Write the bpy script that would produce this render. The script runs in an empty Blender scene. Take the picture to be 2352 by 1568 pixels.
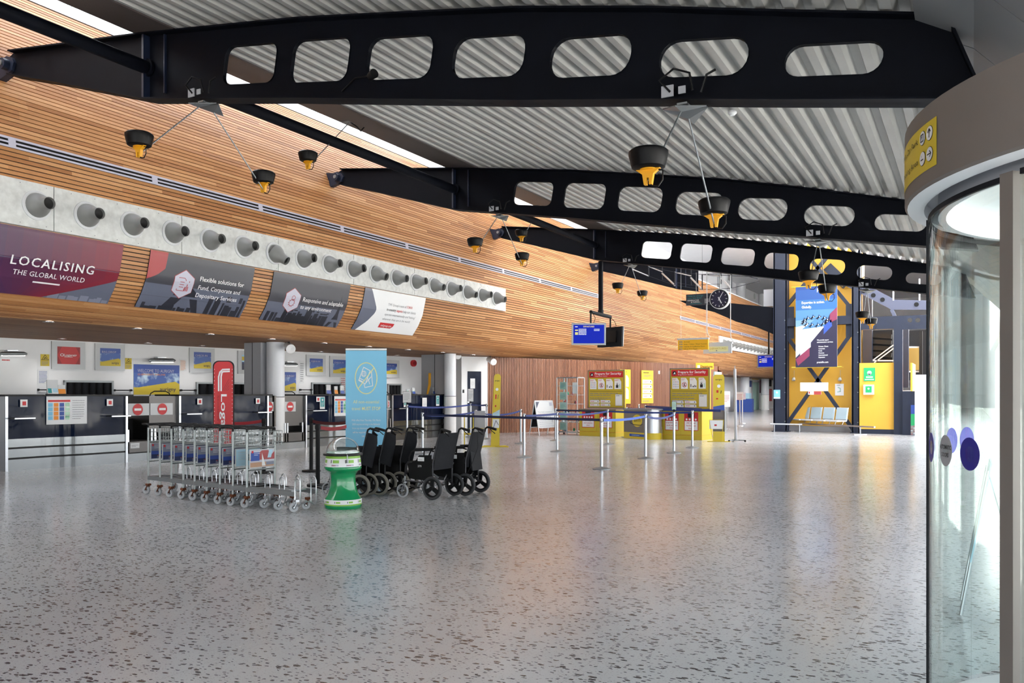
import bpy, math, random
from mathutils import Vector, Matrix
from mathutils.geometry import tessellate_polygon

SC = bpy.context.scene
COL = SC.collection
random.seed(7)
PI = math.pi

# ------------------------------------------------------------------ camera, sky, exposure
EYE = 1.45                       # eye height over the floor
FPX = 1898.0                     # focal length in pixels of the 2352 px wide frame
YAW = math.radians(29.05)        # the hall's long axis (+Y) lies 29 degrees right of the view
HOR = 904.0                      # horizon row
cam_d = bpy.data.cameras.new('camera')
cam_d.sensor_width = 36.0
cam_d.lens = 36.0 * FPX / 2352.0
cam_d.shift_y = (HOR - 784.0) / 2352.0
cam_d.clip_start = 0.05
cam_d.clip_end = 500
cam = bpy.data.objects.new('camera', cam_d)
cam.location = (0, 0, EYE)
cam.rotation_euler = (PI / 2, 0, YAW)
COL.objects.link(cam)
SC.camera = cam

W = bpy.data.worlds.new('overcast_sky')
SC.world = W
W.use_nodes = True
wn = W.node_tree
for n in list(wn.nodes): wn.nodes.remove(n)
wo = wn.nodes.new('ShaderNodeOutputWorld')
wb = wn.nodes.new('ShaderNodeBackground')
wt = wn.nodes.new('ShaderNodeTexCoord')
wx = wn.nodes.new('ShaderNodeSeparateXYZ')
wr = wn.nodes.new('ShaderNodeValToRGB')
wr.color_ramp.elements[0].position = 0.0
wr.color_ramp.elements[0].color = (0.93, 0.95, 0.97, 1)
wr.color_ramp.elements[1].position = 1.0
wr.color_ramp.elements[1].color = (0.90, 0.96, 1.06, 1)
wn.links.new(wt.outputs['Generated'], wx.inputs[0])
wn.links.new(wx.outputs['Z'], wr.inputs[0])
wn.links.new(wr.outputs[0], wb.inputs[0])
wb.inputs[1].default_value = 1.0
wn.links.new(wb.outputs[0], wo.inputs[0])

sun_d = bpy.data.lights.new('sun', 'SUN'); sun_d.energy = 14.0; sun_d.angle = math.radians(3); sun_d.color = (1.0, .97, .92)
sun = bpy.data.objects.new('sun', sun_d); sun.rotation_euler = Vector((-.50, .15, .85)).to_track_quat('Z', 'Y').to_euler(); sun.location = (20, 0, 30)
COL.objects.link(sun)

def portal(name, loc, rot, sx, sy):
    l = bpy.data.lights.new(name, 'AREA')
    l.shape = 'RECTANGLE'; l.size = sx; l.size_y = sy
    l.cycles.is_portal = True
    o = bpy.data.objects.new(name, l)
    o.location = loc; o.rotation_euler = rot
    COL.objects.link(o)
portal('daylight_through_facade', (1.3, 17, 1.75), (0, PI / 2, 0), 3.5, 60)
portal('daylight_through_added_rear_opening', (-6, -12.3, 1.8), (PI / 2, 0, 0), 14, 3.6)  # sky portal for the unseen rear opening added to brighten the hall
portal('daylight_through_rooflight', (-15.8, 17, 11.6), (0, 0, 0), 5.8, 60)
portal('daylight_through_atrium_roof', (-2, 42, 11.8), (0, 0, 0), 6.4, 34)

SC.view_settings.view_transform = 'Standard'
SC.view_settings.look = 'None'
SC.view_settings.gamma = 1.0
SC.view_settings.use_curve_mapping = False
SC.view_settings.exposure = 2.2
SC.cycles.max_bounces = 10
SC.cycles.diffuse_bounces = 6
SC.cycles.glossy_bounces = 4
SC.cycles.transparent_max_bounces = 24
SC.cycles.sample_clamp_indirect = 6
SC.cycles.caustics_reflective = False
SC.cycles.caustics_refractive = False

# ------------------------------------------------------------------ measuring helpers
_s, _c = math.sin(YAW), math.cos(YAW)
def ray(px, py):
    t = (px - 1176) / FPX
    return Vector((t * _c - _s, t * _s + _c, (HOR - py) / FPX))
def onX(px, py, X):
    r = ray(px, py) ; r = r * (X / r.x); r.z += EYE; return r
def onY(px, py, Y):
    r = ray(px, py) ; r = r * (Y / r.y); r.z += EYE; return r
def onZ(px, py, Z=0.0):
    r = ray(px, py) ; r = r * ((Z - EYE) / r.z); r.z += EYE; return r
def atD(px, py, d):
    r = ray(px, py) * d; r.z += EYE; return r
def ipl(x, pts):
    if x <= pts[0][0]: return pts[0][1]
    for (a, fa), (b, fb) in zip(pts, pts[1:]):
        if x <= b: return fa + (fb - fa) * (x - a) / (b - a)
    return pts[-1][1]

# ------------------------------------------------------------------ materials
MATS = {}
def M(name, rgb=None, rough=0.5, metal=0.0, spec=0.5, emit=None, es=0.0, alpha=None, coat=0.0, var=0.0, vs=6.0):
    if name in MATS: return MATS[name]
    m = bpy.data.materials.new(name); m.use_nodes = True
    nt = m.node_tree; b = nt.nodes['Principled BSDF']
    b.inputs['Base Color'].default_value = (*rgb, 1)
    b.inputs['Roughness'].default_value = rough
    b.inputs['Metallic'].default_value = metal
    b.inputs['Specular IOR Level'].default_value = spec
    if coat:
        b.inputs['Coat Weight'].default_value = coat
        b.inputs['Coat Roughness'].default_value = 0.04
    if emit:
        b.inputs['Emission Color'].default_value = (*emit, 1)
        b.inputs['Emission Strength'].default_value = es
    if alpha is not None: b.inputs['Alpha'].default_value = alpha
    if var:
        tc = nt.nodes.new('ShaderNodeTexCoord'); nz = nt.nodes.new('ShaderNodeTexNoise')
        nz.inputs['Scale'].default_value = vs; nz.inputs['Detail'].default_value = 5
        rp = nt.nodes.new('ShaderNodeValToRGB')
        rp.color_ramp.elements[0].position = 0.3; rp.color_ramp.elements[1].position = 0.7
        rp.color_ramp.elements[0].color = (*[c * (1 - var) for c in rgb], 1)
        rp.color_ramp.elements[1].color = (*[min(1, c * (1 + var)) for c in rgb], 1)
        nt.links.new(tc.outputs['Object'], nz.inputs['Vector'])
        nt.links.new(nz.outputs['Fac'], rp.inputs[0]); nt.links.new(rp.outputs[0], b.inputs['Base Color'])
    MATS[name] = m
    return m

def nd(nt, t, **k):
    n = nt.nodes.new(t)
    for a, v in k.items(): setattr(n, a, v)
    return n
def mth(nt, op, a, b=None, c=None):
    n = nt.nodes.new('ShaderNodeMath'); n.operation = op
    for i, x in enumerate((a, b, c)):
        if x is None: continue
        if hasattr(x, 'links'): nt.links.new(x, n.inputs[i])
        else: n.inputs[i].default_value = x
    return n.outputs[0]

def slat_wood(name, plank, ramp, rough=0.45):
    """planks of random tone along u, one row per unit of v (UV in metres / rows)"""
    m = bpy.data.materials.new(name); m.use_nodes = True
    nt = m.node_tree; b = nt.nodes['Principled BSDF']
    uv = nd(nt, 'ShaderNodeUVMap'); sp = nd(nt, 'ShaderNodeSeparateXYZ')
    nt.links.new(uv.outputs[0], sp.inputs[0])
    row = mth(nt, 'FLOOR', sp.outputs[1])
    wn1 = nd(nt, 'ShaderNodeTexWhiteNoise', noise_dimensions='1D'); nt.links.new(row, wn1.inputs['W'])
    u = mth(nt, 'FLOOR', mth(nt, 'ADD', mth(nt, 'DIVIDE', sp.outputs[0], plank), mth(nt, 'MULTIPLY', wn1.outputs[0], 7.3)))
    cb = nd(nt, 'ShaderNodeCombineXYZ'); nt.links.new(u, cb.inputs[0]); nt.links.new(row, cb.inputs[1])
    wn2 = nd(nt, 'ShaderNodeTexWhiteNoise', noise_dimensions='2D'); nt.links.new(cb.outputs[0], wn2.inputs['Vector'])
    gc = nd(nt, 'ShaderNodeCombineXYZ')
    nt.links.new(mth(nt, 'MULTIPLY', sp.outputs[0], 1.6), gc.inputs[0]); nt.links.new(mth(nt, 'MULTIPLY', sp.outputs[1], 5.0), gc.inputs[1])
    nt.links.new(wn2.outputs[0], gc.inputs[2])
    nz = nd(nt, 'ShaderNodeTexNoise'); nz.inputs['Scale'].default_value = 1.0; nz.inputs['Detail'].default_value = 6
    nt.links.new(gc.outputs[0], nz.inputs['Vector'])
    fac = mth(nt, 'ADD', mth(nt, 'MULTIPLY', wn2.outputs[0], 0.75), mth(nt, 'MULTIPLY', nz.outputs['Fac'], 0.3))
    rp = nd(nt, 'ShaderNodeValToRGB')
    els = rp.color_ramp.elements
    els[0].position = 0.0; els[0].color = (*ramp[0], 1)
    els[1].position = 1.0; els[1].color = (*ramp[-1], 1)
    for i, c in enumerate(ramp[1:-1]):
        e = els.new((i + 1) / (len(ramp) - 1)); e.color = (*c, 1)
    nt.links.new(fac, rp.inputs[0]); nt.links.new(rp.outputs[0], b.inputs['Base Color'])
    b.inputs['Roughness'].default_value = rough
    MATS[name] = m
    return m

def terrazzo():
    m = bpy.data.materials.new('terrazzo'); m.use_nodes = True
    nt = m.node_tree; b = nt.nodes['Principled BSDF']; L = nt.links.new
    tc = nd(nt, 'ShaderNodeTexCoord')
    base = nd(nt, 'ShaderNodeTexNoise'); base.inputs['Scale'].default_value = 0.7; base.inputs['Detail'].default_value = 4
    L(tc.outputs['Object'], base.inputs['Vector'])
    br = nd(nt, 'ShaderNodeValToRGB')
    br.color_ramp.elements[0].position = 0.35; br.color_ramp.elements[0].color = (0.47, 0.485, 0.505, 1)
    br.color_ramp.elements[1].position = 0.65; br.color_ramp.elements[1].color = (0.53, 0.545, 0.565, 1)
    L(base.outputs['Fac'], br.inputs[0])
    cur = br.outputs[0]
    nz = nd(nt, 'ShaderNodeTexNoise'); nz.inputs['Scale'].default_value = 28; nz.inputs['Detail'].default_value = 2
    L(tc.outputs['Object'], nz.inputs['Vector'])
    vm = nd(nt, 'ShaderNodeVectorMath', operation='SCALE'); L(nz.outputs['Color'], vm.inputs[0]); vm.inputs['Scale'].default_value = 0.022
    va = nd(nt, 'ShaderNodeVectorMath', operation='ADD'); L(tc.outputs['Object'], va.inputs[0]); L(vm.outputs[0], va.inputs[1])
    for sc_, thr, keep, col, off in ((13.0, 0.36, 0.16, (0.035, 0.037, 0.045), 0.0), (15.0, 0.34, 0.16, (0.05, 0.052, 0.06), 2.3), (24.0, 0.34, 0.17, (0.085, 0.088, 0.10), 3.7), (26.0, 0.34, 0.12, (0.10, 0.10, 0.11), 5.9), (60.0, 0.33, 0.3, (0.36, 0.36, 0.36), 9.1)):
        mp = nd(nt, 'ShaderNodeMapping'); L(va.outputs[0], mp.inputs['Vector'])
        mp.inputs['Location'].default_value = (off, off * 1.3, 0); mp.inputs['Rotation'].default_value = (0, 0, 0.5 + off)
        mp.inputs['Scale'].default_value = (1.0, 2.0, 1.0)
        vo = nd(nt, 'ShaderNodeTexVoronoi', voronoi_dimensions='2D'); L(mp.outputs[0], vo.inputs['Vector'])
        vo.inputs['Scale'].default_value = sc_; vo.inputs['Randomness'].default_value = 1.0
        sp = nd(nt, 'ShaderNodeSeparateColor'); L(vo.outputs['Color'], sp.inputs[0])
        rad = mth(nt, 'MULTIPLY', mth(nt, 'ADD', mth(nt, 'MULTIPLY', sp.outputs[1], .6), .4), thr)
        on = mth(nt, 'LESS_THAN', vo.outputs['Distance'], rad)
        kp = mth(nt, 'LESS_THAN', sp.outputs[0], keep)
        mx = nd(nt, 'ShaderNodeMix', data_type='RGBA'); L(mth(nt, 'MULTIPLY', on, kp), mx.inputs['Factor'])
        L(cur, mx.inputs['A']); mx.inputs['B'].default_value = (*col, 1)
        cur = mx.outputs['Result']
    # thin tile joints every 1.2 m
    sx = nd(nt, 'ShaderNodeSeparateXYZ'); L(tc.outputs['Object'], sx.inputs[0])
    def joint(o, per):
        f = mth(nt, 'FRACT', mth(nt, 'DIVIDE', mth(nt, 'ADD', o, 600.0), per))
        return mth(nt, 'LESS_THAN', f, 0.003 / per)
    j = mth(nt, 'MAXIMUM', joint(sx.outputs[0], 0.6), joint(sx.outputs[1], 6.0))
    mx = nd(nt, 'ShaderNodeMix', data_type='RGBA'); L(mth(nt, 'MULTIPLY', j, 0.35), mx.inputs['Factor']); L(cur, mx.inputs['A'])
    mx.inputs['B'].default_value = (0.12, 0.115, 0.11, 1)
    L(mx.outputs['Result'], b.inputs['Base Color'])
    rn = nd(nt, 'ShaderNodeTexNoise'); rn.inputs['Scale'].default_value = 0.9; rn.inputs['Detail'].default_value = 6
    L(tc.outputs['Object'], rn.inputs['Vector'])
    mr = nd(nt, 'ShaderNodeMapRange'); L(rn.outputs['Fac'], mr.inputs[0])
    mr.inputs[3].default_value = 0.14; mr.inputs[4].default_value = 0.24
    L(mr.outputs[0], b.inputs['Roughness'])
    b.inputs['Specular IOR Level'].default_value = 0.5
    MATS['terrazzo'] = m
    return m

def galv(name, rgb=(0.62, 0.64, 0.63)):
    """mottled galvanised / spangled sheet"""
    m = bpy.data.materials.new(name); m.use_nodes = True
    nt = m.node_tree; b = nt.nodes['Principled BSDF']; L = nt.links.new
    tc = nd(nt, 'ShaderNodeTexCoord')
    vo = nd(nt, 'ShaderNodeTexVoronoi'); vo.inputs['Scale'].default_value = 14; L(tc.outputs['Object'], vo.inputs['Vector'])
    nz = nd(nt, 'ShaderNodeTexNoise'); nz.inputs['Scale'].default_value = 9; nz.inputs['Detail'].default_value = 7; L(tc.outputs['Object'], nz.inputs['Vector'])
    sp = nd(nt, 'ShaderNodeSeparateColor'); L(vo.outputs['Color'], sp.inputs[0])
    f = mth(nt, 'ADD', mth(nt, 'MULTIPLY', sp.outputs[0], 0.12), mth(nt, 'MULTIPLY', nz.outputs['Fac'], 0.88))
    rp = nd(nt, 'ShaderNodeValToRGB')
    rp.color_ramp.elements[0].position = 0.25; rp.color_ramp.elements[0].color = (*[c * .80 for c in rgb], 1)
    rp.color_ramp.elements[1].position = 0.75; rp.color_ramp.elements[1].color = (*[c * 1.1 for c in rgb], 1)
    L(f, rp.inputs[0]); L(rp.outputs[0], b.inputs['Base Color'])
    b.inputs['Roughness'].default_value = 0.55
    MATS[name] = m; return m

def pane(name, tint=(0.93, 0.97, 0.96), refl=0.10, fk=1.2):
    m = bpy.data.materials.new(name); m.use_nodes = True
    nt = m.node_tree; L = nt.links.new
    for n in list(nt.nodes): nt.nodes.remove(n)
    o = nd(nt, 'ShaderNodeOutputMaterial'); mx = nd(nt, 'ShaderNodeMixShader')
    tr = nd(nt, 'ShaderNodeBsdfTransparent'); gl = nd(nt, 'ShaderNodeBsdfGlossy')
    tr.inputs[0].default_value = (*tint, 1); gl.inputs['Roughness'].default_value = 0.01
    lw = nd(nt, 'ShaderNodeLayerWeight'); lw.inputs[0].default_value = 0.5
    F = mth(nt, 'MULTIPLY', mth(nt, 'ADD', mth(nt, 'MULTIPLY', mth(nt, 'POWER', lw.outputs['Facing'], 5.0), .94), .045 + refl * .3), fk)
    L(mth(nt, 'MINIMUM', F, 0.9), mx.inputs[0])
    L(tr.outputs[0], mx.inputs[1]); L(gl.outputs[0], mx.inputs[2]); L(mx.outputs[0], o.inputs[0])
    MATS[name] = m; return m

def brushed(name, rgb, rough=0.32, sc=(2, 2, 160)):
    m = bpy.data.materials.new(name); m.use_nodes = True
    nt = m.node_tree; b = nt.nodes['Principled BSDF']; L = nt.links.new
    tc = nd(nt, 'ShaderNodeTexCoord'); mp = nd(nt, 'ShaderNodeMapping'); mp.inputs['Scale'].default_value = sc
    nz = nd(nt, 'ShaderNodeTexNoise'); nz.inputs['Scale'].default_value = 1.0; nz.inputs['Detail'].default_value = 3
    L(tc.outputs['Object'], mp.inputs[0]); L(mp.outputs[0], nz.inputs['Vector'])
    mr = nd(nt, 'ShaderNodeMapRange'); L(nz.outputs['Fac'], mr.inputs[0])
    mr.inputs[3].default_value = rough - .06; mr.inputs[4].default_value = rough + .10
    L(mr.outputs[0], b.inputs['Roughness'])
    b.inputs['Base Color'].default_value = (*rgb, 1); b.inputs['Metallic'].default_value = 1.0
    MATS[name] = m; return m

def sky_print(name):
    """printed photo of clouds in a blue sky, for posters"""
    m = bpy.data.materials.new(name); m.use_nodes = True
    nt = m.node_tree; b = nt.nodes['Principled BSDF']; L = nt.links.new
    tc = nd(nt, 'ShaderNodeTexCoord'); nz = nd(nt, 'ShaderNodeTexNoise'); nz.inputs['Scale'].default_value = 4.0; nz.inputs['Detail'].default_value = 8
    L(tc.outputs['Object'], nz.inputs['Vector'])
    rp = nd(nt, 'ShaderNodeValToRGB')
    rp.color_ramp.elements[0].position = 0.47; rp.color_ramp.elements[0].color = (0.05, 0.12, 0.42, 1)
    rp.color_ramp.elements[1].position = 0.62; rp.color_ramp.elements[1].color = (0.55, 0.72, 0.85, 1)
    L(nz.outputs['Fac'], rp.inputs[0]); L(rp.outputs[0], b.inputs['Base Color'])
    b.inputs['Roughness'].default_value = 0.4
    MATS[name] = m; return m

terrazzo()
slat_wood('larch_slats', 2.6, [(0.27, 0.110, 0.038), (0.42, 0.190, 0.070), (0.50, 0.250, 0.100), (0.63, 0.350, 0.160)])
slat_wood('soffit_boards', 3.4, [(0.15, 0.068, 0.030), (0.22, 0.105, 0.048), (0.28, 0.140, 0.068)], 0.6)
slat_wood('cedar_slats', 3.0, [(0.20, 0.070, 0.032), (0.27, 0.105, 0.05), (0.34, 0.145, 0.075)])
galv('spangled_steel')
pane('clear_glass', (0.93, 0.97, 0.96), 0.10, 0.6); pane('window_glass', (0.98, 0.985, 0.985), 0.0, 0.6); pane('dome_plastic', (0.97, 0.98, 0.98), 0.25)
brushed('stainless', (0.20, 0.21, 0.215), .17); brushed('dark_stainless', (0.105, 0.10, 0.097), 0.34)
sky_print('cloud_print')
M('gap_black', (0.012, 0.010, 0.009), 0.9)
M('roof_sheet', (0.46, 0.46, 0.435), 0.5, var=0.05, vs=2)
M('beam_paint', (0.0025, 0.0035, 0.007), 0.6, spec=0.12, var=0.15, vs=3)
M('gutter_brown', (0.085, 0.068, 0.062), 0.5, var=0.06, vs=2)
M('navy_steel', (0.009, 0.015, 0.036), 0.45, var=0.1, vs=3)
M('column_white', (0.74, 0.77, 0.82), 0.4)
M('chair_tube', (0.03, 0.03, 0.034), 0.35, 0.5)
M('lamp_black', (0.0025, 0.0025, 0.003), 0.4, spec=0.15)
M('pr_pink', (0.22, 0.035, 0.085), 0.4)
M('white_paint', (0.84, 0.85, 0.87), 0.6, var=0.02, vs=2)
M('bright_white', (0.88, 0.89, 0.90), 0.55, var=0.015, vs=3)
M('grey_panel', (0.20, 0.205, 0.21), 0.5, var=0.05, vs=2)
M('mid_grey', (0.40, 0.41, 0.44), 0.5)
M('light_grey', (0.58, 0.60, 0.62), 0.45)
M('taupe', (0.17, 0.15, 0.135), 0.5, var=0.03, vs=4)
M('yellow_wall', (0.80, 0.44, 0.05), 0.5, var=0.03, vs=1)
M('sign_yellow', (0.66, 0.50, 0.03), 0.45)
M('kiosk_yellow', (0.56, 0.42, 0.03), 0.4)
M('amber', (0.90, 0.47, 0.01), 0.4)
M('black', (0.0045, 0.0045, 0.005), 0.45, spec=0.3)
M('soft_black', (0.008, 0.008, 0.009), 0.6, spec=0.3)
M('charcoal', (0.010, 0.011, 0.014), 0.75, spec=0.25, var=0.15, vs=20)
M('white', (0.80, 0.81, 0.82), 0.5)
M('paper', (0.78, 0.80, 0.82), 0.6)
M('red', (0.55, 0.02, 0.025), 0.45)
M('dark_red', (0.32, 0.01, 0.015), 0.45)
M('chrome', (0.75, 0.76, 0.78), 0.15, 1.0)
M('satin_metal', (0.55, 0.57, 0.60), 0.32, 1.0)
M('dull_metal', (0.28, 0.30, 0.31), 0.45, 0.8)
M('zinc', (0.36, 0.39, 0.39), 0.42, 0.7)
M('rust', (0.16, 0.05, 0.02), 0.6, 0.3)
M('belt_maroon', (0.07, 0.003, 0.005), 0.6); M('belt_red', (0.30, 0.010, 0.018), 0.6)
M('tyre_grey', (0.035, 0.037, 0.04), 0.7)
M('tyre_cream', (0.20, 0.19, 0.16), 0.7)
M('caster_grey', (0.42, 0.44, 0.46), 0.5)
M('navy_gloss', (0.005, 0.010, 0.030), 0.07, spec=0.14)
M('belt_blue', (0.02, 0.045, 0.22), 0.6)
M('belt_navy', (0.012, 0.02, 0.07), 0.6)
M('belt_bright', (0.05, 0.15, 0.62), 0.6)
M('green_gloss', (0.0, 0.27, 0.085), 0.16, coat=0.6)
M('lime', (0.24, 0.50, 0.06), 0.4)
M('lamp_yellow', (0.80, 0.38, 0.01), 0.35)
M('ink', (0.012, 0.012, 0.015), 0.6)
M('ink_grey', (0.22, 0.23, 0.26), 0.6)
M('teal', (0.03, 0.30, 0.32), 0.5)
M('mint', (0.45, 0.66, 0.58), 0.6)
M('sky_blue', (0.20, 0.53, 0.76), 0.5)
M('pale_blue', (0.42, 0.66, 0.80), 0.5)
M('pale_yellow', (0.80, 0.78, 0.42), 0.5)
M('orange', (0.80, 0.28, 0.03), 0.5)
M('blue', (0.03, 0.08, 0.36), 0.4)
M('deep_blue', (0.015, 0.03, 0.12), 0.4)
M('pv_purple', (0.060, 0.020, 0.070), 0.35)
M('pv_plum', (0.105, 0.018, 0.055), 0.35)
M('pv_wine', (0.19, 0.014, 0.035), 0.35)
for i_ in range(10):
    f_ = i_ / 9; A_, B_ = ((.050, .018, .075), (.105, .018, .055)) if f_ < .5 else ((.105, .018, .055), (.20, .014, .032)); g_ = (f_ % .5) * 2 if f_ < 1 else 1
    M('pv_grad%d' % i_, tuple(A_[j] + (B_[j] - A_[j]) * g_ for j in range(3)), 0.35)
M('pv_slate', (0.115, 0.13, 0.185), 0.35)
M('pv_slate_light', (0.21, 0.23, 0.31), 0.35)
M('pv_dark', (0.045, 0.047, 0.062), 0.35)
M('pv_darkest', (0.018, 0.020, 0.032), 0.35)
M('pv_coral', (0.38, 0.05, 0.055), 0.35)
M('pv_lilac', (0.50, 0.50, 0.60), 0.4)
M('pv_ink', (0.020, 0.018, 0.050), 0.4)
M('horn_grey', (0.20, 0.205, 0.20), 0.42)
M('skin_tan', (0.5, 0.3, 0.2), 0.6)
M('lamp_lens', (0.9, 0.9, 0.9), 0.3, emit=(1.0, 0.96, 0.9), es=0.7)
M('screen_blue', (0.002, 0.004, 0.04), 0.6, spec=0.08, emit=(0.01, 0.03, 0.62), es=0.16)
M('screen_text', (0.8, 0.8, 0.8), 0.3, emit=(0.8, 0.85, 0.9), es=0.12)
M('screen_yellow', (0.8, 0.7, 0.1), 0.3, emit=(0.8, 0.65, 0.1), es=0.12)
M('seat_blue', (0.42, 0.56, 0.64), 0.5)
M('outside_paving', (0.58, 0.57, 0.55), 0.8, var=0.05, vs=1)
M('slat_shade', (0.05, 0.055, 0.06), 0.5)

# ------------------------------------------------------------------ mesh builder
_tcache = {}
def text_geo(s, bold=0.0, spacing=1.0, res=3):
    bold = min(bold, .012)
    k = (s, bold, spacing, res)
    if k in _tcache: return _tcache[k]
    cu = bpy.data.curves.new('t', 'FONT'); cu.body = s; cu.size = 1.0; cu.offset = bold
    cu.space_character = spacing; cu.resolution_u = res; cu.fill_mode = 'FRONT'
    ob = bpy.data.objects.new('t', cu); COL.objects.link(ob)
    dg = bpy.context.evaluated_depsgraph_get()
    me = bpy.data.meshes.new_from_object(ob.evaluated_get(dg))
    vs = [(v.co.x, v.co.y) for v in me.vertices]; fs = [tuple(p.vertices) for p in me.polygons]
    fl = sum(p.normal.z * p.area for p in me.polygons) < 0
    if fl: fs = [f[::-1] for f in fs]
    x0 = min((v[0] for v in vs), default=0); x1 = max((v[0] for v in vs), default=1)
    bpy.data.objects.remove(ob); bpy.data.curves.remove(cu); bpy.data.meshes.remove(me)
    _tcache[k] = (vs, fs, x0, x1)
    return _tcache[k]

class B:
    def __init__(s, mat=None):
        s.v = []; s.f = []; s.mi = []; s.mats = []; s.uv = {}; s.mat = mat; s.flat = set()
    def m(s, mat):
        mat = mat or s.mat
        if mat not in s.mats: s.mats.append(mat)
        return s.mats.index(mat)
    def add(s, vs, fs, mat=None):
        o = len(s.v); s.v += [tuple(v) for v in vs]; k = s.m(mat)
        for f in fs: s.f.append(tuple(i + o for i in f)); s.mi.append(k)
        return o
    def box(s, x0, x1, y0, y1, z0, z1, mat=None):
        x0, x1 = min(x0, x1), max(x0, x1); y0, y1 = min(y0, y1), max(y0, y1); z0, z1 = min(z0, z1), max(z0, z1)
        s.add([(x0, y0, z0), (x1, y0, z0), (x1, y1, z0), (x0, y1, z0), (x0, y0, z1), (x1, y0, z1), (x1, y1, z1), (x0, y1, z1)],
              [(0, 3, 2, 1), (4, 5, 6, 7), (0, 1, 5, 4), (1, 2, 6, 5), (2, 3, 7, 6), (3, 0, 4, 7)], mat)
    def obox(s, c, ax, ay, az, mat=None):
        """box from centre and three half-axis vectors"""
        c = Vector(c); ax = Vector(ax); ay = Vector(ay); az = Vector(az)
        vs = [c + i * ax + j * ay + k * az for k in (-1, 1) for j in (-1, 1) for i in (-1, 1)]
        fs = [(0, 2, 3, 1), (4, 5, 7, 6), (0, 1, 5, 4), (2, 6, 7, 3), (0, 4, 6, 2), (1, 3, 7, 5)]
        if ax.cross(ay).dot(az) < 0: fs = [f[::-1] for f in fs]
        s.add(vs, fs, mat)
    def bar(s, p0, p1, w, h, mat=None, up=(0, 0, 1)):
        p0 = Vector(p0); p1 = Vector(p1); d = (p1 - p0)
        up = Vector(up); n = d.normalized()
        if abs(n.dot(up)) > .98: up = Vector((1, 0, 0))
        a = n.cross(up).normalized(); b_ = a.cross(n).normalized()
        s.obox((p0 + p1) / 2, d / 2, a * w / 2, b_ * h / 2, mat)
    def tube(s, pts, r, n=8, mat=None, closed=False, caps=True):
        P = [Vector(p) for p in pts]; N = len(P); rings = []
        rs = r if isinstance(r, (list, tuple)) else [r] * N
        prev = None
        for i in range(N):
            a = P[(i - 1) % N] if (closed or i > 0) else P[i]
            b_ = P[(i + 1) % N] if (closed or i < N - 1) else P[i]
            t = (b_ - a).normalized() if (b_ - a).length > 1e-9 else Vector((0, 0, 1))
            if prev is None:
                u = t.cross(Vector((0, 0, 1)))
                if u.length < 1e-3: u = t.cross(Vector((1, 0, 0)))
                u.normalize()
            else:
                u = prev - t * prev.dot(t)
                if u.length < 1e-6: u = t.cross(Vector((1, 0, 0)))
                u.normalize()
            prev = u; w = t.cross(u)
            rings.append([P[i] + rs[i] * (math.cos(2 * PI * k / n) * u + math.sin(2 * PI * k / n) * w) for k in range(n)])
        vs = [v for rg in rings for v in rg]; fs = []
        for i in range(N if closed else N - 1):
            j = (i + 1) % N
            for k in range(n):
                l = (k + 1) % n
                fs.append((i * n + k, i * n + l, j * n + l, j * n + k))
        if caps and not closed:
            fs.append(tuple(range(n))[::-1]); fs.append(tuple((N - 1) * n + k for k in range(n)))
        s.add(vs, fs, mat)
    def lathe(s, prof, c=(0, 0, 0), n=32, mat=None, ax=None, a0=0, a1=2 * PI):
        """prof: (r, h) pairs round axis ax through c"""
        c = Vector(c); az = Vector(ax or (0, 0, 1)).normalized()
        u = az.cross(Vector((0, 0, 1)))
        u = Vector((1, 0, 0)) if u.length < 1e-3 else u.normalized()
        w = az.cross(u); full = abs(a1 - a0 - 2 * PI) < 1e-6; cnt = n if full else n + 1
        vs = [c + r * (math.cos(a0 + (a1 - a0) * k / n) * u + math.sin(a0 + (a1 - a0) * k / n) * w) + h * az for r, h in prof for k in range(cnt)]
        fs = []
        for i in range(len(prof) - 1):
            for k in range(n):
                l = (k + 1) % cnt
                fs.append((i * cnt + k, i * cnt + l, (i + 1) * cnt + l, (i + 1) * cnt + k))
        s.add(vs, fs, mat)
    def cyl(s, c, r, h, n=24, mat=None, ax=None):
        s.lathe([(0, 0), (r, 0), (r, h), (0, h)], c, n, mat, ax)
    def prism(s, poly, f0, f1, mat=None, holes=()):
        """polygon with holes mapped through f0 (back) and f1 (front)"""
        loops = [list(poly)] + [list(h) for h in holes]
        tri = tessellate_polygon([[Vector((x, y, 0)) for x, y in l] for l in loops])
        flat = [p for l in loops for p in l]; n = len(flat)
        vs = [f0(*p) for p in flat] + [f1(*p) for p in flat]; fs = []
        for t in tri:
            a, b_, c_ = (flat[i] for i in t)
            if (b_[0] - a[0]) * (c_[1] - a[1]) - (b_[1] - a[1]) * (c_[0] - a[0]) < 0: t = t[::-1]
            fs.append(tuple(t)[::-1]); fs.append(tuple(i + n for i in t))
        o = 0
        for l in loops:
            k = len(l)
            for i in range(k): fs.append((o + i, o + (i + 1) % k, n + o + (i + 1) % k, n + o + i))
            o += k
        s.add(vs, fs, mat)
    # flat or curved artwork: fn(u, v, lift) -> point
    def rect(s, fn, u0, v0, u1, v1, mat, l=1, nu=1, nv=1):
        vs = [fn(u0 + (u1 - u0) * i / nu, v0 + (v1 - v0) * j / nv, l) for j in range(nv + 1) for i in range(nu + 1)]
        fs = [(j * (nu + 1) + i, j * (nu + 1) + i + 1, (j + 1) * (nu + 1) + i + 1, (j + 1) * (nu + 1) + i) for j in range(nv) for i in range(nu)]
        s.add(vs, fs, mat)
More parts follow.
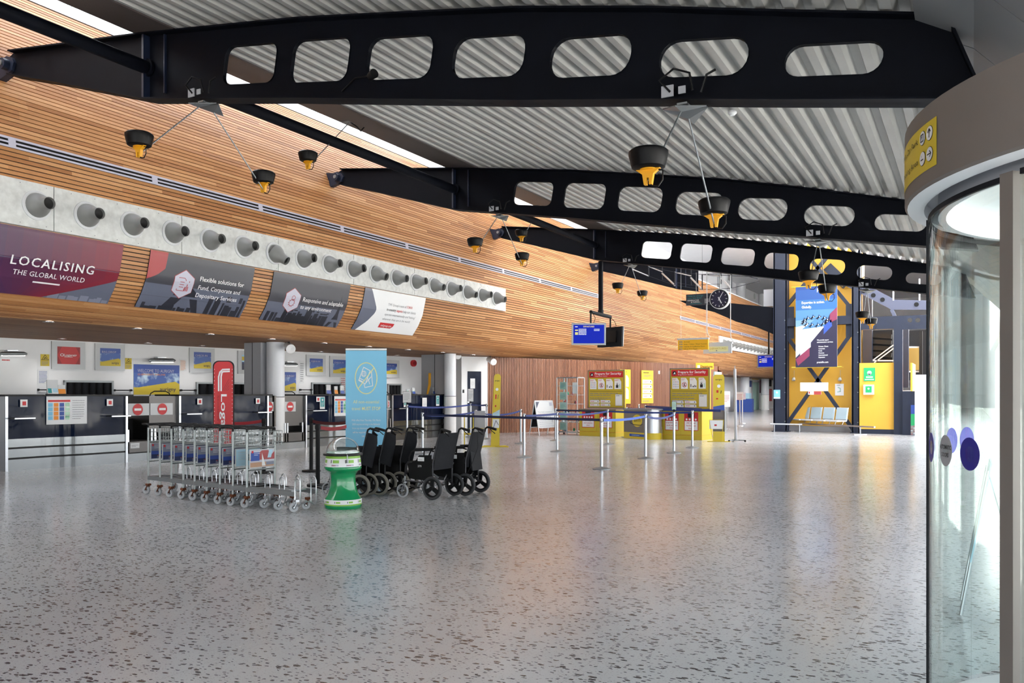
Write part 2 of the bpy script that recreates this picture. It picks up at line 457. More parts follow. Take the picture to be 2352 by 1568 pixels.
    def poly(s, fn, pts, mat, l=1):
        tri = tessellate_polygon([[Vector((x, y, 0)) for x, y in pts]]); fs = []
        for t in tri:
            a, b_, c_ = (pts[i] for i in t)
            if (b_[0] - a[0]) * (c_[1] - a[1]) - (b_[1] - a[1]) * (c_[0] - a[0]) < 0: t = t[::-1]
            fs.append(tuple(t))
        s.add([fn(x, y, l) for x, y in pts], fs, mat)
    def disc(s, fn, u, v, r, mat, l=1, ry=None, n=24):
        ry = ry or r
        s.poly(fn, [(u + r * math.cos(2 * PI * k / n), v + ry * math.sin(2 * PI * k / n)) for k in range(n)], mat, l)
    def stroke(s, fn, pts, w, mat, l=1, closed=False):
        P = [Vector(p) for p in pts]; N = len(P)
        rng = range(N if closed else N - 1)
        for i in rng:
            a, b_ = P[i], P[(i + 1) % N]; d = (b_ - a)
            if d.length < 1e-9: continue
            d.normalize(); nn = Vector((-d.y, d.x)) * w / 2; e = d * w * .3
            q = [a - e - nn, b_ + e - nn, b_ + e + nn, a - e + nn]
            s.add([fn(x.x, x.y, l) for x in q], [(0, 1, 2, 3)], mat)
    def ring(s, fn, u, v, r, w, mat, l=1, ry=None, n=28):
        ry = ry or r
        s.stroke(fn, [(u + r * math.cos(2 * PI * k / n), v + ry * math.sin(2 * PI * k / n)) for k in range(n)], w, mat, l, True)
    def text(s, fn, t, u, v, h, mat, l=2, align='l', bold=0.0, wid=None, sp=1.0, rot=0, res=2):
        vs, fs, x0, x1 = text_geo(t, bold, sp, res)
        k = h / 0.72; kx = k if wid is None else wid / max(x1 - x0, 1e-6)
        off = {'l': -x0, 'c': -(x0 + x1) / 2, 'r': -x1}[align]
        cr, sr = math.cos(rot), math.sin(rot)
        out = []
        for x, y in vs:
            a = (x + off) * kx; b_ = y * k
            out.append(fn(u + a * cr - b_ * sr, v + a * sr + b_ * cr, l))
        s.add(out, fs, mat)
    def lines(s, fn, u0, u1, v, n, dv, h, mat, l=2, seed=0):
        """rows of unreadably small print as short bars"""
        rr = random.Random(seed * 31 + int(abs(v) * 1000))
        for i in range(n):
            u = u0; end = u1 - (u1 - u0) * (0.35 if i == n - 1 else rr.random() * 0.12)
            while u < end:
                w = (u1 - u0) * rr.uniform(.05, .14)
                s.rect(fn, u, v - i * dv, min(u + w, end), v - i * dv + h, mat, l)
                u += w + (u1 - u0) * .018
    def build(s, name, parent=None, off=(0, 0, 0), label=None, kind=None, cat=None, group=None, smooth=40):
        me = bpy.data.meshes.new(name)
        ox, oy, oz = off
        me.from_pydata([(x - ox, y - oy, z - oz) for x, y, z in s.v], [], s.f)
        for mt in s.mats: me.materials.append(MATS[mt])
        me.polygons.foreach_set('material_index', s.mi)
        if s.uv:
            ul = me.uv_layers.new(name='UVMap')
            for p in me.polygons:
                q = s.uv.get(p.index)
                if q:
                    for k, li in enumerate(p.loop_indices): ul.data[li].uv = q[k]
        me.update()
        if smooth:
            me.polygons.foreach_set('use_smooth', [True] * len(me.polygons))
            me.set_sharp_from_angle(angle=math.radians(smooth))
        o = bpy.data.objects.new(name, me); COL.objects.link(o)
        if parent: o.parent = parent
        else: o.location = off
        if label: o['label'] = label
        if kind: o['kind'] = kind
        if cat: o['category'] = cat
        if group: o['group'] = group
        return o

def thing(name, label, cat, loc=(0, 0, 0), rz=0.0, group=None):
    o = bpy.data.objects.new(name, None); COL.objects.link(o)
    o.empty_display_size = 0.2
    o.location = loc; o.rotation_euler = (0, 0, rz)
    o['label'] = label; o['category'] = cat
    if group: o['group'] = group
    return o
def dup(root, loc, rz=None, label=None, group=None):
    def cp(o, par):
        c = o.copy(); COL.objects.link(c)
        if par: c.parent = par
        for ch in kids.get(o.name, ()): cp(ch, c)
        return c
    kids = {}
    def walk(o):
        kids[o.name] = list(o.children)
        for ch in o.children: walk(ch)
    walk(root)
    r = cp(root, None); r.location = loc
    if rz is not None: r.rotation_euler = (0, 0, rz)
    if label: r['label'] = label
    if group: r['group'] = group
    return r
def flatfn(o, u, v, n, step=0.0015):
    """artwork frame: origin, unit u and v axes, outward normal"""
    o = Vector(o); u = Vector(u).normalized(); v = Vector(v).normalized(); n = Vector(n).normalized()
    return lambda a, b_, l=1: o + a * u + b_ * v + n * (l * step)
def rrect(x0, y0, x1, y1, r, n=5, skew=0.0):
    pts = []
    for cx, cy, a in ((x1 - r, y1 - r, 0), (x0 + r, y1 - r, PI / 2), (x0 + r, y0 + r, PI), (x1 - r, y0 + r, 1.5 * PI)):
        for k in range(n + 1):
            t = a + PI / 2 * k / n
            pts.append((cx + r * math.cos(t), cy + r * math.sin(t)))
    my = (y0 + y1) / 2
    return [(x + skew * (y - my), y) for x, y in pts]
ORD = ['first', 'second', 'third', 'fourth', 'fifth', 'sixth', 'seventh', 'eighth', 'ninth', 'tenth', 'eleventh', 'twelfth', 'thirteenth', 'fourteenth', 'fifteenth', 'sixteenth', 'seventeenth', 'eighteenth', 'nineteenth', 'twentieth', 'twenty-first', 'twenty-second', 'twenty-third', 'twenty-fourth', 'twenty-fifth', 'twenty-sixth', 'twenty-seventh', 'twenty-eighth']

# ================================================================== THE SETTING
b = B('terrazzo'); b.box(-21, 1.0, -12, 96, -0.2, 0, 'terrazzo'); 
for p_, q_ in (((1190, 1288), (1580, 1343)), ((1810, 1362), (1850, 1368)), ((330, 1222), (520, 1193)), ((160, 1255), (200, 1249))):
    p_, q_ = onZ(*p_), onZ(*q_); d_ = (q_ - p_).normalized(); e_ = Vector((-d_.y, d_.x, 0)) * .004; z_ = Vector((0, 0, .0008))
    b.add([p_ - e_ + z_, q_ - e_ + z_, q_ + e_ + z_, p_ + e_ + z_], [(0, 1, 2, 3)], 'light_grey')
b.build('floor', kind='structure')
b = B('outside_paving'); b.box(1.0, 90, -60, 120, -0.3, -0.02); b.build('floor_outside', kind='structure')

# slatted timber hull over the check-in desks
HULL = [(2.80, -20.9), (2.80, -14.95), (2.87, -14.66), (3.0, -14.36), (3.11, -14.20), (3.4, -13.98), (3.7, -13.82), (4.15, -13.71), (4.6, -13.67), (5.1, -13.70), (5.65, -13.78), (6.4, -13.98), (7.1, -14.25), (7.7, -14.55), (8.3, -14.90), (8.74, -15.2)]
HZ = [(z, x) for z, x in HULL[1:]]
def hullX(z): return ipl(z, HZ)
def hull_pts(step):
    P = [Vector((x, 0, z)) for z, x in HULL]; out = []; acc = 0.0; d = 0.0
    seg = []
    L = [0.0]
    for a, c in zip(P, P[1:]): L.append(L[-1] + (c - a).length)
    k = 0; t = 0.0
    while t <= L[-1]:
        while k < len(L) - 2 and t > L[k + 1]: k += 1
        f = (t - L[k]) / (L[k + 1] - L[k]); out.append((P[k].lerp(P[k + 1], f), (P[k + 1] - P[k]).normalized()))
        t += step
    return out
b = B('larch_slats')
PITCH = 0.078
hp = hull_pts(PITCH)
Y0, Y1 = -12.0, 95.0
for k, (p, t) in enumerate(hp[:-1]):
    q = hp[k + 1][0]; t = (q - p).normalized(); n = Vector((t.z, 0, -t.x))      # outward normal
    a = p + t * 0.009; c = q - t * 0.009; ab = a - n * 0.022; cb = c - n * 0.022
    vs = []
    for y in (Y0, Y1):
        for w in (ab, a, c, cb): vs.append((w.x, y, w.z))
    i0 = len(b.f)
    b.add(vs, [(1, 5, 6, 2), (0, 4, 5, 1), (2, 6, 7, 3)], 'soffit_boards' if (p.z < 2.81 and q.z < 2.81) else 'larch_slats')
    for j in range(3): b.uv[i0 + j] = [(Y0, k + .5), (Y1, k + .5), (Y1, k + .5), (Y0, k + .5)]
for a, c in zip(HULL, HULL[1:]):
    t = Vector((c[1] - a[1], 0, c[0] - a[0])).normalized(); n = Vector((t.z, 0, -t.x)) * -0.024
    vs = [(a[1] + n.x, Y0, a[0] + n.z), (a[1] + n.x, Y1, a[0] + n.z), (c[1] + n.x, Y1, c[0] + n.z), (c[1] + n.x, Y0, c[0] + n.z)]
    b.add(vs, [(0, 1, 2, 3)], 'gap_black')
# upper parapet cap and gallery floor behind it
b.box(-15.55, -15.17, Y0, Y1, 8.70, 8.76, 'white_paint')
b.build('wall_left', kind='structure', smooth=0)
b = B('white_paint'); b.box(-18.6, -15.3, -12, 60, 7.4, 7.6); b.build('floor_gallery', kind='structure')
# white gallery wall behind the hull, open rooflight above
b = B('white_paint'); b.box(-18.8, -18.6, -12, 95, 2.9, 21.0); b.box(-18.8, -18.6, -26, -12, 0, 21)  # unseen upper height added to keep the sun out of the rooflight
b.build('wall_gallery', kind='structure')
b = B('white_paint'); b.box(-21, -20.8, -12, 96, 0, 3.0)
# angled back wall of the check-in hall
WA = Vector((-20.4 - (-17.71 + 20.4) / 14.52 * 16, 11.39 - 16, 0)); WBp = Vector((-17.71, 25.91, 0))
WA = Vector((-20.4, 11.39, 0)) - (WBp - Vector((-20.4, 11.39, 0))).normalized() * 16
wdir = (WBp - WA).normalized(); wn_ = Vector((wdir.y, -wdir.x, 0))
def backwall(px, py):
    r = ray(px, py); k = WA.dot(wn_) / (r.x * wn_.x + r.y * wn_.y); r = r * k; r.z += EYE; return r
b.obox((WA + WBp) / 2 + Vector((0, 0, 1.4)) - wn_ * 0.1, (WBp - WA) / 2, wn_ * 0.1, (0, 0, 1.4))
b.build('wall_back', kind='structure')
b = B('light_grey'); b.box(-21, 1, -12.2, -12, 3.6, 11.4, 'white_paint'); b.box(-21, -13, -12.2, -12, 0, 3.6, 'white_paint')
for k in range(9): b.box(-13 + 1.75 * k - .04, -13 + 1.75 * k + .04, -12.15, -12.03, 0, 3.6)  # mullions of an unseen rear opening, added to let in more daylight
b.build('wall_behind', kind='structure')
b = B('white_paint'); b.box(-21, 30, 95, 95.2, 0, 11.4); b.build('wall_far', kind='structure')
# rooflight kerb and glazing bars, plus opaque covers added to cut the daylight
b = B('white_paint')
for k in range(14): b.box(-18.7, -10.2, -8 + 2.7 * k, -7.92 + 2.7 * k, 9.5, 9.65)
b.box(-10.35, -10.2, -12, 24.4, 6.9, 9.6); b.box(-13.0, -10.2, -12, 24.4, 9.5, 9.7)  # kerb, then an opaque cover added to dim the rooflight
b.box(-21, -3.2, 24.4, 96, 11.4, 11.6); b.box(-3.2, 1.2, 60, 96, 11.4, 11.6)  # opaque atrium roof added to hold sun and sky off the timber wall
b.build('trim_and_light_covers', kind='structure')

# corrugated roof
RT = [(-13.84, 7.06), (-10.3, 6.62), (-7.4, 6.19), (-5.6, 5.86), (-4.26, 5.61), (-2.8, 5.28), (-1.5, 4.95), (-0.4, 4.68), (0.6, 4.4)]
RB = [(-13.8, 6.66), (-12.6, 6.34), (-10.35, 5.67), (-7.45, 5.18), (-4.26, 4.60), (-2.8, 4.36), (-1.5, 4.13), (0.3, 3.82)]
b = B('roof_sheet'); pit = 0.2665; prof = []
x = -9.74
while x < -0.35:
    for dx, dz in ((0, 0.0), (0.085, 0.0), (0.125, 0.115), (0.215, 0.115), (0.255, 0.0)):
        xx = x + dx; prof.append((xx, ipl(xx, RT) + 0.02 + dz))
    x += pit
vs = [(x, y, z) for y in (-12, 24.35) for x, z in prof]; n = len(prof)
b.add(vs, [(i, i + n, i + n + 1, i + 1) for i in range(n - 1)])
b.add([(x, y, z + 0.06) for x, y, z in vs], [(i, i + 1, i + n + 1, i + n) for i in range(n - 1)])
b.build('ceiling', kind='structure', smooth=0)
# brown gutter beam along the roof's upper edge
b = B('gutter_brown')
b.prism([(-10.58, 6.66), (-9.72, 6.53), (-9.72, 6.62), (-10.0, 6.95), (-10.62, 7.05)], lambda x, z: (x, 24.5, z), lambda x, z: (x, -12, z))
b.build('trim_2', kind='structure', smooth=0)
# grey bulkhead between roof and facade
b = B('grey_panel')
for k in range(30):
    y0 = -11.9 + 1.25 * k
    b.prism([(-0.42, 4.66), (0.02, 4.40), (0.80, 3.55), (1.25, 3.50), (1.25, 5.2), (-0.42, 5.1)], lambda x, z: (x, y0 + 1.235, z), lambda x, z: (x, y0, z))
b.box(-0.3, 1.24, -12, 24.4, 4.6, 5.0)
b.build('trim_3', kind='structure', smooth=0)

# glazed facade on the right, broken by the drum door
b = B('light_grey')
b.box(1.02, 1.18, -12, 30, 3.40, 3.52); b.box(1.02, 1.18, -12, 2.95, 0, 0.12); b.box(1.02, 1.18, 5.3, 30, 0, 0.12)
b.box(1.02, 1.18, -12, 2.95, 2.3, 2.38); b.box(1.02, 1.18, 5.3, 30, 2.3, 2.38)
for k in range(30):
    y = -12 + 1.5 * k
    if y > 30: break
    if 2.9 < y < 5.3: continue
    b.box(1.0, 1.2, y - .03, y + .03, 0, 3.45)
for y in (2.92, 5.3): b.box(0.98, 1.22, y - .05, y + .05, 0, 3.45)
b.build('window_1', kind='structure')
b = B('white_paint'); b.box(1.02, 1.2, 24.4, 96, 3.5, 11.4); b.box(1.02, 1.2, 46, 96, 0, 3.5); b.build('wall_right_light_block', kind='structure')  # added to shut out side light that flooded the atrium
wf = [o for o in COL.objects if o.name == 'window_1'][0]
b = B('window_glass'); b.box(1.09, 1.10, -12, 2.9, .1, 3.42); b.box(1.09, 1.10, 5.32, 30, .1, 3.42)
b.build('window_pane', wf)

# castellated roof beams
HX = [(-8.82, -7.88), (-7.60, -6.66), (-6.37, -5.43), (-5.14, -4.22), (-3.91, -3.00), (-2.70, -1.83), (-1.50, -0.67)]
HZb = [(6.07, 5.555), (5.89, 5.355), (5.665, 5.16), (5.415, 4.955), (5.155, 4.735), (4.88, 4.515), (4.595, 4.305)]
def beam(Y, label, x_end=0.3, holes=True):
    t = thing('castellated_beam', label, 'beam', (0, Y, 0), 0, 'dark curved roof beams')
    top = [(-13.72, 7.05), (-10.3, 6.62), (-7.4, 6.19), (-5.6, 5.86), (-4.26, 5.61), (-2.8, 5.28), (-1.5, 4.95), (-0.4, 4.68), (-0.17, 4.60)]
    bot = [(0.10, 3.86), (-1.5, 4.13), (-2.8, 4.36), (-4.26, 4.60), (-7.45, 5.18), (-10.35, 5.67), (-12.6, 6.34), (-13.75, 6.66)]
    if x_end < 0:
        top = [p for p in top if p[0] < x_end] + [(x_end, ipl(x_end, RT))]
        bot = [(x_end, ipl(x_end, RB))] + [p for p in bot if p[0] < x_end]
    nose = [(-13.86, 6.72), (-13.93, 6.86), (-13.86, 7.0)]
    hs = []
    if holes:
        for (x0, x1), (zt, zb) in zip(HX, HZb):
            if x1 > x_end: continue
            sl = (ipl(x1, RB) - ipl(x0, RB)) / (x1 - x0)
            pts = rrect(x0, zb, x1, zt, min(0.13 + 0.03 * HX.index((x0, x1)) / 2, (zt - zb) / 2.05), 5, 0.17)
            xm = (x0 + x1) / 2
            hs.append([(x, z + sl * (x - xm) * 0.85) for x, z in pts])
    b = B('beam_paint')
    b.prism(top + bot + nose, lambda x, z: (x, 0.012, z), lambda x, z: (x, -0.012, z), 'beam_paint', hs)
    for hpts in hs:                                                       # welded rims of the holes
        n = len(hpts)
        for i in range(n):
            p, q = hpts[i], hpts[(i + 1) % n]
            b.add([(p[0], -.03, p[1]), (q[0], -.03, q[1]), (q[0], .03, q[1]), (p[0], .03, p[1])], [(0, 1, 2, 3)])
    b.build('web', t, smooth=0)
    b = B('beam_paint')
    for line, s_ in ((top, -1), ([p for p in bot][::-1], 1)):
        for p, q in zip(line, line[1:]):
            v = [(p[0], -.13, p[1]), (q[0], -.13, q[1]), (q[0], .13, q[1]), (p[0], .13, p[1])]
            w = [(x, y, z + s_ * .022) for x, y, z in v]
            b.add(v + w, [(0, 1, 2, 3), (7, 6, 5, 4), (0, 4, 5, 1), (3, 2, 6, 7), (1, 5, 6, 2), (0, 3, 7, 4)])
    p, q = (-0.17, 4.60), (0.10, 3.86)
    if x_end > 0: b.bar((p[0], 0, p[1]), (q[0], 0, q[1]), .26, .022)
    b.build('flange', t, smooth=0)
    b = B('navy_steel')
    b.box(-10.40, -10.36, -.12, .12, 5.70, 6.60)
    b.box(-10.02, -10.00, -.05, .0, 5.72, 6.55)
    b.build('stiffener', t)
    b = B('navy_steel')
    b.prism([(-14.24, 7.02), (-13.98, 6.98), (-13.86, 7.0), (-13.72, 6.95), (-13.66, 6.86), (-13.72, 6.74), (-13.86, 6.70), (-14.1, 6.64), (-14.12, 6.8)], lambda x, z: (x, .06, z), lambda x, z: (x, -.06, z))
    b.cyl((-13.84, -.16, 6.85), .09, .32, 20, 'navy_steel', (0, 1, 0)); b.cyl((-13.84, -.18, 6.85), .045, .36, 12, 'dull_metal', (0, 1, 0))
    b.build('end_bracket', t)
    return t
BY = [7.9, 16.0, 24.1]
beam(BY[0], 'nearest dark roof beam, spanning the whole top of the view')
beam(BY[1], 'middle dark roof beam with rounded openings, second from the camera')
beam(BY[2], 'third dark roof beam with rounded openings, behind the screen pole')
beam(32.4, 'short dark beam at the far end, mostly hidden behind the third', -9.5, False)
# longitudinal pipes between the beams
for (y0, y1), lb in zip(((-6.0, 7.88), (7.92, 15.98), (16.02, 24.08)), ('black pipe running from the top left corner to the nearest beam', 'black pipe from the nearest beam to the middle beam', 'black pipe from the middle beam to the third beam')):
    b = B('beam_paint'); b.tube([(-10.37, y0, 6.14), (-10.37, y1, 6.14)], .095, 16)
    b.tube([(-10.37, y0 + .01, 6.14), (-10.37, y0 + .05, 6.14)], .13, 16); b.tube([(-10.37, y1 - .05, 6.14), (-10.37, y1 - .01, 6.14)], .13, 16)
    b.build('steel_pipe', off=(-10.37, (y0 + y1) / 2, 6.14), label=lb, cat='pipe', group='pipes between the roof beams')

# concrete-coloured band with air nozzles, slot vents
b = B('spangled_steel')
y = -1.9
while y < 24.0:
    b.obox((-13.66, y + 1.29, 4.585), (.045, 0, 0), (0, 1.292, 0), (0, 0, .375)); y += 2.6
for yy in [k * .44 for k in range(-4, 54)]:
    for zz in (4.26, 4.91): b.cyl((-13.615, yy, zz), .008, .004, 6, 'ink_grey', (1, 0, 0))
b.build('trim_4', off=(-13.66, 11, 4.2), kind='structure')
aim = {6: (-.62, .30), 10: (-.3, .1), 11: (-.12, 0), 13: (-.22, 0), 15: (-.3, 0), 17: (-.2, 0)}
for k in range(-1, 18):
    y = 8.19 + .895 * k
    if k < 0: continue
    dz, dy = aim.get(k, (0.0, 0.0)); c = Vector((-13.6155, y, 4.585))
    t = thing('air_nozzle', 'grey cone air nozzle on the pale panel, %s from the left' % ORD[k], 'nozzle', c, 0, 'row of cone air nozzles on the timber wall')
    b = B('horn_grey'); b.lathe([(0, .001), (.245, .001), (.245, .02), (.215, .035), (.19, .03)], (0, 0, 0), 28, 'light_grey', (1, 0, 0)); b.build('flange', t)
    ax = Vector((1, dy, dz)).normalized()
    b = B('horn_grey'); b.lathe([(.205, .0), (.20, .05), (.175, .12), (.13, .19), (.107, .25), (.10, .36), (.097, .36), (.09, .30)], Vector((.01, 0, 0)), 28, 'horn_grey', ax)
    b.lathe([(.094, .31), (0, .30)], Vector((.01, 0, 0)), 20, 'black', ax); b.build('cone', t)
def slot_vent(k, y0, y1, lb):
    b = B('light_grey')
    def fx(z, o): return hullX(z) + o
    def strip(z0, z1, ya, yb, mat, o):
        b.obox(((fx(z0, o) + fx(z1, o)) / 2, (ya + yb) / 2, (z0 + z1) / 2), ((fx(z1, 0) - fx(z0, 0)) / 2, 0, (z1 - z0) / 2), (0, (yb - ya) / 2, 0), (.012, 0, 0), mat)
    strip(5.475, 5.655, y0, y1, 'black', .008)
    for z0, z1 in ((5.475, 5.51), (5.548, 5.578), (5.618, 5.655)): strip(z0, z1, y0, y1, 'pv_lilac', .022)
    y = y0
    while y <= y1 + .01: strip(5.476, 5.654, y - .06, y + .06, 'pv_lilac', .024); y += 2.71
    b.build('slot_vent', off=(fx(5.56, 0), (y0 + y1) / 2, 5.475), label=lb, cat='vent', group='linear slot vents in the timber wall')
slot_vent(0, 5.15 - 5.42, 32.3, 'long grey slot vent on the timber wall above the row of air nozzles')
slot_vent(1, 43.5, 43.5 + 2.71 * 11, 'distant grey slot vent on the timber wall beneath the hanging clock')
b = B('spangled_steel'); b.obox((-13.64, 61, 4.66), (.045, 0, 0), (0, 10, 0), (0, 0, .375)); b.build('trim_5', off=(-13.64, 61, 4.3), kind='structure')
for k in range(18):
    y = 51.9 + 1.05 * k
    b = B('horn_grey'); b.lathe([(.0, 0), (.235, .0), (.20, .05), (.13, .19), (.10, .36), (.0, .33)], (-13.5955, y, 4.66), 14, 'horn_grey', (1, 0, 0))
    b.build('air_nozzle', off=(-13.6, y, 4.66), label='small distant cone air nozzle on the far panel beside the tower', cat='nozzle', group='distant nozzles on the far panel')

# downlights in the soffit
dl = [(-14.88, 9.25 + 1.87 * k) for k in range(9)]
n0 = 0
def downlight(x, y, z, lb, gp):
    b = B('chrome'); b.lathe([(.105, 0), (.105, -.012), (.085, -.012), (.06, .0)], (x, y, z), 20, 'chrome'); b.lathe([(.06, -.001), (0, -.003)], (x, y, z), 16, 'lamp_lens')
    o = b.build('downlight', off=(x, y, z), label=lb, cat='downlight', group=gp)
    if 'distant' not in gp:
        ld = bpy.data.lights.new('downlight_lamp', 'SPOT'); ld.energy = 11 if 'back' in gp else 6; ld.spot_size = 2.3; ld.spot_blend = 1; ld.shadow_soft_size = .06; ld.color = (1, .97, .93)
        lo = bpy.data.objects.new('downlight_lamp', ld); COL.objects.link(lo); lo.parent = o; lo.location = (0, 0, -.03)
for k, (x, y) in enumerate(dl): downlight(x + (-.12), y, 2.795, 'round downlight in the soffit edge, %s from the left in the front row' % ORD[k], 'front row of soffit downlights')
for k, (px, py) in enumerate([(143, 772), (340, 785), (465, 792), (736, 808), (912, 819)]):
    r = ray(px, py); p = backwall(px, py); q = Vector((p.x, p.y, 0)) * (1 - .75 / Vector((p.x, p.y, 0)).length * 1.2)
    downlight(q.x, q.y, 2.795, 'round downlight near the white wall, %s from the left in the back row' % ORD[k], 'back row of soffit downlights')
for k in range(7): downlight(-14.9, 44 + 3.4 * k, 2.795, 'tiny distant downlight in the soffit left of the navy column', 'distant soffit downlights')

# curved vertical-slat timber wall beyond the desks
def crv(pts, n):
    out = []
    P = [Vector((*p, 0)) for p in pts]; P = [2 * P[0] - P[1]] + P + [2 * P[-1] - P[-2]]
    for i in range(1, len(P) - 2):
        for k in range(n):
            t = k / n; a, b_, c, d = P[i - 1:i + 3]
            out.append(.5 * ((2 * b_) + (-a + c) * t + (2 * a - 5 * b_ + 4 * c - d) * t * t + (-a + 3 * b_ - 3 * c + d) * t ** 3))
    out.append(P[-2]); return out
cw = crv([(-15.75, 25.5), (-14.9, 27.2), (-13.9, 29.3), (-12.9, 31.6), (-12.0, 34.0), (-11.3, 37.0), (-10.85, 40.3)], 12)
L = [0]
for a, c in zip(cw, cw[1:]): L.append(L[-1] + (c - a).length)
def oncw(d):
    for i in range(len(L) - 1):
        if d <= L[i + 1]:
            f = (d - L[i]) / (L[i + 1] - L[i]); t = (cw[i + 1] - cw[i]).normalized()
            return cw[i].lerp(cw[i + 1], f), t
    return cw[-1], (cw[-1] - cw[-2]).normalized()
b = B('cedar_slats'); d = 0; k = 0
for a, c in zip(cw, cw[1:]):
    t = (c - a).normalized(); n = Vector((t.y, -t.x, 0)); o = -n * .03
    b.add([a + o, c + o, c + o + Vector((0, 0, 2.795)), a + o + Vector((0, 0, 2.795))], [(0, 1, 2, 3)], 'gap_black')
while d < L[-1] - .05:
    p, t = oncw(d + .03); n = Vector((t.y, -t.x, 0)); i0 = len(b.f)
    b.obox(p + Vector((0, 0, 1.3975)), t * .026, n * .016, (0, 0, 1.3975), 'cedar_slats')
    for j in range(6): b.uv[i0 + j] = [(0, k + .5), (2.7, k + .5), (2.7, k + .5), (0, k + .5)]
    d += .075; k += 1
e = cw[-1]
i0 = len(b.f)
b.obox(e + Vector((-.9, .1, 2.5)), (.95, 0, 0), (0, .05, 0), (0, 0, .29)); b.obox(e + Vector((-.05, .1, 1.3)), (.1, 0, 0), (0, .05, 0), (0, 0, 1.3))
b.obox(e + Vector((-.85, .1, 1.3)), (.05, 0, 0), (0, .05, 0), (0, 0, 1.3)); b.obox(e + Vector((-1.0, 1.2, 1.3)), (.9, 0, 0), (0, .05, 0), (0, 0, 1.3))
for j in range(24): b.uv[i0 + j] = [(0, j + .5), (1, j + .5), (1, j + .5), (0, j + .5)]
b.build('wall_curved', kind='structure', smooth=0)
# distant corridor: white wall, pilasters
b = B('bright_white'); b.box(-17.3, -17.2, 40.5, 95, 0, 3.2); b.box(-17.3, -11.5, 40.4, 40.5, 0, 2.79)
b.build('wall_corridor', kind='structure')

# round white columns
def column(px, X, Y, r, lb, ztop=2.795):
    t = thing('round_column', lb, 'column', (X, Y, 0))
    b = B('bright_white'); b.cyl((0, 0, 0), r, 1.36, 36); b.build('lower_drum', t)
    b = B('column_white'); b.cyl((0, 0, 1.375), r * .985, ztop - 1.375, 36); b.build('upper_drum', t)
    b = B('black'); b.cyl((0, 0, 1.36), r * .97, .015, 36); b.build('joint', t)
    return t
c1 = onZ(633, 1031); column(0, c1.x, c1.y, .235, 'round white column between the two left desks')
b = B('mid_grey'); b.box(c1.x - .85, c1.x - .25, c1.y - .28, c1.y + .0, 0, 2.79); b.box(c1.x - .56, c1.x - .545, c1.y - .285, c1.y - .27, 0, 2.79, 'black')
b.build('grey_pilaster', off=(c1.x - .5, c1.y, 0), label='grey panelled pilaster behind the left round column', cat='pilaster')
c2 = onZ(1034, 1003); column(0, c2.x, c2.y, .20, 'round white column at the far end of the desks by the dark door')
b = B('mid_grey'); b.box(c2.x - 1.25, c2.x - .2, c2.y + .1, c2.y + .5, 0, 2.79); b.box(c2.x - .7, c2.x - .685, c2.y + .09, c2.y + .11, 0, 2.79, 'black')
b.build('grey_pilaster', off=(c2.x - .5, c2.y, 0), label='grey panelled pilaster behind the right round column', cat='pilaster')
for px, lb in ((1711, 'distant white column left of the far glass door'), (1757, 'distant white column just left of the navy steel column')):
    p = onX(px, 904, -16.2); column(0, p.x, p.y, .36, lb)

# white lobby box with the dark door
dY = 26.2
p0 = onY(1060, 904, 25.0); p1 = onY(1120, 904, 25.9)
ud = (Vector((p1.x, p1.y, 0)) - Vector((p0.x, p0.y, 0))); wl = ud.length; ud.normalize(); nd_ = Vector((ud.y, -ud.x, 0))
b = B('bright_white')
b.obox(Vector((p0.x, p0.y, 0)) + ud * wl / 2 - nd_ * .3 + Vector((0, 0, 1.395)), ud * wl / 2, nd_ * .3, (0, 0, 1.395))
b.build('wall_lobby', kind='structure')
fn = flatfn(Vector((p0.x, p0.y, 0)), ud, (0, 0, 1), nd_, .004)
def ulob(px):
    r = ray(px, 904); O = Vector((p0.x, p0.y, 0)); k = O.dot(nd_) / (r.x * nd_.x + r.y * nd_.y); return (Vector((r.x * k, r.y * k, 0)) - O).dot(ud)
ua, ub = ulob(1073.5), ulob(1105)
b = B('deep_blue'); b.rect(fn, ua, 0, ub, 2.26, 'navy_gloss', 2); dk = 25.6 / FPX
b.rect(fn, ua + .11, 1.64, ua + .30, 2.0, 'paper', 4)
for k in range(3): b.ring(fn, ua + .2, 1.82, .03 + .02 * k, .006, 'light_grey', 5, n=14)
b.disc(fn, ua + .03, 1.15, .03, 'chrome', 6); b.rect(fn, ua - .2, 1.48, ua - .13, 1.6, 'black', 3)
b.build('door_1', kind='structure')
# far end of the corridor: glass door and frames as structure
b = B('teal'); Yd = 80.0
q0 = onX(1727, 900, -17.15); q1 = onX(1742, 900, -17.15)
b.box(-17.2, -17.12, q0.y, q1.y, 0, 2.5, 'mint'); b.box(-17.2, -17.08, q0.y - .2, q0.y, 0, 2.6, 'mid_grey'); b.box(-17.2, -17.08, q1.y, q1.y + .2, 0, 2.6, 'mid_grey')
b.build('door_2', kind='structure')

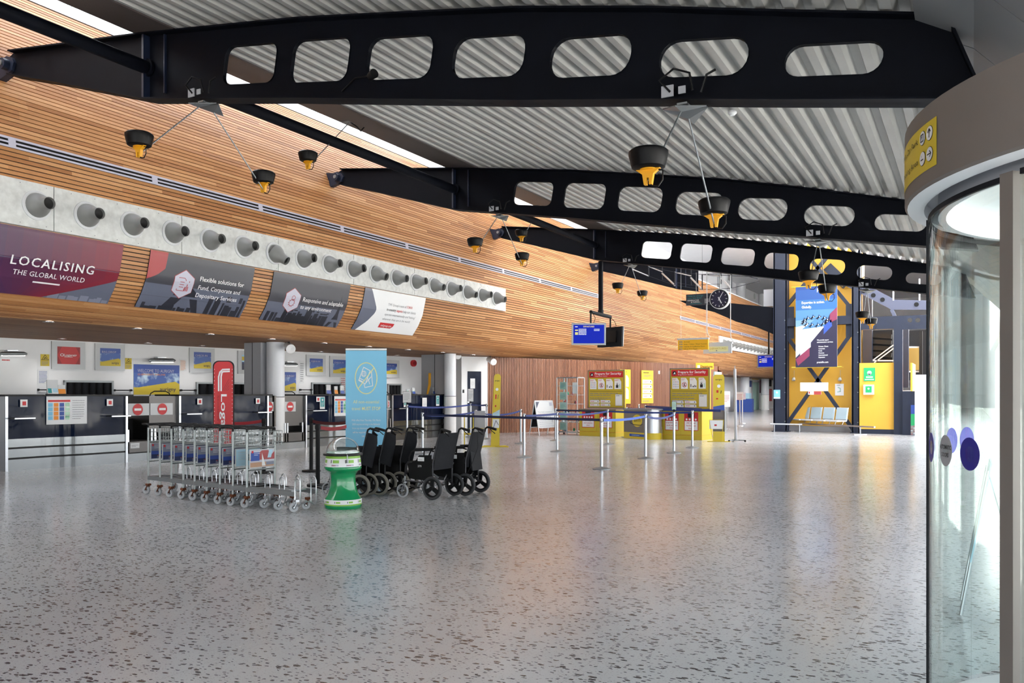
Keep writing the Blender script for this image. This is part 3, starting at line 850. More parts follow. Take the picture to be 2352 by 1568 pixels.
# ================================================================== WALL BANNERS ON THE TIMBER HULL
def hull_fn(y0, w, h=1.12, ztop=4.20):
    """u runs along the wall, v up the curve (arc length), lift outward"""
    zs = [3.02 + k * (ztop - 3.02) / 60 for k in range(61)]
    P = [Vector((hullX(z), z)) for z in zs]; S = [0]
    for a, c in zip(P, P[1:]): S.append(S[-1] + (c - a).length)
    tot = S[-1]
    def fn(u, v, l=1):
        d = tot - h + v; k = 0
        d = max(0, min(tot, d))
        while k < 59 and S[k + 1] < d: k += 1
        f = (d - S[k]) / (S[k + 1] - S[k]); p = P[k].lerp(P[k + 1], f); t = (P[k + 1] - P[k]).normalized()
        o = 0.02 + l * .003
        return Vector((p.x + t.y * o, y0 + u, p.y - t.x * o))
    return fn
BH = 1.17
def banner(y0, w, label, art):
    fn = hull_fn(y0, w, BH)
    b = B('pv_dark')
    b.rect(fn, 0, 0, w, BH, 'pv_dark', 0, 4, 20)
    fe = hull_fn(y0, w, BH)
    n = 20
    for i in range(n):                                       # board edges give the sheet its thickness
        for u, s_ in ((0, 1), (w, -1)):
            v0, v1 = BH * i / n, BH * (i + 1) / n
            q = [fn(u, v0, -5), fn(u, v0, 0), fn(u, v1, 0), fn(u, v1, -5)]
            b.add(q if s_ > 0 else q[::-1], [(0, 1, 2, 3)], 'pv_darkest')
    for v, s_ in ((0, -1), (BH, 1)):
        q = [fn(0, v, -5), fn(w, v, -5), fn(w, v, 0), fn(0, v, 0)]
        b.add(q if s_ < 0 else q[::-1], [(0, 1, 2, 3)], 'pv_darkest')
    art(b, fn, w)
    b.build('wall_banner', off=(hullX(3.7), y0 + w / 2, 3.1), label=label, cat='banner', group='four curved advertising banners on the timber wall', smooth=30)
def cpoly(b, fn, pts, mat, l, n=10):
    """polygon on a curved sheet, cut in thin horizontal slices so that it follows the curve"""
    v0 = min(p[1] for p in pts); v1 = max(p[1] for p in pts)
    N = len(pts)
    def cross(v):
        xs = []
        for i in range(N):
            a, c = pts[i], pts[(i + 1) % N]
            if (a[1] <= v < c[1]) or (c[1] <= v < a[1]): xs.append(a[0] + (c[0] - a[0]) * (v - a[1]) / (c[1] - a[1]))
        return sorted(xs)
    for k in range(n):
        a, c = v0 + (v1 - v0) * k / n, v0 + (v1 - v0) * (k + 1) / n
        xa, xc = cross(a + 1e-6), cross(c - 1e-6)
        if len(xa) != len(xc): continue
        for i in range(0, len(xa) - 1, 2):
            b.add([fn(xa[i], a, l), fn(xa[i + 1], a, l), fn(xc[i + 1], c, l), fn(xc[i], c, l)], [(0, 1, 2, 3)], mat)
def skyline(b, fn, u0, u1, base, hs, mat, l, seed):
    rr = random.Random(seed); u = u0
    while u < u1:
        w = rr.uniform(.05, .16); h = rr.uniform(*hs)
        b.rect(fn, u, base, min(u + w, u1), base + h, mat, l, 1, 4); u += w * rr.uniform(.8, 1.5)
def hexicon(b, fn, u, v, r, kind):
    def hx(rr): return [(u + rr * 1.0 * math.cos(PI / 6 + PI / 3 * k) * .92, v + rr * math.sin(PI / 6 + PI / 3 * k)) for k in range(6)]
    cpoly(b, fn, hx(r * 1.05), 'pv_coral', 2, 12); cpoly(b, fn, hx(r), 'pv_lilac', 3, 12)
    s_ = r * .45
    if kind == 'doc':
        b.stroke(fn, [(u - s_, v - s_), (u + s_ * .3, v - s_), (u + s_ * .3, v + s_ * .7), (u + s_ * .0, v + s_), (u - s_, v + s_)], .012, 'pv_coral', 4, True)
        for k in range(3): b.stroke(fn, [(u - s_ * .7, v + s_ * (.4 - .4 * k)), (u + s_ * .05, v + s_ * (.4 - .4 * k))], .012, 'pv_coral', 4)
        for k in range(3): b.rect(fn, u + s_ * (.35 + .25 * k), v - s_, u + s_ * (.5 + .25 * k), v - s_ * .3 + s_ * .45 * k, 'pv_coral', 4)
    else:
        b.ring(fn, u, v - s_ * .4, s_ * .6, .012, 'pv_coral', 4, n=14); b.ring(fn, u + s_ * .1, v + s_ * .5, s_ * .4, .012, 'pv_coral', 4, n=12)
        for k in range(10):
            a = 2 * PI * k / 10; b.stroke(fn, [(u + s_ * .6 * math.cos(a), v - s_ * .4 + s_ * .6 * math.sin(a)), (u + s_ * .8 * math.cos(a), v - s_ * .4 + s_ * .8 * math.sin(a))], .014, 'pv_coral', 4)
def art1(b, fn, w):
    cols = ['pv_purple', 'pv_purple', 'pv_plum', 'pv_plum', 'pv_wine', 'pv_wine']
    b.rect(fn, 0, 0, w, BH, 'pv_slate', 0.6, 3, 16)
    body = lambda v: (max(0, .62 - v * 1.5), min(w, 1.35 + v * 2.6))
    n = 26
    for i in range(n):
        v0, v1 = BH * i / n, BH * (i + 1) / n
        a0, c0 = body(v0); a1, c1 = body(v1)
        m = 20
        for j in range(m):
            def U(a, c, t): return a + (c - a) * t
            b.add([fn(U(a0, c0, j / m), v0, 1), fn(U(a0, c0, (j + 1) / m), v0, 1), fn(U(a1, c1, (j + 1) / m), v1, 1), fn(U(a1, c1, j / m), v1, 1)], [(0, 1, 2, 3)], 'pv_grad%d' % (j // 2))
    skyline(b, fn, 1.45, w - .03, 0.0, (.05, .12), 'pv_slate_light', .8, 2); skyline(b, fn, .0, .6, 0.0, (.05, .16), 'pv_slate_light', .8, 3)
    b.text(fn, 'LOCALISING', .64, .56, .15, 'white', 7, bold=.012, wid=1.47, sp=1.2)
    b.text(fn, 'THE GLOBAL WORLD', .72, .385, .092, 'white', 7, bold=.006, wid=1.27, sp=1.05)
    b.rect(fn, 1.1, .27, 1.58, .30, 'white', 3)
def art2(b, fn, w):
    b.rect(fn, 0, 0, w, BH, 'pv_dark', 0.6, 3, 16); b.rect(fn, 0, 0, w, .55, 'pv_slate', .8, 3, 10)
    cpoly(b, fn, [(0, .62), (.22, .72), (.38, .86), (.40, BH), (0, BH)], 'pv_coral', 1, 14)
    cpoly(b, fn, [(.5, 0), (.75, .45), (1.0, .62), (1.25, .45), (1.45, 0), (1.3, 0), (1.1, .35), (.95, .35), (.75, 0)], 'pv_darkest', 1.4, 14)
    skyline(b, fn, 1.6, w - .05, 0, (.15, .5), 'pv_darkest', 1.3, 5); skyline(b, fn, 0.1, 1.4, 0, (.05, .14), 'pv_darkest', 1.6, 8)
    hexicon(b, fn, .86, .60, .29, 'doc')
    for k, s_ in enumerate(('Flexible solutions for', 'Fund, Corporate and', 'Depositary Services')): b.text(fn, s_, 1.22, .72 - .17 * k, .095, 'white', 7, bold=.01, wid=(1.16, 1.10, 1.08)[k])
def art3(b, fn, w):
    b.rect(fn, 0, 0, w, BH, 'pv_dark', 0.6, 3, 16); b.rect(fn, 0, 0, w, .5, 'pv_slate', .8, 3, 10)
    skyline(b, fn, .1, w - .5, 0, (.08, .4), 'pv_darkest', 1.3, 11); skyline(b, fn, .6, 1.8, 0, (.2, .5), 'pv_darkest', 1.3, 12)
    cpoly(b, fn, [(2.15, 0), (2.32, .35), (2.38, .9), (2.44, .35), (2.58, 0), (2.5, 0), (2.38, .2), (2.25, 0)], 'pv_darkest', 1.5, 12)
    hexicon(b, fn, .72, .58, .29, 'gear')
    for k, s_ in enumerate(('Responsive and adaptable', 'to any environment')): b.text(fn, s_, 1.04, .60 - .185 * k, .10, 'white', 7, bold=.01, wid=(1.42, 1.08)[k])
def art4(b, fn, w):
    b.rect(fn, 0, 0, w, BH, 'paper', 0.6, 3, 16)
    cpoly(b, fn, [(0, 0), (.14, 0), (.42, .3), (.60, .55), (.60, .68), (.42, .95), (.27, BH), (0, BH)], 'pv_slate', 1.2, 18)
    rows = [[('TMF Group\'s team of ', 'ink_grey', 0), ('7,800', 'red', 0)], [('in-country ', 'ink', .012), ('experts', 'red', .012), (' help our clients', 'ink_grey', 0)], [('operate internationally and \'belong\'', 'ink_grey', 0)], [('wherever they are in the world', 'ink_grey', 0)]]
    wd = [[.85, .28], [.44, .29, .62], [1.42], [1.27]]
    for k, r_ in enumerate(rows):
        u = 1.04 - .02 * k
        for (s_, c_, bo), ww in zip(r_, wd[k]):
            b.text(fn, s_.strip(), u, .80 - .135 * k, .068, c_, 6, bold=bo, wid=ww - .03); u += ww
    cpoly(b, fn, [(.98, .15), (1.52, .15), (1.60, .22), (1.60, .31), (.98, .31)], 'red', 2, 6)
    b.text(fn, 'tmf-group.com', 1.04, .20, .07, 'white', 7, bold=.012, wid=.46)
banner(7.24, 2.62, 'leftmost wall banner, purple, with large white LOCALISING lettering', art1)
banner(10.44, 2.62, 'dark wall banner with hexagon and the words Flexible solutions', art2)
banner(13.63, 2.62, 'dark wall banner with hexagon and the words Responsive and adaptable', art3)
banner(16.83, 2.71, 'rightmost wall banner, white with a grey curve and a small red tag', art4)

# ================================================================== CHECK-IN DESKS
DX = -15.75
def desk(y0, y1, label, papers, shelf=((.03, .19), (.8, .98))):
    w = y1 - y0
    t = thing('check_in_desk', label, 'desk', (DX, (y0 + y1) / 2, 0), 0, 'row of check-in desks')
    def xf(v):
        w_ = min(1, max(0, (v - .25) / .45)); e_ = math.sin(PI * w_)
        return DX + .02 + .15 * (0.5 - 0.5 * math.cos(PI * w_)) + e_ * (.006 * math.sin(v * 46) + .004 * math.sin(v * 83 + 1))
    N = 96
    vv = [y0 + .05 + (w - .1) * i / N for i in range(N + 1)]
    O = (DX, (y0 + y1) / 2, 0)
    def sheet(z0, z1, mat, name, out=0.0):
        b = B(mat); vs = [(xf((y - y0) / w) + out, y, z) for z in (z0, z1) for y in vv]
        b.add(vs, [(i, i + 1, N + 2 + i, N + 1 + i) for i in range(N)])
        bk = [(x - .05, y, z) for x, y, z in vs]
        b.add([vs[N + 1 + i] for i in range(N + 1)] + [bk[N + 1 + i] for i in range(N + 1)], [(i, i + 1, N + 2 + i, N + 1 + i) for i in range(N)])
        return b
    b = sheet(.0, .60, 'stainless', 'base', .02)
    for z in (.215, .41):
        for a, c in zip(vv[:-1], vv[1:]):
            b.add([(xf((y - y0) / w) + .024, y, zz) for y, zz in ((a, z), (c, z), (c, z + .035), (a, z + .035))], [(0, 1, 2, 3)], 'black')
    b.build('base_cladding', t, O)
    b = B('navy_gloss'); R_ = 14
    def bulge(y, z):
        f = (y - y0) / w; q = 0
        for c_ in (.12, .86):
            q += math.exp(-((f - c_) / .07) ** 2 - ((z - 1.02) / .16) ** 2)
        return .014 * q
    zs_ = [.60 + .80 * i / R_ for i in range(R_ + 1)]
    b.add([(xf((y - y0) / w) + bulge(y, z), y, z) for z in zs_ for y in vv], [(r * (N + 1) + i, r * (N + 1) + i + 1, (r + 1) * (N + 1) + i + 1, (r + 1) * (N + 1) + i) for r in range(R_) for i in range(N)])
    b.build('front_panel', t, O)
    for y in (y0, y1 - .05): b = B('satin_metal'); b.box(DX - .75, DX + .05 if y == y0 else DX + .21, y, y + .05, 0, 1.40); b.build('side_frame', t, O)
    b = B('black')
    tp = [(DX - .75, y0 - .03)] + [(DX - .75, y1 + .12), (xf(1) + .06, y1 + .12)] + [(xf((y - y0) / w) + .06, y) for y in vv[::-1]] + [(DX + .08, y0 - .03)]
    b.prism(tp[::-1], lambda x, y: (x, y, 1.40), lambda x, y: (x, y, 1.435)); b.build('counter_top', t, O, smooth=20)
    for f0, f1 in shelf:
        ya, yb = y0 + w * f0, y0 + w * f1; xx = xf((f0 + f1) / 2)
        b = B('satin_metal'); b.box(xx, xx + .20, ya, yb, .985, 1.00, 'black'); b.box(xx + .18, xx + .205, ya, yb, .975, 1.0, 'satin_metal'); b.build('bag_shelf', t, O)
    for f, z, kind in papers:
        b = B('white')
        y = y0 + w * f; x = xf(f) + .012; tt = math.atan2(xf(f + .05) - xf(f - .05), w * .1)
        fn = flatfn((x + .02, y, z), (math.sin(tt), math.cos(tt), 0), (0, 0, 1), (math.cos(tt), -math.sin(tt), 0), .003)
        if kind == 'tag': b.rect(fn, -.07, -.07, .07, .07, 'white', 1); b.rect(fn, -.03, -.04, .04, .035, 'red', 2)
        elif kind == 'poster':
            b.rect(fn, -.38, -.28, .38, .28, 'paper', 1); b.rect(fn, -.35, .16, .06, .20, 'red', 2)
            for i, c_ in enumerate(('sky_blue', 'orange', 'blue', 'green_gloss')):
                for j in range(4): b.rect(fn, -.35 + .105 * i, -.19 + .085 * j, -.35 + .105 * i + .085, -.19 + .085 * j + .075, c_, 2)
            b.lines(fn, .10, .34, .18, 9, .045, .010, 'ink_grey', 2, 5)
        elif kind == 'teal': b.rect(fn, -.10, -.17, .10, .17, 'paper', 1); b.rect(fn, -.08, -.11, .08, .15, 'teal', 2); b.disc(fn, 0, .08, .03, 'white', 3, n=12); b.lines(fn, -.05, .05, .0, 4, .03, .008, 'white', 3, 1)
        elif kind == 'mint': b.rect(fn, -.11, -.17, .11, .17, 'mint', 1); b.lines(fn, -.08, .08, .1, 7, .035, .009, 'white', 2, 3)
        elif kind == 'sheet': b.rect(fn, -.10, -.17, .10, .17, 'white', 1); b.lines(fn, -.07, .07, .1, 6, .035, .008, 'ink_grey', 2, 2)
        b.build('notice', t, O)
    return t
desk(8.86, 11.30, 'leftmost check-in desk with a multicoloured notice on its navy front', [(.14, 1.27, 'tag'), (.83, 1.27, 'tag'), (.47, 1.13, 'poster')])
desk(12.72, 15.30, 'second check-in desk, behind the trolleys and the red flag banner', [(.22, 1.27, 'tag'), (.86, 1.27, 'tag')])
desk(16.80, 20.2, 'third check-in desk, partly hidden by the tall blue banner', [(.14, 1.3, 'tag'), (.19, 1.20, 'teal'), (.44, 1.10, 'poster')])
desk(20.62, 23.45, 'farthest check-in desk, with several paper notices beside the column', [(.24, 1.2, 'teal'), (.55, 1.15, 'sheet'), (.80, 1.22, 'teal'), (.97, 1.23, 'mint')], ((.05, .2),))

# scale bays between the desks: steel cheeks, barrier flap with a no entry sign, scale plate
def noentry(b, fn, u, v, r):
    b.disc(fn, u, v, r, 'red', 3, n=28); b.rect(fn, u - r * .68, v - r * .2, u + r * .68, v + r * .2, 'white', 4)
def bay(ya, yb, label, flaps, cheek, seed=0):
    O = (DX, (ya + yb) / 2, 0)
    t = thing('baggage_scale_bay', label, 'luggage scale', O, 0, 'baggage scale bays between the desks')
    X = DX - .02
    if cheek:
        b = B('dark_stainless'); c0, c1 = cheek
        b.box(X - .03, X, c0, c1, .60, 1.40); b.box(X - .75, X - .03, c0, c0 + .02, .0, 1.40)
        b.build('steel_screen', t, O)
        b = B('dull_metal'); m = (c0 + c1) / 2; hw = (c1 - c0) * .3
        pts = [(X - .015, m - hw - .12, 1.395), (X - .015, m - hw - .09, 1.46), (X - .015, m - hw, 1.505), (X - .015, m + hw * .4, 1.505), (X - .015, m + hw * .4 + .09, 1.46), (X - .015, m + hw * .4 + .12, 1.395)]
        b.tube(pts, .013, 8, 'soft_black'); b.build('grab_rail', t, O)
    for f0, f1, z0, z1, su in flaps:
        b = B('light_grey'); b.box(X, X + .03, f0, f1, z0, z1); fn = flatfn((X + .031, f0, z0), (0, 1, 0), (0, 0, 1), (1, 0, 0), .002)
        noentry(b, fn, su, (z1 - z0) / 2, .125); b.build('barrier_flap', t, O)
    b = B('stainless'); b.box(X - 1.6, X + .1, ya + .02, yb - .02, 0, .17); b.box(X + .09, X + .102, ya + .02, yb - .02, .17, .19, 'black')
    b.box(X - 1.6, X + .06, ya + .02, yb - .02, .19, .42, 'dark_stainless'); b.box(X - 1.55, X + .02, ya + .1, yb - .1, .42, .44, 'gap_black'); b.build('scale_bed', t, O)
    b = B('black')
    b.box(X - .6, X - .55, ya + .02, yb - .02, .44, .9)
    b.build('conveyor_curtain', t, O)
    b = B('satin_metal'); n = 2 if yb - ya > 1 else 1
    for k in range(n):
        for y in ((ya + .05), ((ya + yb) / 2 - .03), ((ya + yb) / 2 + .06), yb - .09)[: 4 if n == 2 else 4: 1 if n == 2 else 3]: b.box(X + .02, X + .06, y, y + .045, .19, .68)
        break
    fn = flatfn((X + .062, ya, .3), (0, 1, 0), (0, 0, 1), (1, 0, 0), .002)
    b.rect(fn, .12, -.02, .34, .09, 'paper', 1); b.lines(fn, .15, .31, .04, 2, .03, .01, 'ink_grey', 2, seed)
    b.build('guide_rail', t, O)
bay(11.36, 12.68, 'double baggage scale bay with two no entry signs, right of the leftmost desk', [(11.40, 11.97, .98, 1.24, .28), (12.0, 12.58, .98, 1.24, .30)], (11.99, 12.70))
bay(15.35, 16.76, 'baggage scale bay with no entry signs on both sides of the left column', [(15.36, 15.66, 1.0, 1.24, .15), (15.98, 16.46, .98, 1.24, .27)], (15.72, 16.78))
bay(20.24, 20.60, 'narrow baggage scale bay right of the tall blue banner', [(20.22, 20.55, 1.02, 1.24, .16)], (20.22, 20.60))
b = B('charcoal'); q = onX(1031, 927, DX); b.box(DX, DX + .03, q.y - .19, q.y + .22, 1.14, 1.42, 'grey_panel'); noentry(b, flatfn((DX + .031, q.y - .19, 1.14), (0, 1, 0), (0, 0, 1), (1, 0, 0)), .17, .14, .12)
b.box(DX - .03, DX + .01, q.y - .01, q.y + .03, 0, 1.2, 'grey_panel'); b.build('no_entry_sign', off=(DX, q.y, 0), label='small dark no entry board in front of the right round column', cat='sign')

# things on the white wall behind the desks
def wall_fn(px0, py0):
    p = backwall(px0, py0); return p, wdir
def wsize(px0, py0, px1, py1):
    a = backwall(px0, py1); c = backwall(px1, py0); m0 = backwall(px0, py0)
    return a, (Vector((c.x - a.x, c.y - a.y, 0))).length, (m0.z - a.z)
def wall_board(name, x0, y0, x1, y1, label, art, frame=.0, thick=.05, cat='sign', group=None, fmat='light_grey', name2=None):
    a, w, h = wsize(x0, y0, x1, y1)
    b = B(fmat); c = a + wdir * w / 2 + Vector((0, 0, h / 2)) + wn_ * (thick / 2 + .002)
    b.obox(c, wdir * w / 2, wn_ * thick / 2, (0, 0, h / 2), fmat)
    fn = flatfn(a + wn_ * (thick + .002), wdir, (0, 0, 1), wn_, .003)
    art(b, fn, w, h)
    return b.build(name, off=tuple(a + wdir * w / 2), label=label, cat=cat, group=group)
def aurigny(title, sub=None):
    def f(b, fn, w, h):
        m = .12 if title != 'WELCOME TO AURIGNY' else 0.0; W_, H_ = w - 2 * m, h - 2 * m
        g = lambda u, v, l=1: fn(m + u * W_, m + v * H_, l)
        b.rect(g, 0, 0, 1, 1, 'cloud_print', 1); b.rect(g, 0, .72, 1, 1, 'blue', 1.5)
        b.poly(g, [(0, 0), (1, 0), (1, .36), (.9, .44), (.1, .24), (0, .24)], 'sign_yellow', 2)
        ww = .80 if len(title) > 8 else .7
        b.text(g, title, .08, .74, .11, 'pv_lilac', 3, wid=ww)
        if sub: b.text(g, sub, .08, .64, .06, 'orange', 3, wid=.6)
        b.text(g, 'aurigny', .56, .12, .13, 'pv_ink', 3, bold=.01, wid=.36)
    return f
def loganair(b, fn, w, h):
    m = .13; g = lambda u, v, l=1: fn(m + u * (w - 2 * m), m + v * (h - 2 * m), l)
    b.rect(g, 0, 0, 1, 1, 'dark_red', 1); b.poly(g, [(.2, 0), (.8, 0), (1, .5), (.8, 1), (.2, 1), (0, .5)], 'red', 2)
    b.ring(g, .2, .52, .07, .03, 'white', 3, n=12); b.text(g, 'Loganair', .3, .46, .14, 'white', 3, wid=.55, bold=.01); b.lines(g, .3, .85, .4, 1, .1, .03, 'white', 3)
def barclays(b, fn, w, h):
    m = .12; g = lambda u, v, l=1: fn(m + u * (w - 2 * m), m + v * (h - 2 * m), l)
    b.rect(g, 0, 0, 1, 1, 'pale_blue', 1); b.rect(g, 0, .62, 1, .88, 'sign_yellow', 2); b.text(g, 'aurigny.com', .08, .68, .12, 'orange', 3, wid=.8); b.rect(g, 0, 0, 1, .4, 'pv_ink', 2); b.rect(g, 0, .4, 1, .52, 'deep_blue', 2); b.lines(g, .15, .85, .1, 1, .1, .05, 'light_grey', 3)
GS = 'framed signs high on the white wall'
wall_board('framed_sign', 117, 783, 194, 847, 'grey framed red sign high on the white wall, farthest left', loganair, group=GS)
wall_board('framed_sign', 217, 788, 285, 850, 'grey framed sign lettered BAG DROP on the white wall', aurigny('BAG DROP'), group=GS)
wall_board('framed_sign', 434, 798, 491, 855, 'grey framed CHECK-IN sign left of the red flag banner', aurigny('CHECK-IN'), group=GS)
wall_board('framed_sign', 545, 805, 594, 858, 'grey framed pale and navy sign between red flag banner and left column', barclays, group=GS)
wall_board('framed_sign', 702, 814, 746, 862, 'grey framed CHECK-IN sign just right of the left round column', aurigny('CHECK-IN'), group=GS)
wall_board('framed_sign', 756, 817, 800, 865, 'grey framed CHECK-IN sign touching the left edge of the blue banner', aurigny('CHECK-IN'), group=GS)
wall_board('framed_sign', 873, 826, 915, 866, 'grey framed CHECK-IN sign touching the right edge of the blue banner', aurigny('CHECK-IN'), group=GS)
wall_board('wall_poster', 306, 836, 411, 906, 'wide sky poster lettered WELCOME TO AURIGNY on the white wall', aurigny('WELCOME TO AURIGNY', "GUERNSEY'S AIRLINE"), thick=.02, cat='poster', fmat='white')
wall_board('wall_poster', 640, 845, 686, 906, 'sky poster partly hidden behind the left round column', aurigny('TO AURIGNY'), thick=.02, cat='poster', fmat='white')
def warn(b, fn, w, h):
    b.poly(fn, [(w * .05, h * .5), (w * .95, h * .5), (w * .5, h * .98)], 'ink', 1); b.poly(fn, [(w * .14, h * .54), (w * .86, h * .54), (w * .5, h * .91)], 'sign_yellow', 2)
    b.stroke(fn, [(w * .35, h * .58), (w * .5, h * .72), (w * .65, h * .62)], w * .08, 'ink', 3); b.lines(fn, w * .1, w * .9, h * .34, 4, h * .09, h * .035, 'ink_grey', 2)
wall_board('warning_sign', 93, 813, 113, 840, 'yellow triangle warning sign left of the red framed sign', warn, thick=.01, fmat='sign_yellow', group='yellow warning signs')
wall_board('warning_sign', 287, 822, 302, 847, 'yellow triangle warning sign right of the BAG DROP sign', warn, thick=.01, fmat='sign_yellow', group='yellow warning signs')
def sheetart(cols):
    def f(b, fn, w, h):
        b.lines(fn, w * .12, w * .88, h * .85, 9, h * .095, h * .03, cols, 2, 4)
    return f
wall_board('paper_notice', 86, 848, 112, 882, 'white notice sheet on the wall below the left warning sign', sheetart('blue'), thick=.006, cat='notice', fmat='white')
wall_board('paper_notice', 412, 824, 428, 852, 'pale printed sheet on the wall right of the WELCOME poster', sheetart('orange'), thick=.006, cat='notice', fmat='paper')
wall_board('paper_notice', 688, 828, 698, 880, 'narrow strip of notices on the wall right of the partly hidden poster', sheetart('ink_grey'), thick=.006, cat='notice', fmat='paper')
wall_board('paper_notice', 781, 858, 794, 905, 'pink printed list on the wall at the left edge of the blue banner', sheetart('red'), thick=.006, cat='notice', fmat='paper')
wall_board('partition_board', -8, 822, 82, 905, 'smooth pale board on the white wall at the left edge of the view', lambda b, fn, w, h: b.lines(fn, w * .1, w * .4, h * .93, 1, .1, .03, 'red', 1), thick=.08, cat='board', fmat='bright_white')
# baggage hatches with strip curtains
def hatch(x0, y0, x1, label, n):
    a = backwall(x0, y0); c = backwall(x1, y0); w = Vector((c.x - a.x, c.y - a.y, 0)).length; z1 = a.z; z0 = .95; h = z1 - z0
    O = Vector((a.x, a.y, z0)); t = thing('baggage_hatch', label, 'hatch', O, 0, 'baggage hatches in the white wall')
    fn = flatfn(O + wn_ * .004, wdir, (0, 0, 1), wn_, 1.0)
    b = B('dull_metal')
    for u0, u1, v0, v1 in ((0, w, h - .05, h), (0, .05, 0, h), (w - .05, w, 0, h)): b.obox(fn((u0 + u1) / 2, (v0 + v1) / 2, .03), wdir * (u1 - u0) / 2, wn_ * .03, (0, 0, (v1 - v0) / 2))
    b.build('hatch_frame', t, O)
    b = B('gap_black'); b.rect(fn, .05, 0, w - .05, h - .05, 'gap_black', 0.002); b.build('opening', t, O)
    b = B('charcoal')
    for k in range(n):
        u = .08 + (w - .16) * (k + .5) / n; r_ = (w - .16) / n * .42
        b.lathe([(r_, 0), (r_, h - .06)], fn(u, 0, .0), 12, 'charcoal', (0, 0, 1))
    b.build('curtain_strip', t, O)
hatch(145, 873, 259, 'baggage hatch with black strip curtain behind the leftmost desk', 6)
hatch(449, 877, 575, 'baggage hatch behind the second desk and the red flag banner', 6)
hatch(714, 878, 782, 'baggage hatch with black strip curtain behind the third desk', 5)
hatch(889, 881, 920, 'small baggage hatch just right of the blue banner', 3)
# slim chrome wall lights
for x0, x1, y, lb in ((-14, 57, 813, 'slim chrome wall light at the left edge of the view'), (329, 396, 828, 'slim chrome wall light above the WELCOME poster'), (640, 676, 837, 'slim chrome wall light above the partly hidden poster')):
    a = backwall(x0, y); c = backwall(x1, y); w = (c - a).length; O = (a + c) / 2
    t = thing('wall_light', lb, 'light', O, 0, 'slim chrome wall lights')
    b = B('dull_metal'); f = (c - a).normalized()
    b.tube([a + wn_ * .22 + f * .03, a + wn_ * .22 + f * .1, c + wn_ * .22 - f * .1, c + wn_ * .22 - f * .03], [.02, .055, .055, .02], 12); b.build('lamp_body', t, O)
    b = B('satin_metal'); b.obox(O + wn_ * .11 + Vector((0, 0, .08)), f * .12, wn_ * .11, (0, 0, .012)); b.build('arm', t, O)
    b = B('lamp_lens'); b.obox(O + wn_ * .235 - Vector((0, 0, .045)), f * w * .38, wn_ * .02, (0, 0, .012)); b.build('lens', t, O)
# little dome camera, red alarm bell, wall rails
p = onZ(318, 794, 2.795); b = B('white'); b.lathe([(.07, 0), (.07, -.04), (.05, -.07)], (p.x, p.y, 2.795), 16); b.lathe([(.05, -.05), (.045, -.09), (.02, -.11), (0, -.115)], (p.x, p.y, 2.795), 16, 'black')
b.build('dome_camera', off=(p.x, p.y, 2.795), label='small dome security camera under the soffit near the left wall', cat='camera')
p = backwall(948, 834); b = B('red'); b.cyl(p, .12, .09, 20, 'red', wn_); b.cyl(p + wn_ * .09, .07, .03, 16, 'dark_red', wn_); b.build('fire_alarm_bell', off=tuple(p), label='round red fire alarm bell high on the white wall', cat='alarm')
for k, (x0, x1, y, lb) in enumerate(((86, 112, 895, 'by the leftmost desk'), (261, 299, 896, 'left of the WELCOME poster'), (414, 447, 896, 'right of the WELCOME poster'), (688, 713, 895, 'left of the third hatch'))):
    a = backwall(x0, y) + wn_ * .05; c = backwall(x1, y) + wn_ * .05; b = B('soft_black'); b.tube([a, c], .014, 8); b.tube([a - wn_ * .05, a + wn_ * .03], .03, 10); b.tube([c - wn_ * .05, c + wn_ * .03], .03, 10)
    b.build('wall_bar', off=tuple((a + c) / 2), label='short black bar fixed low on the white wall ' + lb, cat='bar', group='short black wall bars')
# leaflet racks and papers on the counters
def counter_rack(px, py, w, h, label, kind):
    p = onX(px, py, DX - .25); z = 1.4355; O = Vector((p.x, p.y, z)); t = thing('leaflet_stand', label, 'leaflet stand', O, 0, 'leaflet stands on the desks')
    b = B('white'); b.obox(O + Vector((0, 0, .006)), (.08, 0, 0), (0, w / 2, 0), (0, 0, .006), 'black'); b.build('foot', t, O)
    b = B('white'); fn = flatfn(O + Vector((.0, -w / 2, .012)), (0, 1, 0), (-.25, 0, 1), (1, 0, .25), .004)
    if kind == 0:
        b.rect(fn, 0, 0, w, h, 'paper', 1); b.rect(fn, w * .05, h * .05, w * .4, h * .4, 'teal', 2); b.rect(fn, w * .5, h * .1, w * .95, h * .5, 'pale_blue', 2); b.rect(fn, w * .1, h * .6, w * .6, h * .9, 'mint', 2); b.rect(fn, w * .65, h * .65, w * .9, h * .95, 'red', 2)
    elif kind == 1: b.rect(fn, 0, 0, w, h, 'paper', 1); b.rect(fn, 0, 0, w, h * .55, 'orange', 2); b.lines(fn, w * .1, w * .9, h * .8, 2, h * .12, h * .05, 'ink_grey', 2)
    else: b.rect(fn, 0, 0, w, h, 'mint', 1); b.rect(fn, 0, 0, w, h * .4, 'blue', 2); b.lines(fn, w * .1, w * .9, h * .85, 4, h * .12, h * .05, 'white', 3)
    b.obox(O + Vector((-.03, 0, h / 2 + .012)), (.01, 0, 0), (0, w / 2, 0), (0, 0, h / 2), 'light_grey')
    b.build('leaflets', t, O)
counter_rack(122, 890, .22, .28, 'leaflet stand with small cards on the leftmost desk', 0)
counter_rack(143, 893, .15, .18, 'orange and white leaflet stand on the leftmost desk', 1)
counter_rack(756, 893, .18, .26, 'mint leaflet stand on the third desk', 2)
counter_rack(773, 893, .14, .22, 'tall orange leaflet stand on the third desk', 1)
counter_rack(787, 890, .16, .24, 'striped leaflet stand by the left edge of the blue banner', 2)
counter_rack(939, 893, .20, .15, 'white and black leaflet stand on the farthest desk', 0)
counter_rack(951, 893, .16, .20, 'mint leaflet stand on the farthest desk', 2)
counter_rack(998, 893, .14, .22, 'narrow mint leaflet stand at the right end of the farthest desk', 2)
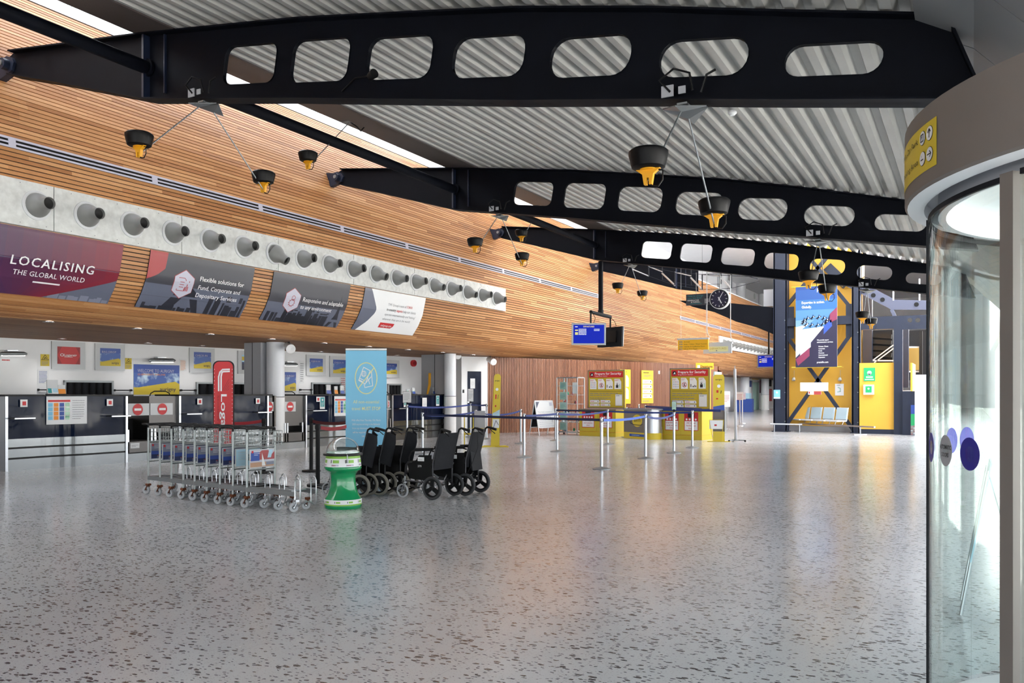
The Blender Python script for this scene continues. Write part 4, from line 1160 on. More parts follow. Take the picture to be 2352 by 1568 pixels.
# tall amber bag-size card standing on the farthest desk
p = onX(985, 900, DX - .3); b = B('lamp_yellow')
b.prism([(-.14, 0), (-.03, .35), (-.02, .72), (.12, .72), (.10, .30), (-.05, 0)], lambda u, v: (p.x, p.y + u, 1.4355 + v), lambda u, v: (p.x + .012, p.y + u, 1.4355 + v)); b.build('amber_card', off=(p.x, p.y, 1.4355), label='tall amber cut-out card standing on the farthest desk', cat='card')
# spotlight projectors on column and lobby
for px, py, dd, lb in ((664, 797, 21.4, 'white cylindrical projector clamped to the top of the left column'), (1047, 814, 29.2, 'white projector beside the top of the right column'), (1128, 828, 29.5, 'white projector at the top corner of the lobby wall')):
    p = atD(px, py, dd); t = thing('projector_light', lb, 'projector', p, 0, 'white cylindrical projectors')
    b = B('white'); ax = Vector((.75, -.5, -.25)).normalized(); b.lathe([(.0, -.22), (.09, -.22), (.10, .0), (.12, .12), (.12, .22), (.10, .22), (0, .20)], (0, 0, 0), 20, 'white', ax); b.build('housing', t)
    b = B('dull_metal'); b.tube([(0, 0, .05), (-.05, .05, .18), (-.22, .1, .18)], .02, 8); b.tube([(-.22, .1, .18), (-.22, .1, 2.80 - p.z)], .02, 8); b.build('bracket', t)

# ================================================================== LUGGAGE TROLLEYS
def caster(b, x, y, r=.055, fork='rust', wheel='caster_grey', yaw=.4, wdt=.035):
    c, s_ = math.cos(yaw), math.sin(yaw); d = Vector((c, s_, 0)); a = Vector((-s_, c, 0)); C = Vector((x, y, 0)) - d * .03 + Vector((0, 0, r))
    b.lathe([(r * .45, -wdt * .5), (r * .93, -wdt * .5), (r, -wdt * .3), (r, wdt * .3), (r * .93, wdt * .5), (r * .45, wdt * .5), (r * .3, wdt * .2), (r * .3, -wdt * .2), (r * .45, -wdt * .5)], C, 20, wheel, a)
    b.lathe([(0, -wdt * .6), (r * .2, -wdt * .6), (r * .2, wdt * .6), (0, wdt * .6)], C, 8, 'satin_metal', a)
    for s2 in (-1, 1): b.bar(C + a * s2 * wdt * .75, Vector((x, y, r * 2.15)) + a * s2 * wdt * .6, .03, .005, fork, d)
    b.box(x - .028, x + .028, y - .028, y + .028, r * 2.1, r * 2.1 + .03, fork)
def trolley(front_art=0):
    t = thing('luggage_trolley', '', 'trolley', (0, 0, 0), 0, 'nested luggage trolleys')
    Wd = .46
    b = B('zinc')
    for y in (0, Wd): b.tube([(0, y, .13), (0, y, .96)], .014, 8)
    for z in (.755, .475): b.tube([(0, 0, z), (0, Wd, z)], .012, 8)
    b.build('upright_frame', t)
    b = B('soft_black'); b.tube([(0, 0, .92), (0, 0, 1.0), (-.05, 0, 1.01), (-.14, 0, 1.01)], .013, 8); b.tube([(0, Wd, .92), (0, Wd, 1.0), (-.05, Wd, 1.01), (-.14, Wd, 1.01)], .013, 8)
    b.tube([(-.14, 0, 1.01), (-.14, Wd, 1.01)], .012, 8); b.tube([(-.01, 0, 1.0), (-.01, Wd, 1.0)], .012, 8)
    b.build('push_handle', t)
    b = B('zinc')
    for z, o in ((.97, 0), (.90, 0), (.83, 0)): b.tube([(.01, .03, z), (.20, .05, z), (.20, Wd - .05, z), (.01, Wd - .03, z)], .004, 5)
    for k in range(8): y = .05 + (Wd - .1) * k / 7; b.tube([(.20, y, .97), (.18, y, .79), (.01, y, .78)], .003, 5)
    for k in range(4): x = .02 + .05 * k; b.tube([(x, .04, .97), (x, .05, .79)], .003, 5); b.tube([(x, Wd - .04, .97), (x, Wd - .05, .79)], .003, 5)
    b.build('wire_basket', t)
    b = B('light_grey'); b.box(.012, .020, .025, Wd - .025, .50, .735, 'light_grey')
    fn = flatfn((.0205, .025, .50), (0, 1, 0), (0, 0, 1), (1, 0, 0), .001); w, h = Wd - .05, .235
    if front_art == 1:
        b.rect(fn, .01, .01, w - .01, h - .01, 'pv_lilac', 1); b.poly(fn, [(.0, .1), (.2, .22), (.3, .22), (.36, .16), (w, .2), (w, .1)], 'pv_coral', 2); b.rect(fn, .01, .01, w - .01, .07, 'skin_tan', 2)
        b.poly(fn, [(.2, .02), (.26, .02), (.20, .19)], 'white', 3); b.rect(fn, .02, .09, .16, .2, 'blue', 2.4); b.rect(fn, .26, .085, .4, .09, 'white', 3); b.rect(fn, .03, .19, .06, .22, 'red', 3); b.lines(fn, .07, .17, .2, 3, .02, .006, 'white', 3)
        b.rect(fn, .27, .03, .4, .07, 'pv_slate_light', 2.5); b.poly(fn, [(.29, .12), (.35, .12), (.38, .22), (.32, .22)], 'pale_blue', 2.5)
    elif front_art == 2:
        b.rect(fn, .01, .01, w - .01, h - .01, 'pale_blue', 1); b.rect(fn, w - .2, .07, w - .1, .16, 'charcoal', 2); b.lines(fn, .04, .3, .18, 4, .03, .006, 'light_grey', 2)
    else:
        b.rect(fn, .01, .01, w - .01, h - .01, 'deep_blue', 1); b.rect(fn, .01, .12, .2, h - .01, 'pv_slate_light', 1.5); b.rect(fn, .02, .19, .05, .22, 'red', 2); b.lines(fn, .06, .18, .2, 3, .02, .006, 'white', 2)
        b.rect(fn, .01, .07, .3, .12, 'blue', 2)
        rr = random.Random(3)
        for k in range(16): u = rr.uniform(.02, w - .05); v = rr.uniform(.012, .06); b.rect(fn, u, v, u + rr.uniform(.01, .03), v + .012, rr.choice(['skin_tan', 'white', 'pv_coral', 'pv_slate_light']), 3)
    b.build('advert_panel', t)
    b = B('dull_metal')
    b.prism([(0, .02), (.72, .07), (.72, .32), (0, Wd - .02)], lambda x, y: (x, y, .245), lambda x, y: (x, y, .262), 'dull_metal', [[(.1, .07 + .11 * k), (.1, .13 + .11 * k), (.62, .14 + .06 * k), (.62, .115 + .06 * k)] for k in range(3)])
    for (p, q) in (((0, 0), (.78, .08)), ((0, Wd), (.78, .44))): b.bar((p[0], p[1], .235), (q[0], q[1], .215), .03, .055, 'dull_metal')
    b.build('deck', t)
    b = B('satin_metal')
    for y in (.05, .32):
        pts = [(.80, y, .10), (.80, y, .37), (.815, y, .405), (.845, y, .42), (.875, y, .405), (.89, y, .37), (.89, y, .10), (.87, y, .075), (.82, y, .075)]
        b.tube(pts, .0065, 6, closed=True)
    b.tube([(.84, .05, .075), (.86, .10, .10), (.86, .19, .12), (.86, .27, .10), (.84, .32, .075)], .007, 6)
    b.build('bumper_loop', t)
    for x, y, f in ((0, 0, 'rust'), (0, Wd, 'rust'), (.80, .07, 'satin_metal'), (.74, .33, 'rust')):
        b = B(); caster(b, x, y, .058, f, 'caster_grey', {0: .3, .58: .5}.get(y, 1.1)); b.build('caster_wheel', t)
    return t
TX = [-10.41, -10.10, -9.80, -9.50, -9.22, -8.93, -8.63, -8.34, -8.04]
A = {0: trolley(0)}; A[2] = trolley(2); A[1] = trolley(1)
for k, x in enumerate(TX):
    y = 7.90 + (7.54 - 7.90) * k / 8; rz = -.045
    lb = 'nested luggage trolley, %s from the left in the row' % ORD[k]
    if k == 8: lb = 'front luggage trolley of the row with the fully visible harbour picture'
    if k == 7: lb = 'second luggage trolley from the front, with a pale blank panel'
    kind = 1 if k == 8 else (2 if k == 7 else 0)
    if kind == 0 and k == 0 or kind: o = A[kind]; o.location = (x, y, 0); o.rotation_euler = (0, 0, rz); o['label'] = lb
    else: dup(A[0], (x, y, 0), rz, lb)

# ================================================================== WHEELCHAIRS
def wheel(b, C, r, ax, tyre, spoke='black'):
    b.lathe([(r - .034, -.016), (r - .012, -.02), (r, -.008), (r, .008), (r - .012, .02), (r - .034, .016), (r - .034, -.016)], C, 30, tyre, ax)
    b.lathe([(r - .055, -.012), (r - .034, -.012), (r - .034, .012), (r - .055, .012), (r - .055, -.012)], C, 26, spoke, ax)
    b.lathe([(0, -.03), (.025, -.03), (.03, 0), (.025, .03), (0, .03)], C, 12, 'black', ax)
    az = Vector(ax).normalized(); u = az.cross(Vector((0, 0, 1))).normalized(); w = az.cross(u)
    for k in range(3):
        a = 2 * PI * k / 3 + .5
        pts = []
        for j in range(-3, 4):
            pts.append((a + j * .16, 1))
        vs = []; 
        for s_ in (-.008, .008):
            for t_, rr in ((a - .55, r - .05), (a + .55, r - .05), (a + .9, .03), (a - .9, .03)):
                vs.append(Vector(C) + u * rr * math.cos(t_) + w * rr * math.sin(t_) + az * s_)
        m = [(0, 1, 2, 3), (7, 6, 5, 4), (0, 4, 5, 1), (1, 5, 6, 2), (2, 6, 7, 3), (3, 7, 4, 0)]
        # narrow spoke plate
        vs = []
        for s_ in (-.008, .008):
            for t_, rr in ((a - .30, r - .05), (a + .30, r - .05), (a + 1.0, .028), (a - 1.0, .028)):
                vs.append(Vector(C) + u * rr * math.cos(t_) + w * rr * math.sin(t_) + az * s_)
        b.add(vs, m, spoke)
def wheelchair(label, Wt, folded, tyre, num=None, pocket=False, loc=(0, 0, 0), rz=PI):
    t = thing('wheelchair', label, 'wheelchair', loc, rz, 'parked wheelchairs')
    h = Wt / 2; R = .16
    for s_ in (-1, 1):
        b = B(); wheel(b, (0, s_ * h, R), R, (0, 1, 0), tyre); b.build('rear_wheel', t)
        b = B(); c = (.53, s_ * (h - .03), .095)
        b.lathe([(.078, -.012), (.095, -.012), (.097, 0), (.095, .012), (.078, .012), (.078, -.012)], c, 22, 'caster_grey', (0, 1, 0))
        for k in range(5): a = 2 * PI * k / 5; b.bar(c, (c[0] + .08 * math.cos(a), c[1], c[2] + .08 * math.sin(a)), .008, .01, 'dull_metal', (0, 1, 0))
        b.cyl((c[0], c[1] - .02, c[2]), .018, .04, 10, 'satin_metal', (0, 1, 0))
        for s2 in (-1, 1): b.bar((c[0], c[1] + s2 * .022, c[2]), (c[0] - .04, c[1] + s2 * .018, .21), .02, .006, 'satin_metal', (1, 0, 0))
        b.box(c[0] - .055, c[0] - .025, c[1] - .03, c[1] + .03, .205, .22, 'satin_metal'); b.tube([(c[0] - .04, c[1], .22), (c[0] - .04, c[1], .30)], .012, 8, 'dull_metal')
        b.build('front_caster', t)
        y = s_ * (h - .035)
        b = B('chair_tube')
        b.tube([(.02, y, .20), (.015, y, .50), (-.085, y, .88), (-.10, y, .92)], .0125, 8); b.tube([(.02, y, .22), (.49, y, .24)], .011, 8)
        b.tube([(.02, y, .48), (.44, y, .49), (.475, y, .46), (.50, y, .24), (.56, y, .14)], .0125, 8)
        b.tube([(0, y, R), (.06, y, .22)], .02, 8)
        b.tube([(.10, y, .30), (.16, y, .20)], .012, 8, 'chrome'); b.build('side_frame', t)
        b = B('soft_black'); b.tube([(-.09, y, .90), (-.105, y, .945), (-.14, y, .965), (-.18, y, .955), (-.28, y, .93)], [.014, .014, .015, .019, .019], 8)
        b.tube([(-.18, y, .935), (-.22, y, .90), (-.26, y, .87)], .006, 6, 'soft_black'); b.build('push_handle', t)
        if not folded:
            b = B('soft_black'); b.tube([(.0, y, .66), (.06, y, .675), (.33, y, .66), (.38, y, .64), (.42, y, .56), (.42, y, .49)], .011, 8)
            b.obox((.17, y, .688), (.14, 0, -.006), (0, .024, 0), (0, 0, .014)); b.tube([(.16, y, .67), (.17, y, .50)], .010, 6); b.build('armrest', t)
        b = B('black'); b.prism([(.03, .25), (.40, .27), (.44, .47), (.30, .52), (.24, .60), (.03, .61)] if not folded else [(.03, .25), (.44, .27), (.44, .50), (.03, .58)], lambda x, z: (x, y + s_ * .008 - .004 * s_, z), lambda x, z: (x, y + s_ * .014, z))
        if s_ > 0 and num:
            fn = flatfn((.02, y + .0145, .25), (1, 0, 0), (0, 0, 1), (0, 1, 0), .001)
            g = lambda u, v, l=1: fn(.44 - u, v, l)
            b.rect(g, .20, .27, .31, .325, 'paper', 1); b.rect(g, .21, .28, .28, .30, 'light_grey', 2); b.text(g, num, .20, .185, .03, 'light_grey', 1, wid=.065, bold=.02)
        b.build('side_panel', t)
        b = B('charcoal'); b.tube([(.56, y, .14), (.60, y, .11)], .012, 8, 'dull_metal'); b.obox((.66, y - s_ * .05, .10), (.07, 0, .015), (0, .06, 0), (-.002, 0, .008), 'black'); b.build('footrest', t)
    b = B('charcoal')
    yb = h - .04; N = 10
    sag = -.02 if not folded else .16
    vs = []
    for z, xo in ((.40 if not folded else .46, .02), (.60, -.012), (.80, -.064), (.905, -.092)):
        for k in range(N + 1):
            f = k / N * 2 - 1; vs.append((xo - abs(sag) * (1 - f * f) * (.8 if z < .9 else .6) - .014, f * yb, z if not (folded) else z - .06 * (1 - abs(f))))
    fs = [(r * (N + 1) + k, r * (N + 1) + k + 1, (r + 1) * (N + 1) + k + 1, (r + 1) * (N + 1) + k) for r in range(3) for k in range(N)]
    b.add(vs, fs); b.add([(x + .02, y, z) for x, y, z in vs], [f[::-1] for f in fs])
    b.build('backrest', t)
    b = B('charcoal')
    if folded:
        for s_ in (-1, 1): b.obox((.22, s_ * .03, .56), (.20, 0, 0), (0, .008, 0), (0, 0, .13))
        b.bar((.25, -h + .04, .24), (.25, h - .04, .48), .02, .02, 'dull_metal'); b.bar((.22, h - .04, .24), (.22, -h + .04, .48), .02, .02, 'dull_metal')
        b.obox((.34, 0, .33), (.12, 0, 0), (0, h * .7, 0), (0, 0, .14), 'soft_black')
    else:
        b.obox((.23, 0, .49), (.21, 0, 0), (0, h - .04, 0), (0, 0, .02)); b.bar((.25, -h + .05, .25), (.25, h - .05, .47), .022, .022, 'dull_metal'); b.bar((.22, h - .05, .25), (.22, -h + .05, .47), .022, .022, 'dull_metal')
    b.build('seat', t)
    if pocket:
        b = B('charcoal'); b.obox((-.045, -.0, .50), (.012, 0, 0), (0, yb * .8, 0), (.02, 0, .15)); b.build('rear_pocket', t)
        b = B('soft_black'); b.tube([(-.20, h, .90), (-.22, h + .03, .70), (-.12, h + .03, .45), (-.02, h, .30)], .004, 5); b.build('brake_cable', t)
    return t
wheelchair('open wheelchair numbered 379 in front of the others', .54, False, 'tyre_grey', '379', loc=(-6.43, 9.61, 0), rz=PI - .02)
wheelchair('rightmost open wheelchair numbered 167 with a pouch behind its backrest', .46, False, 'tyre_grey', '167', True, loc=(-6.30, 10.18, 0), rz=PI + .06)
wheelchair('folded wheelchair directly behind the green collection bin', .24, True, 'tyre_cream', loc=(-7.50, 9.20, 0), rz=PI + .18)
wheelchair('folded wheelchair in the middle of the three with cream tyres', .24, True, 'tyre_cream', loc=(-7.40, 9.50, 0), rz=PI + .15)
wheelchair('folded wheelchair nearest to the open chair numbered 379', .26, True, 'tyre_cream', loc=(-7.27, 9.84, 0), rz=PI + .12)

# ================================================================== GREEN COLLECTION BIN
c = onZ(776, 1167); c.y += .1
t = thing('collection_bin', 'green waisted collection bin with a clear dome and white sign band', 'bin', (c.x, c.y, 0))
b = B('green_gloss'); b.lathe([(0, 0), (.225, 0), (.235, .02), (.235, .045)], n=40); b.lathe([(.235, .115), (.225, .13), (.20, .17), (.175, .23), (.160, .31), (.157, .38), (.165, .43), (.19, .465), (.222, .48), (.233, .50), (.235, .515), (.228, .53)], n=40); b.build('body', t)
b = B('white'); b.lathe([(.236, .062), (.237, .112), (.234, .117)], n=40, mat='white'); b.lathe([(.2355, .045), (.236, .062)], n=40, mat='lime')
def cyl_fn(r, z0): return lambda u, v, l=1: Vector(((r + .0012 * l) * math.cos(u / r), (r + .0012 * l) * math.sin(u / r), z0 + v))
aim_a = math.atan2(-c.y, -c.x)
g = cyl_fn(.2365, .065)
for k in range(-3, 5): u = (aim_a + .3 + k * .68) * .2365; b.rect(g, u, .012, u + .055, .034, 'lime', 1, 4); b.rect(g, u - .02, .012, u - .012, .034, 'ink', 1)
b.build('base_band', t)
b = B('white')
b.lathe([(.2300, .53), (.218, .635)], n=40, mat='white'); b.lathe([(.218, .635), (.213, .665)], n=40, mat='lime')
def cone_fn(u, v, l=1):
    r = .2300 - .012 * v / .105 + .0015 * l; a = u / .225; return Vector((r * math.cos(a), r * math.sin(a), .53 + v))
for k in range(-3, 5):
    u = (aim_a + .25 + k * .85) * .225
    b.rect(cone_fn, u, .05, u + .085, .088, 'lime', 1, 5); b.rect(cone_fn, u - .03, .05, u - .018, .09, 'ink', 1, 1); b.rect(cone_fn, u - .02, .012, u + .08, .034, 'pv_lilac', 1, 5); b.lines(cone_fn, u - .01, u + .07, .018, 1, .1, .008, 'pv_coral', 2, k)
b.build('sign_band', t)
b = B('black'); b.lathe([(.205, .665), (.248, .668), (.252, .68), (.248, .692), (.205, .695)], n=40); b.build('rim', t)
b = B('mint'); b.lathe([(0, .690), (.06, .693), (.205, .71), (.207, .70)], n=36); b.tube([(.2 * math.cos(aim_a + .2), .2 * math.sin(aim_a + .2), .70), (.26 * math.cos(aim_a + .2), .26 * math.sin(aim_a + .2), .68), (.255 * math.cos(aim_a + .2), .255 * math.sin(aim_a + .2), .62)], .006, 6, 'satin_metal'); b.obox((.256 * math.cos(aim_a + .2), .256 * math.sin(aim_a + .2), .605), (.012, 0, 0), (0, .012, 0), (0, 0, .02), 'dull_metal'); b.build('tray', t)
b = B('dome_plastic'); pr = [(.213 * math.cos(a), .70 + .20 * math.sin(a)) for a in [PI / 2 * k / 14 for k in range(15)]]; b.lathe(pr, n=40); b.build('clear_dome', t)

# ================================================================== BARRIER POSTS AND BELTS
def post(name, x, y, label, z=1.0, mat='satin_metal', group='silver barrier posts', holder=None, base='dome', r=.03):
    t = thing(name, label, 'barrier post', (x, y, 0), 0, group)
    if base == 'dome':
        b = B('dull_metal'); b.lathe([(0, 0), (.175, 0), (.175, .012), (.12, .028), (.05, .045), (.03, .05)], n=32, mat='dull_metal'); b.build('base', t)
    else:
        b = B('soft_black'); b.lathe([(0, 0), (.17, 0), (.17, .03), (.03, .04)], n=28, mat='soft_black'); b.build('base', t)
    b = B(mat); b.lathe([(r, .04), (r, z - .10)], n=20); b.build('pole', t)
    b = B(mat); b.lathe([(r, z - .10), (r * 1.12, z - .095), (r * 1.12, z - .01), (r * .9, z), (0, z)], n=20); b.box(-r * 1.3, r * 1.3, -r * .5, r * .5, z - .085, z - .03, 'soft_black'); b.build('belt_head', t)
    if holder:
        w, h, m = holder; d = Vector((-x, -y, 0)).normalized(); u = Vector((-d.y, d.x, 0))
        b = B('soft_black'); b.obox(Vector((0, 0, z + .03)), u * .02, d * .01, (0, 0, .04)); b.obox(Vector((0, 0, z + .06 + h / 2)), u * (w / 2 + .008), d * .006, (0, 0, h / 2 + .008))
        fn = flatfn(Vector((0, 0, z + .06)) - u * w / 2 + d * .0065, u, (0, 0, 1), d, .002); b.rect(fn, 0, 0, w, h, m, 1); b.lines(fn, w * .12, w * .88, h * .8, 6, h * .11, h * .03, 'ink_grey', 2); b.build('sign_holder', t)
    return t
PT = dict(a=(-6.22, 14.75), b=(-8.91, 16.61), c=(-11.5, 21.23), d=(-9.06, 18.64), e=(-11.2, 22.93), f=(-9.12, 22.08), g=(-6.36, 17.6), h=(-6.36, 19.62), i=(-6.54, 21.75), j=(-11.49, 16.27))
k_ = onZ(1093, 941, 1.0); PT['k'] = (k_.x, k_.y)
LBL = dict(a='nearest silver barrier post, standing alone in front', b='silver barrier post right of the yellow gauge blade, front one', c='silver barrier post just behind the one right of the gauge blade', d='silver barrier post in front of the white A-board', e='silver barrier post hidden just left of the glass cabinet', f='silver barrier post in front of the left security kiosk', g='silver barrier post in front of the round logo bin', h='silver barrier post with a small card holder by the right kiosk', i='silver barrier post in front of the right half of the right kiosk', j='silver barrier post rising behind the folded wheelchairs', k='silver barrier post in front of the dark lobby door')
for k, (x, y) in PT.items():
    if k == 'h': post('barrier_post', x, y, LBL[k], holder=(.10, .19, 'mint'))
    else: post('barrier_post', x, y, LBL[k])
TP = {}
for k, (px, py, z, hold, lb) in dict(l=(935, 929, 1.13, (.24, .32, 'paper'), 'tall silver barrier post with a paper sign before the farthest desk'), m=(1081, 926, 1.13, (.18, .42, 'paper'), 'tall silver barrier post with a paper sign before the lobby door'), n=(1118, 927, 1.13, None, 'tall silver barrier post at the left edge of the curved wall'), o=(1439, 935, 1.0, None, 'short visible post top left of the yellow wall poster'), p=(1467, 928, 1.07, None, 'post top directly below the yellow wall poster'), q=(1482, 930, 1.05, None, 'post top right below the yellow wall poster')).items():
    d = (z - EYE) * FPX / (HOR - py); p = atD(px, py, d); TP[k] = (p.x, p.y, z); post('barrier_post', p.x, p.y, lb, z, holder=hold)
def belt(p, q, mat, label, z0=.945, z1=.945, sag=.03, w=.05, gp='blue barrier belts'):
    b = B(mat); N = 14; vs = []
    p = Vector((p[0], p[1], z0)); q = Vector((q[0], q[1], z1)); d = (q - p); dn = Vector((d.x, d.y, 0)).normalized(); nn = Vector((-dn.y, dn.x, 0)) * .0012
    p = p + dn * .035; q = q - dn * .035
    for s_ in (-1, 1):
        for k in range(N + 1):
            f = k / N; c = p.lerp(q, f); c.z -= 4 * sag * f * (1 - f)
            vs += [c - Vector((0, 0, w / 2)) + nn * s_, c + Vector((0, 0, w / 2)) + nn * s_]
    fs = []
    for k in range(N):
        a = 2 * k; fs.append((a, a + 2, a + 3, a + 1)); o = 2 * (N + 1); fs.append((o + a, o + a + 1, o + a + 3, o + a + 2))
    b.add(vs, fs); b.build('barrier_belt', off=tuple((p + q) / 2), label=label, cat='belt', group=gp, smooth=60)
belt(PT['j'], PT['a'], 'belt_navy', 'long navy belt from the wheelchairs to the nearest barrier post', sag=.0)
belt(PT['a'], PT['g'], 'belt_bright', 'bright blue belt right of the nearest barrier post')
belt(PT['g'], PT['h'], 'belt_blue', 'slack blue belt between logo bin post and card holder post', sag=.07)
belt(PT['b'], PT['d'], 'belt_blue', 'short blue belt in front of the white A-board', sag=.01)
belt(PT['d'], PT['f'], 'belt_blue', 'slack blue belt in front of the glass cabinet', sag=.05)
belt(PT['e'], PT['f'], 'belt_navy', 'black straight belt above the slack one before the left kiosk', sag=.0)
belt(PT['f'], PT['i'], 'belt_blue', 'wide taut blue belt between the two security kiosks', sag=.02)
belt(PT['j'], PT['k'], 'belt_blue', 'slack blue belt left of the lobby door post', sag=.06)
belt(PT['k'], PT['c'], 'belt_blue', 'slack blue belt crossing behind the yellow gauge blade', sag=.10)
belt(TP['l'], TP['m'], 'belt_blue', 'long blue belt in front of the farthest desk', 1.08, 1.08, .06)
belt(TP['m'], TP['n'], 'belt_blue', 'short navy belt across the lobby door', 1.09, 1.09, .02)
belt(TP['q'], (TP['q'][0] + 3.2, TP['q'][1] - 4.0), 'belt_blue', 'blue belt under the yellow wall poster, upper one', 1.0, .99, .0, .07)
belt(TP['o'], (TP['o'][0] + 3.6, TP['o'][1] - 1.6), 'belt_blue', 'blue belt behind the round logo bin, lower one', .95, .95, .0, .07)
def bpost(px, py, ztop, label):
    p = onZ(px, py); return p
p1_ = onZ(715, 1083); p2_ = onZ(730, 1116)
post('black_barrier_post', p1_.x, p1_.y, 'black barrier post on a flat foot between trolleys and blue banner', 1.0, 'soft_black', 'black barrier posts', base='flat', r=.035)
post('black_barrier_post', p2_.x, p2_.y, 'black barrier post just left of the green collection bin', .98, 'soft_black', 'black barrier posts', base='flat', r=.035)
p3_ = onZ(606, 1086); post('black_barrier_post', p3_.x, p3_.y, 'black barrier post seen through the front luggage trolley', 1.0, 'soft_black', 'black barrier posts', base='flat', r=.035)
q1 = atD(800, 963, 14.6); q2 = atD(800, 977, 13.4); q3 = atD(500, 968, 15.0)
belt(p1_[:2], q1[:2], 'belt_maroon', 'dark red belt running to the blue banner, upper one', .94, .94, .03, .055, 'red barrier belts')
belt(p2_[:2], q2[:2], 'belt_red', 'red belt running to the blue banner, lower one', .92, .92, .03, .055, 'red barrier belts')
belt(p3_[:2], q3[:2], 'belt_red', 'red belt behind the trolley handles at the red flag banner', .95, .93, .03, .055, 'red barrier belts')

# ================================================================== FREE-STANDING BANNERS
t0 = atD(794, 802, 14.0); t1 = atD(888, 805, 14.0); H_ = t0.z; u = Vector((t1.x - t0.x, t1.y - t0.y, 0)); w = u.length; u.normalize(); nn = Vector((u.y, -u.x, 0))
O = Vector((t0.x, t0.y, 0)) + u * w / 2
t = thing('roll_up_banner', 'tall light blue roll-up banner reading All non-essential travel MUST STOP', 'banner', O)
fn = flatfn(Vector((t0.x, t0.y, 0)) + nn * .003, u, (0, 0, 1), nn, .002)
b = B('sky_blue'); b.obox(O + Vector((0, 0, H_ / 2 + .03)), u * w / 2, nn * .002, (0, 0, H_ / 2 - .05), 'sky_blue')
cx, cy = w * .50, H_ - .49; RX, RY = w * .265, .262; K_ = .75
b.ring(fn, cx, cy, RX, .016, 'pale_yellow', 2, RY, 40)
b.stroke(fn, [(cx - RX * .72, cy - RY * .66), (cx + RX * .74, cy + RY * .68)], .016, 'pale_yellow', 3)
b.stroke(fn, [(cx - .06 * w, cy + K_ * .25), (cx - .18 * w, cy - K_ * .05), (cx - .02 * w, cy - K_ * .13), (cx + .10 * w, cy + K_ * .17)], .013, 'white', 2, True)
b.stroke(fn, [(cx + .13 * w, cy + K_ * .16), (cx + .16 * w, cy - K_ * .17), (cx - .03 * w, cy - K_ * .21), (cx - .05 * w, cy - K_ * .12)], .013, 'white', 2)
for rx, ry in ((.055, .065), (.025, .065)): b.ring(fn, cx - .055 * w, cy + K_ * .10, w * rx, .008, 'white', 2, ry * K_, 16)
for dy in (-.04, 0, .04): b.stroke(fn, [(cx - .11 * w, cy + K_ * (.10 + dy)), (cx, cy + K_ * (.10 + dy))], .007, 'white', 2)
b.stroke(fn, [(cx - .15 * w, cy + K_ * .0), (cx - .05 * w, cy - K_ * .05)], .013, 'white', 2); b.stroke(fn, [(cx - .17 * w, cy - K_ * .035), (cx - .07 * w, cy - K_ * .085)], .013, 'white', 2)
b.stroke(fn, [(cx + .0 * w, cy - K_ * .10), (cx + .12 * w, cy + K_ * .03)], .014, 'white', 3); b.stroke(fn, [(cx + .02 * w, cy + K_ * .02), (cx + .06 * w, cy - K_ * .04), (cx + .09 * w, cy - K_ * .13)], .012, 'white', 3)
b.text(fn, 'All non-essential', cx, H_ - .915, .058, 'pale_yellow', 2, 'c', wid=w * .63); b.text(fn, 'travel', cx - w * .35, H_ - 1.03, .058, 'pale_yellow', 2, 'l', wid=w * .21); b.text(fn, 'MUST STOP', cx - w * .10, H_ - 1.03, .058, 'pale_yellow', 2, 'l', .018, wid=w * .45)
for k, s_ in enumerate(('With effect from Thursday 19th March', '2020 anyone arriving in the Bailiwick', 'from any destination by any means', 'will be required to self-isolate for', '14 days.')):
    b.text(fn, s_, cx, H_ - 1.215 - .068 * k, .032, 'white', 2, 'c', wid=w * (.71, .68, .67, .66, .2)[k], bold=0.01 if k > 2 else 0)
b.build('printed_sheet', t, O)
b = B('white'); b.obox(O + Vector((0, 0, H_)), u * w / 2, nn * .008, (0, 0, .014)); b.build('top_rail', t, O)
b = B('satin_metal'); b.obox(O + Vector((0, 0, .045)), u * (w / 2 + .01), nn * .07, (0, 0, .04)); b.obox(O + Vector((0, 0, .006)), u * .05, nn * .18, (0, 0, .006)); b.tube([O - nn * .03 + Vector((0, 0, .06)), O - nn * .01 + Vector((0, 0, H_ - .02))], .01, 8); b.build('foot_box', t, O)
# red feather-style flag
dF = 14.3; a = atD(489, 828, dF); c = atD(538, 829, dF); u = Vector((c.x - a.x, c.y - a.y, 0)); w = u.length; u.normalize(); nn = Vector((u.y, -u.x, 0)); H_ = a.z; O = Vector((a.x, a.y, 0)) + u * w / 2
t = thing('flag_banner', 'tall narrow red flag banner with rounded top and sideways white lettering', 'banner', O)
out = [(0, .25), (w, .25)] + [(w / 2 + w / 2 * math.cos(x) if False else (w - .1 + .1 * math.cos(x)), H_ - .1 + .1 * math.sin(x)) for x in [PI / 2 * k / 6 for k in range(7)]] + [(.1 + .1 * math.cos(x), H_ - .1 + .1 * math.sin(x)) for x in [PI / 2 + PI / 2 * k / 6 for k in range(7)]]
b = B('black'); bs = Vector((a.x, a.y, 0)); b.prism(out, lambda x, y: bs + u * x + Vector((0, 0, y)) - nn * .006, lambda x, y: bs + u * x + Vector((0, 0, y)) + nn * .006)
for sx in (.3, .7): b.tube([bs + u * w * sx + Vector((0, 0, .02)), bs + u * w * sx + Vector((0, 0, .28))], .012, 8)
b.obox(O + Vector((0, 0, .012)), u * .22, nn * .16, (0, 0, .012)); b.build('frame', t, O)
fn = flatfn(bs + nn * .006, u, (0, 0, 1), nn, .002)
b = B('red'); m = .018; b.poly(fn, [(m + (x) * (w - 2 * m) / w, min(y, H_) - (m if y > 1 else -m)) for x, y in out], 'red', 1)
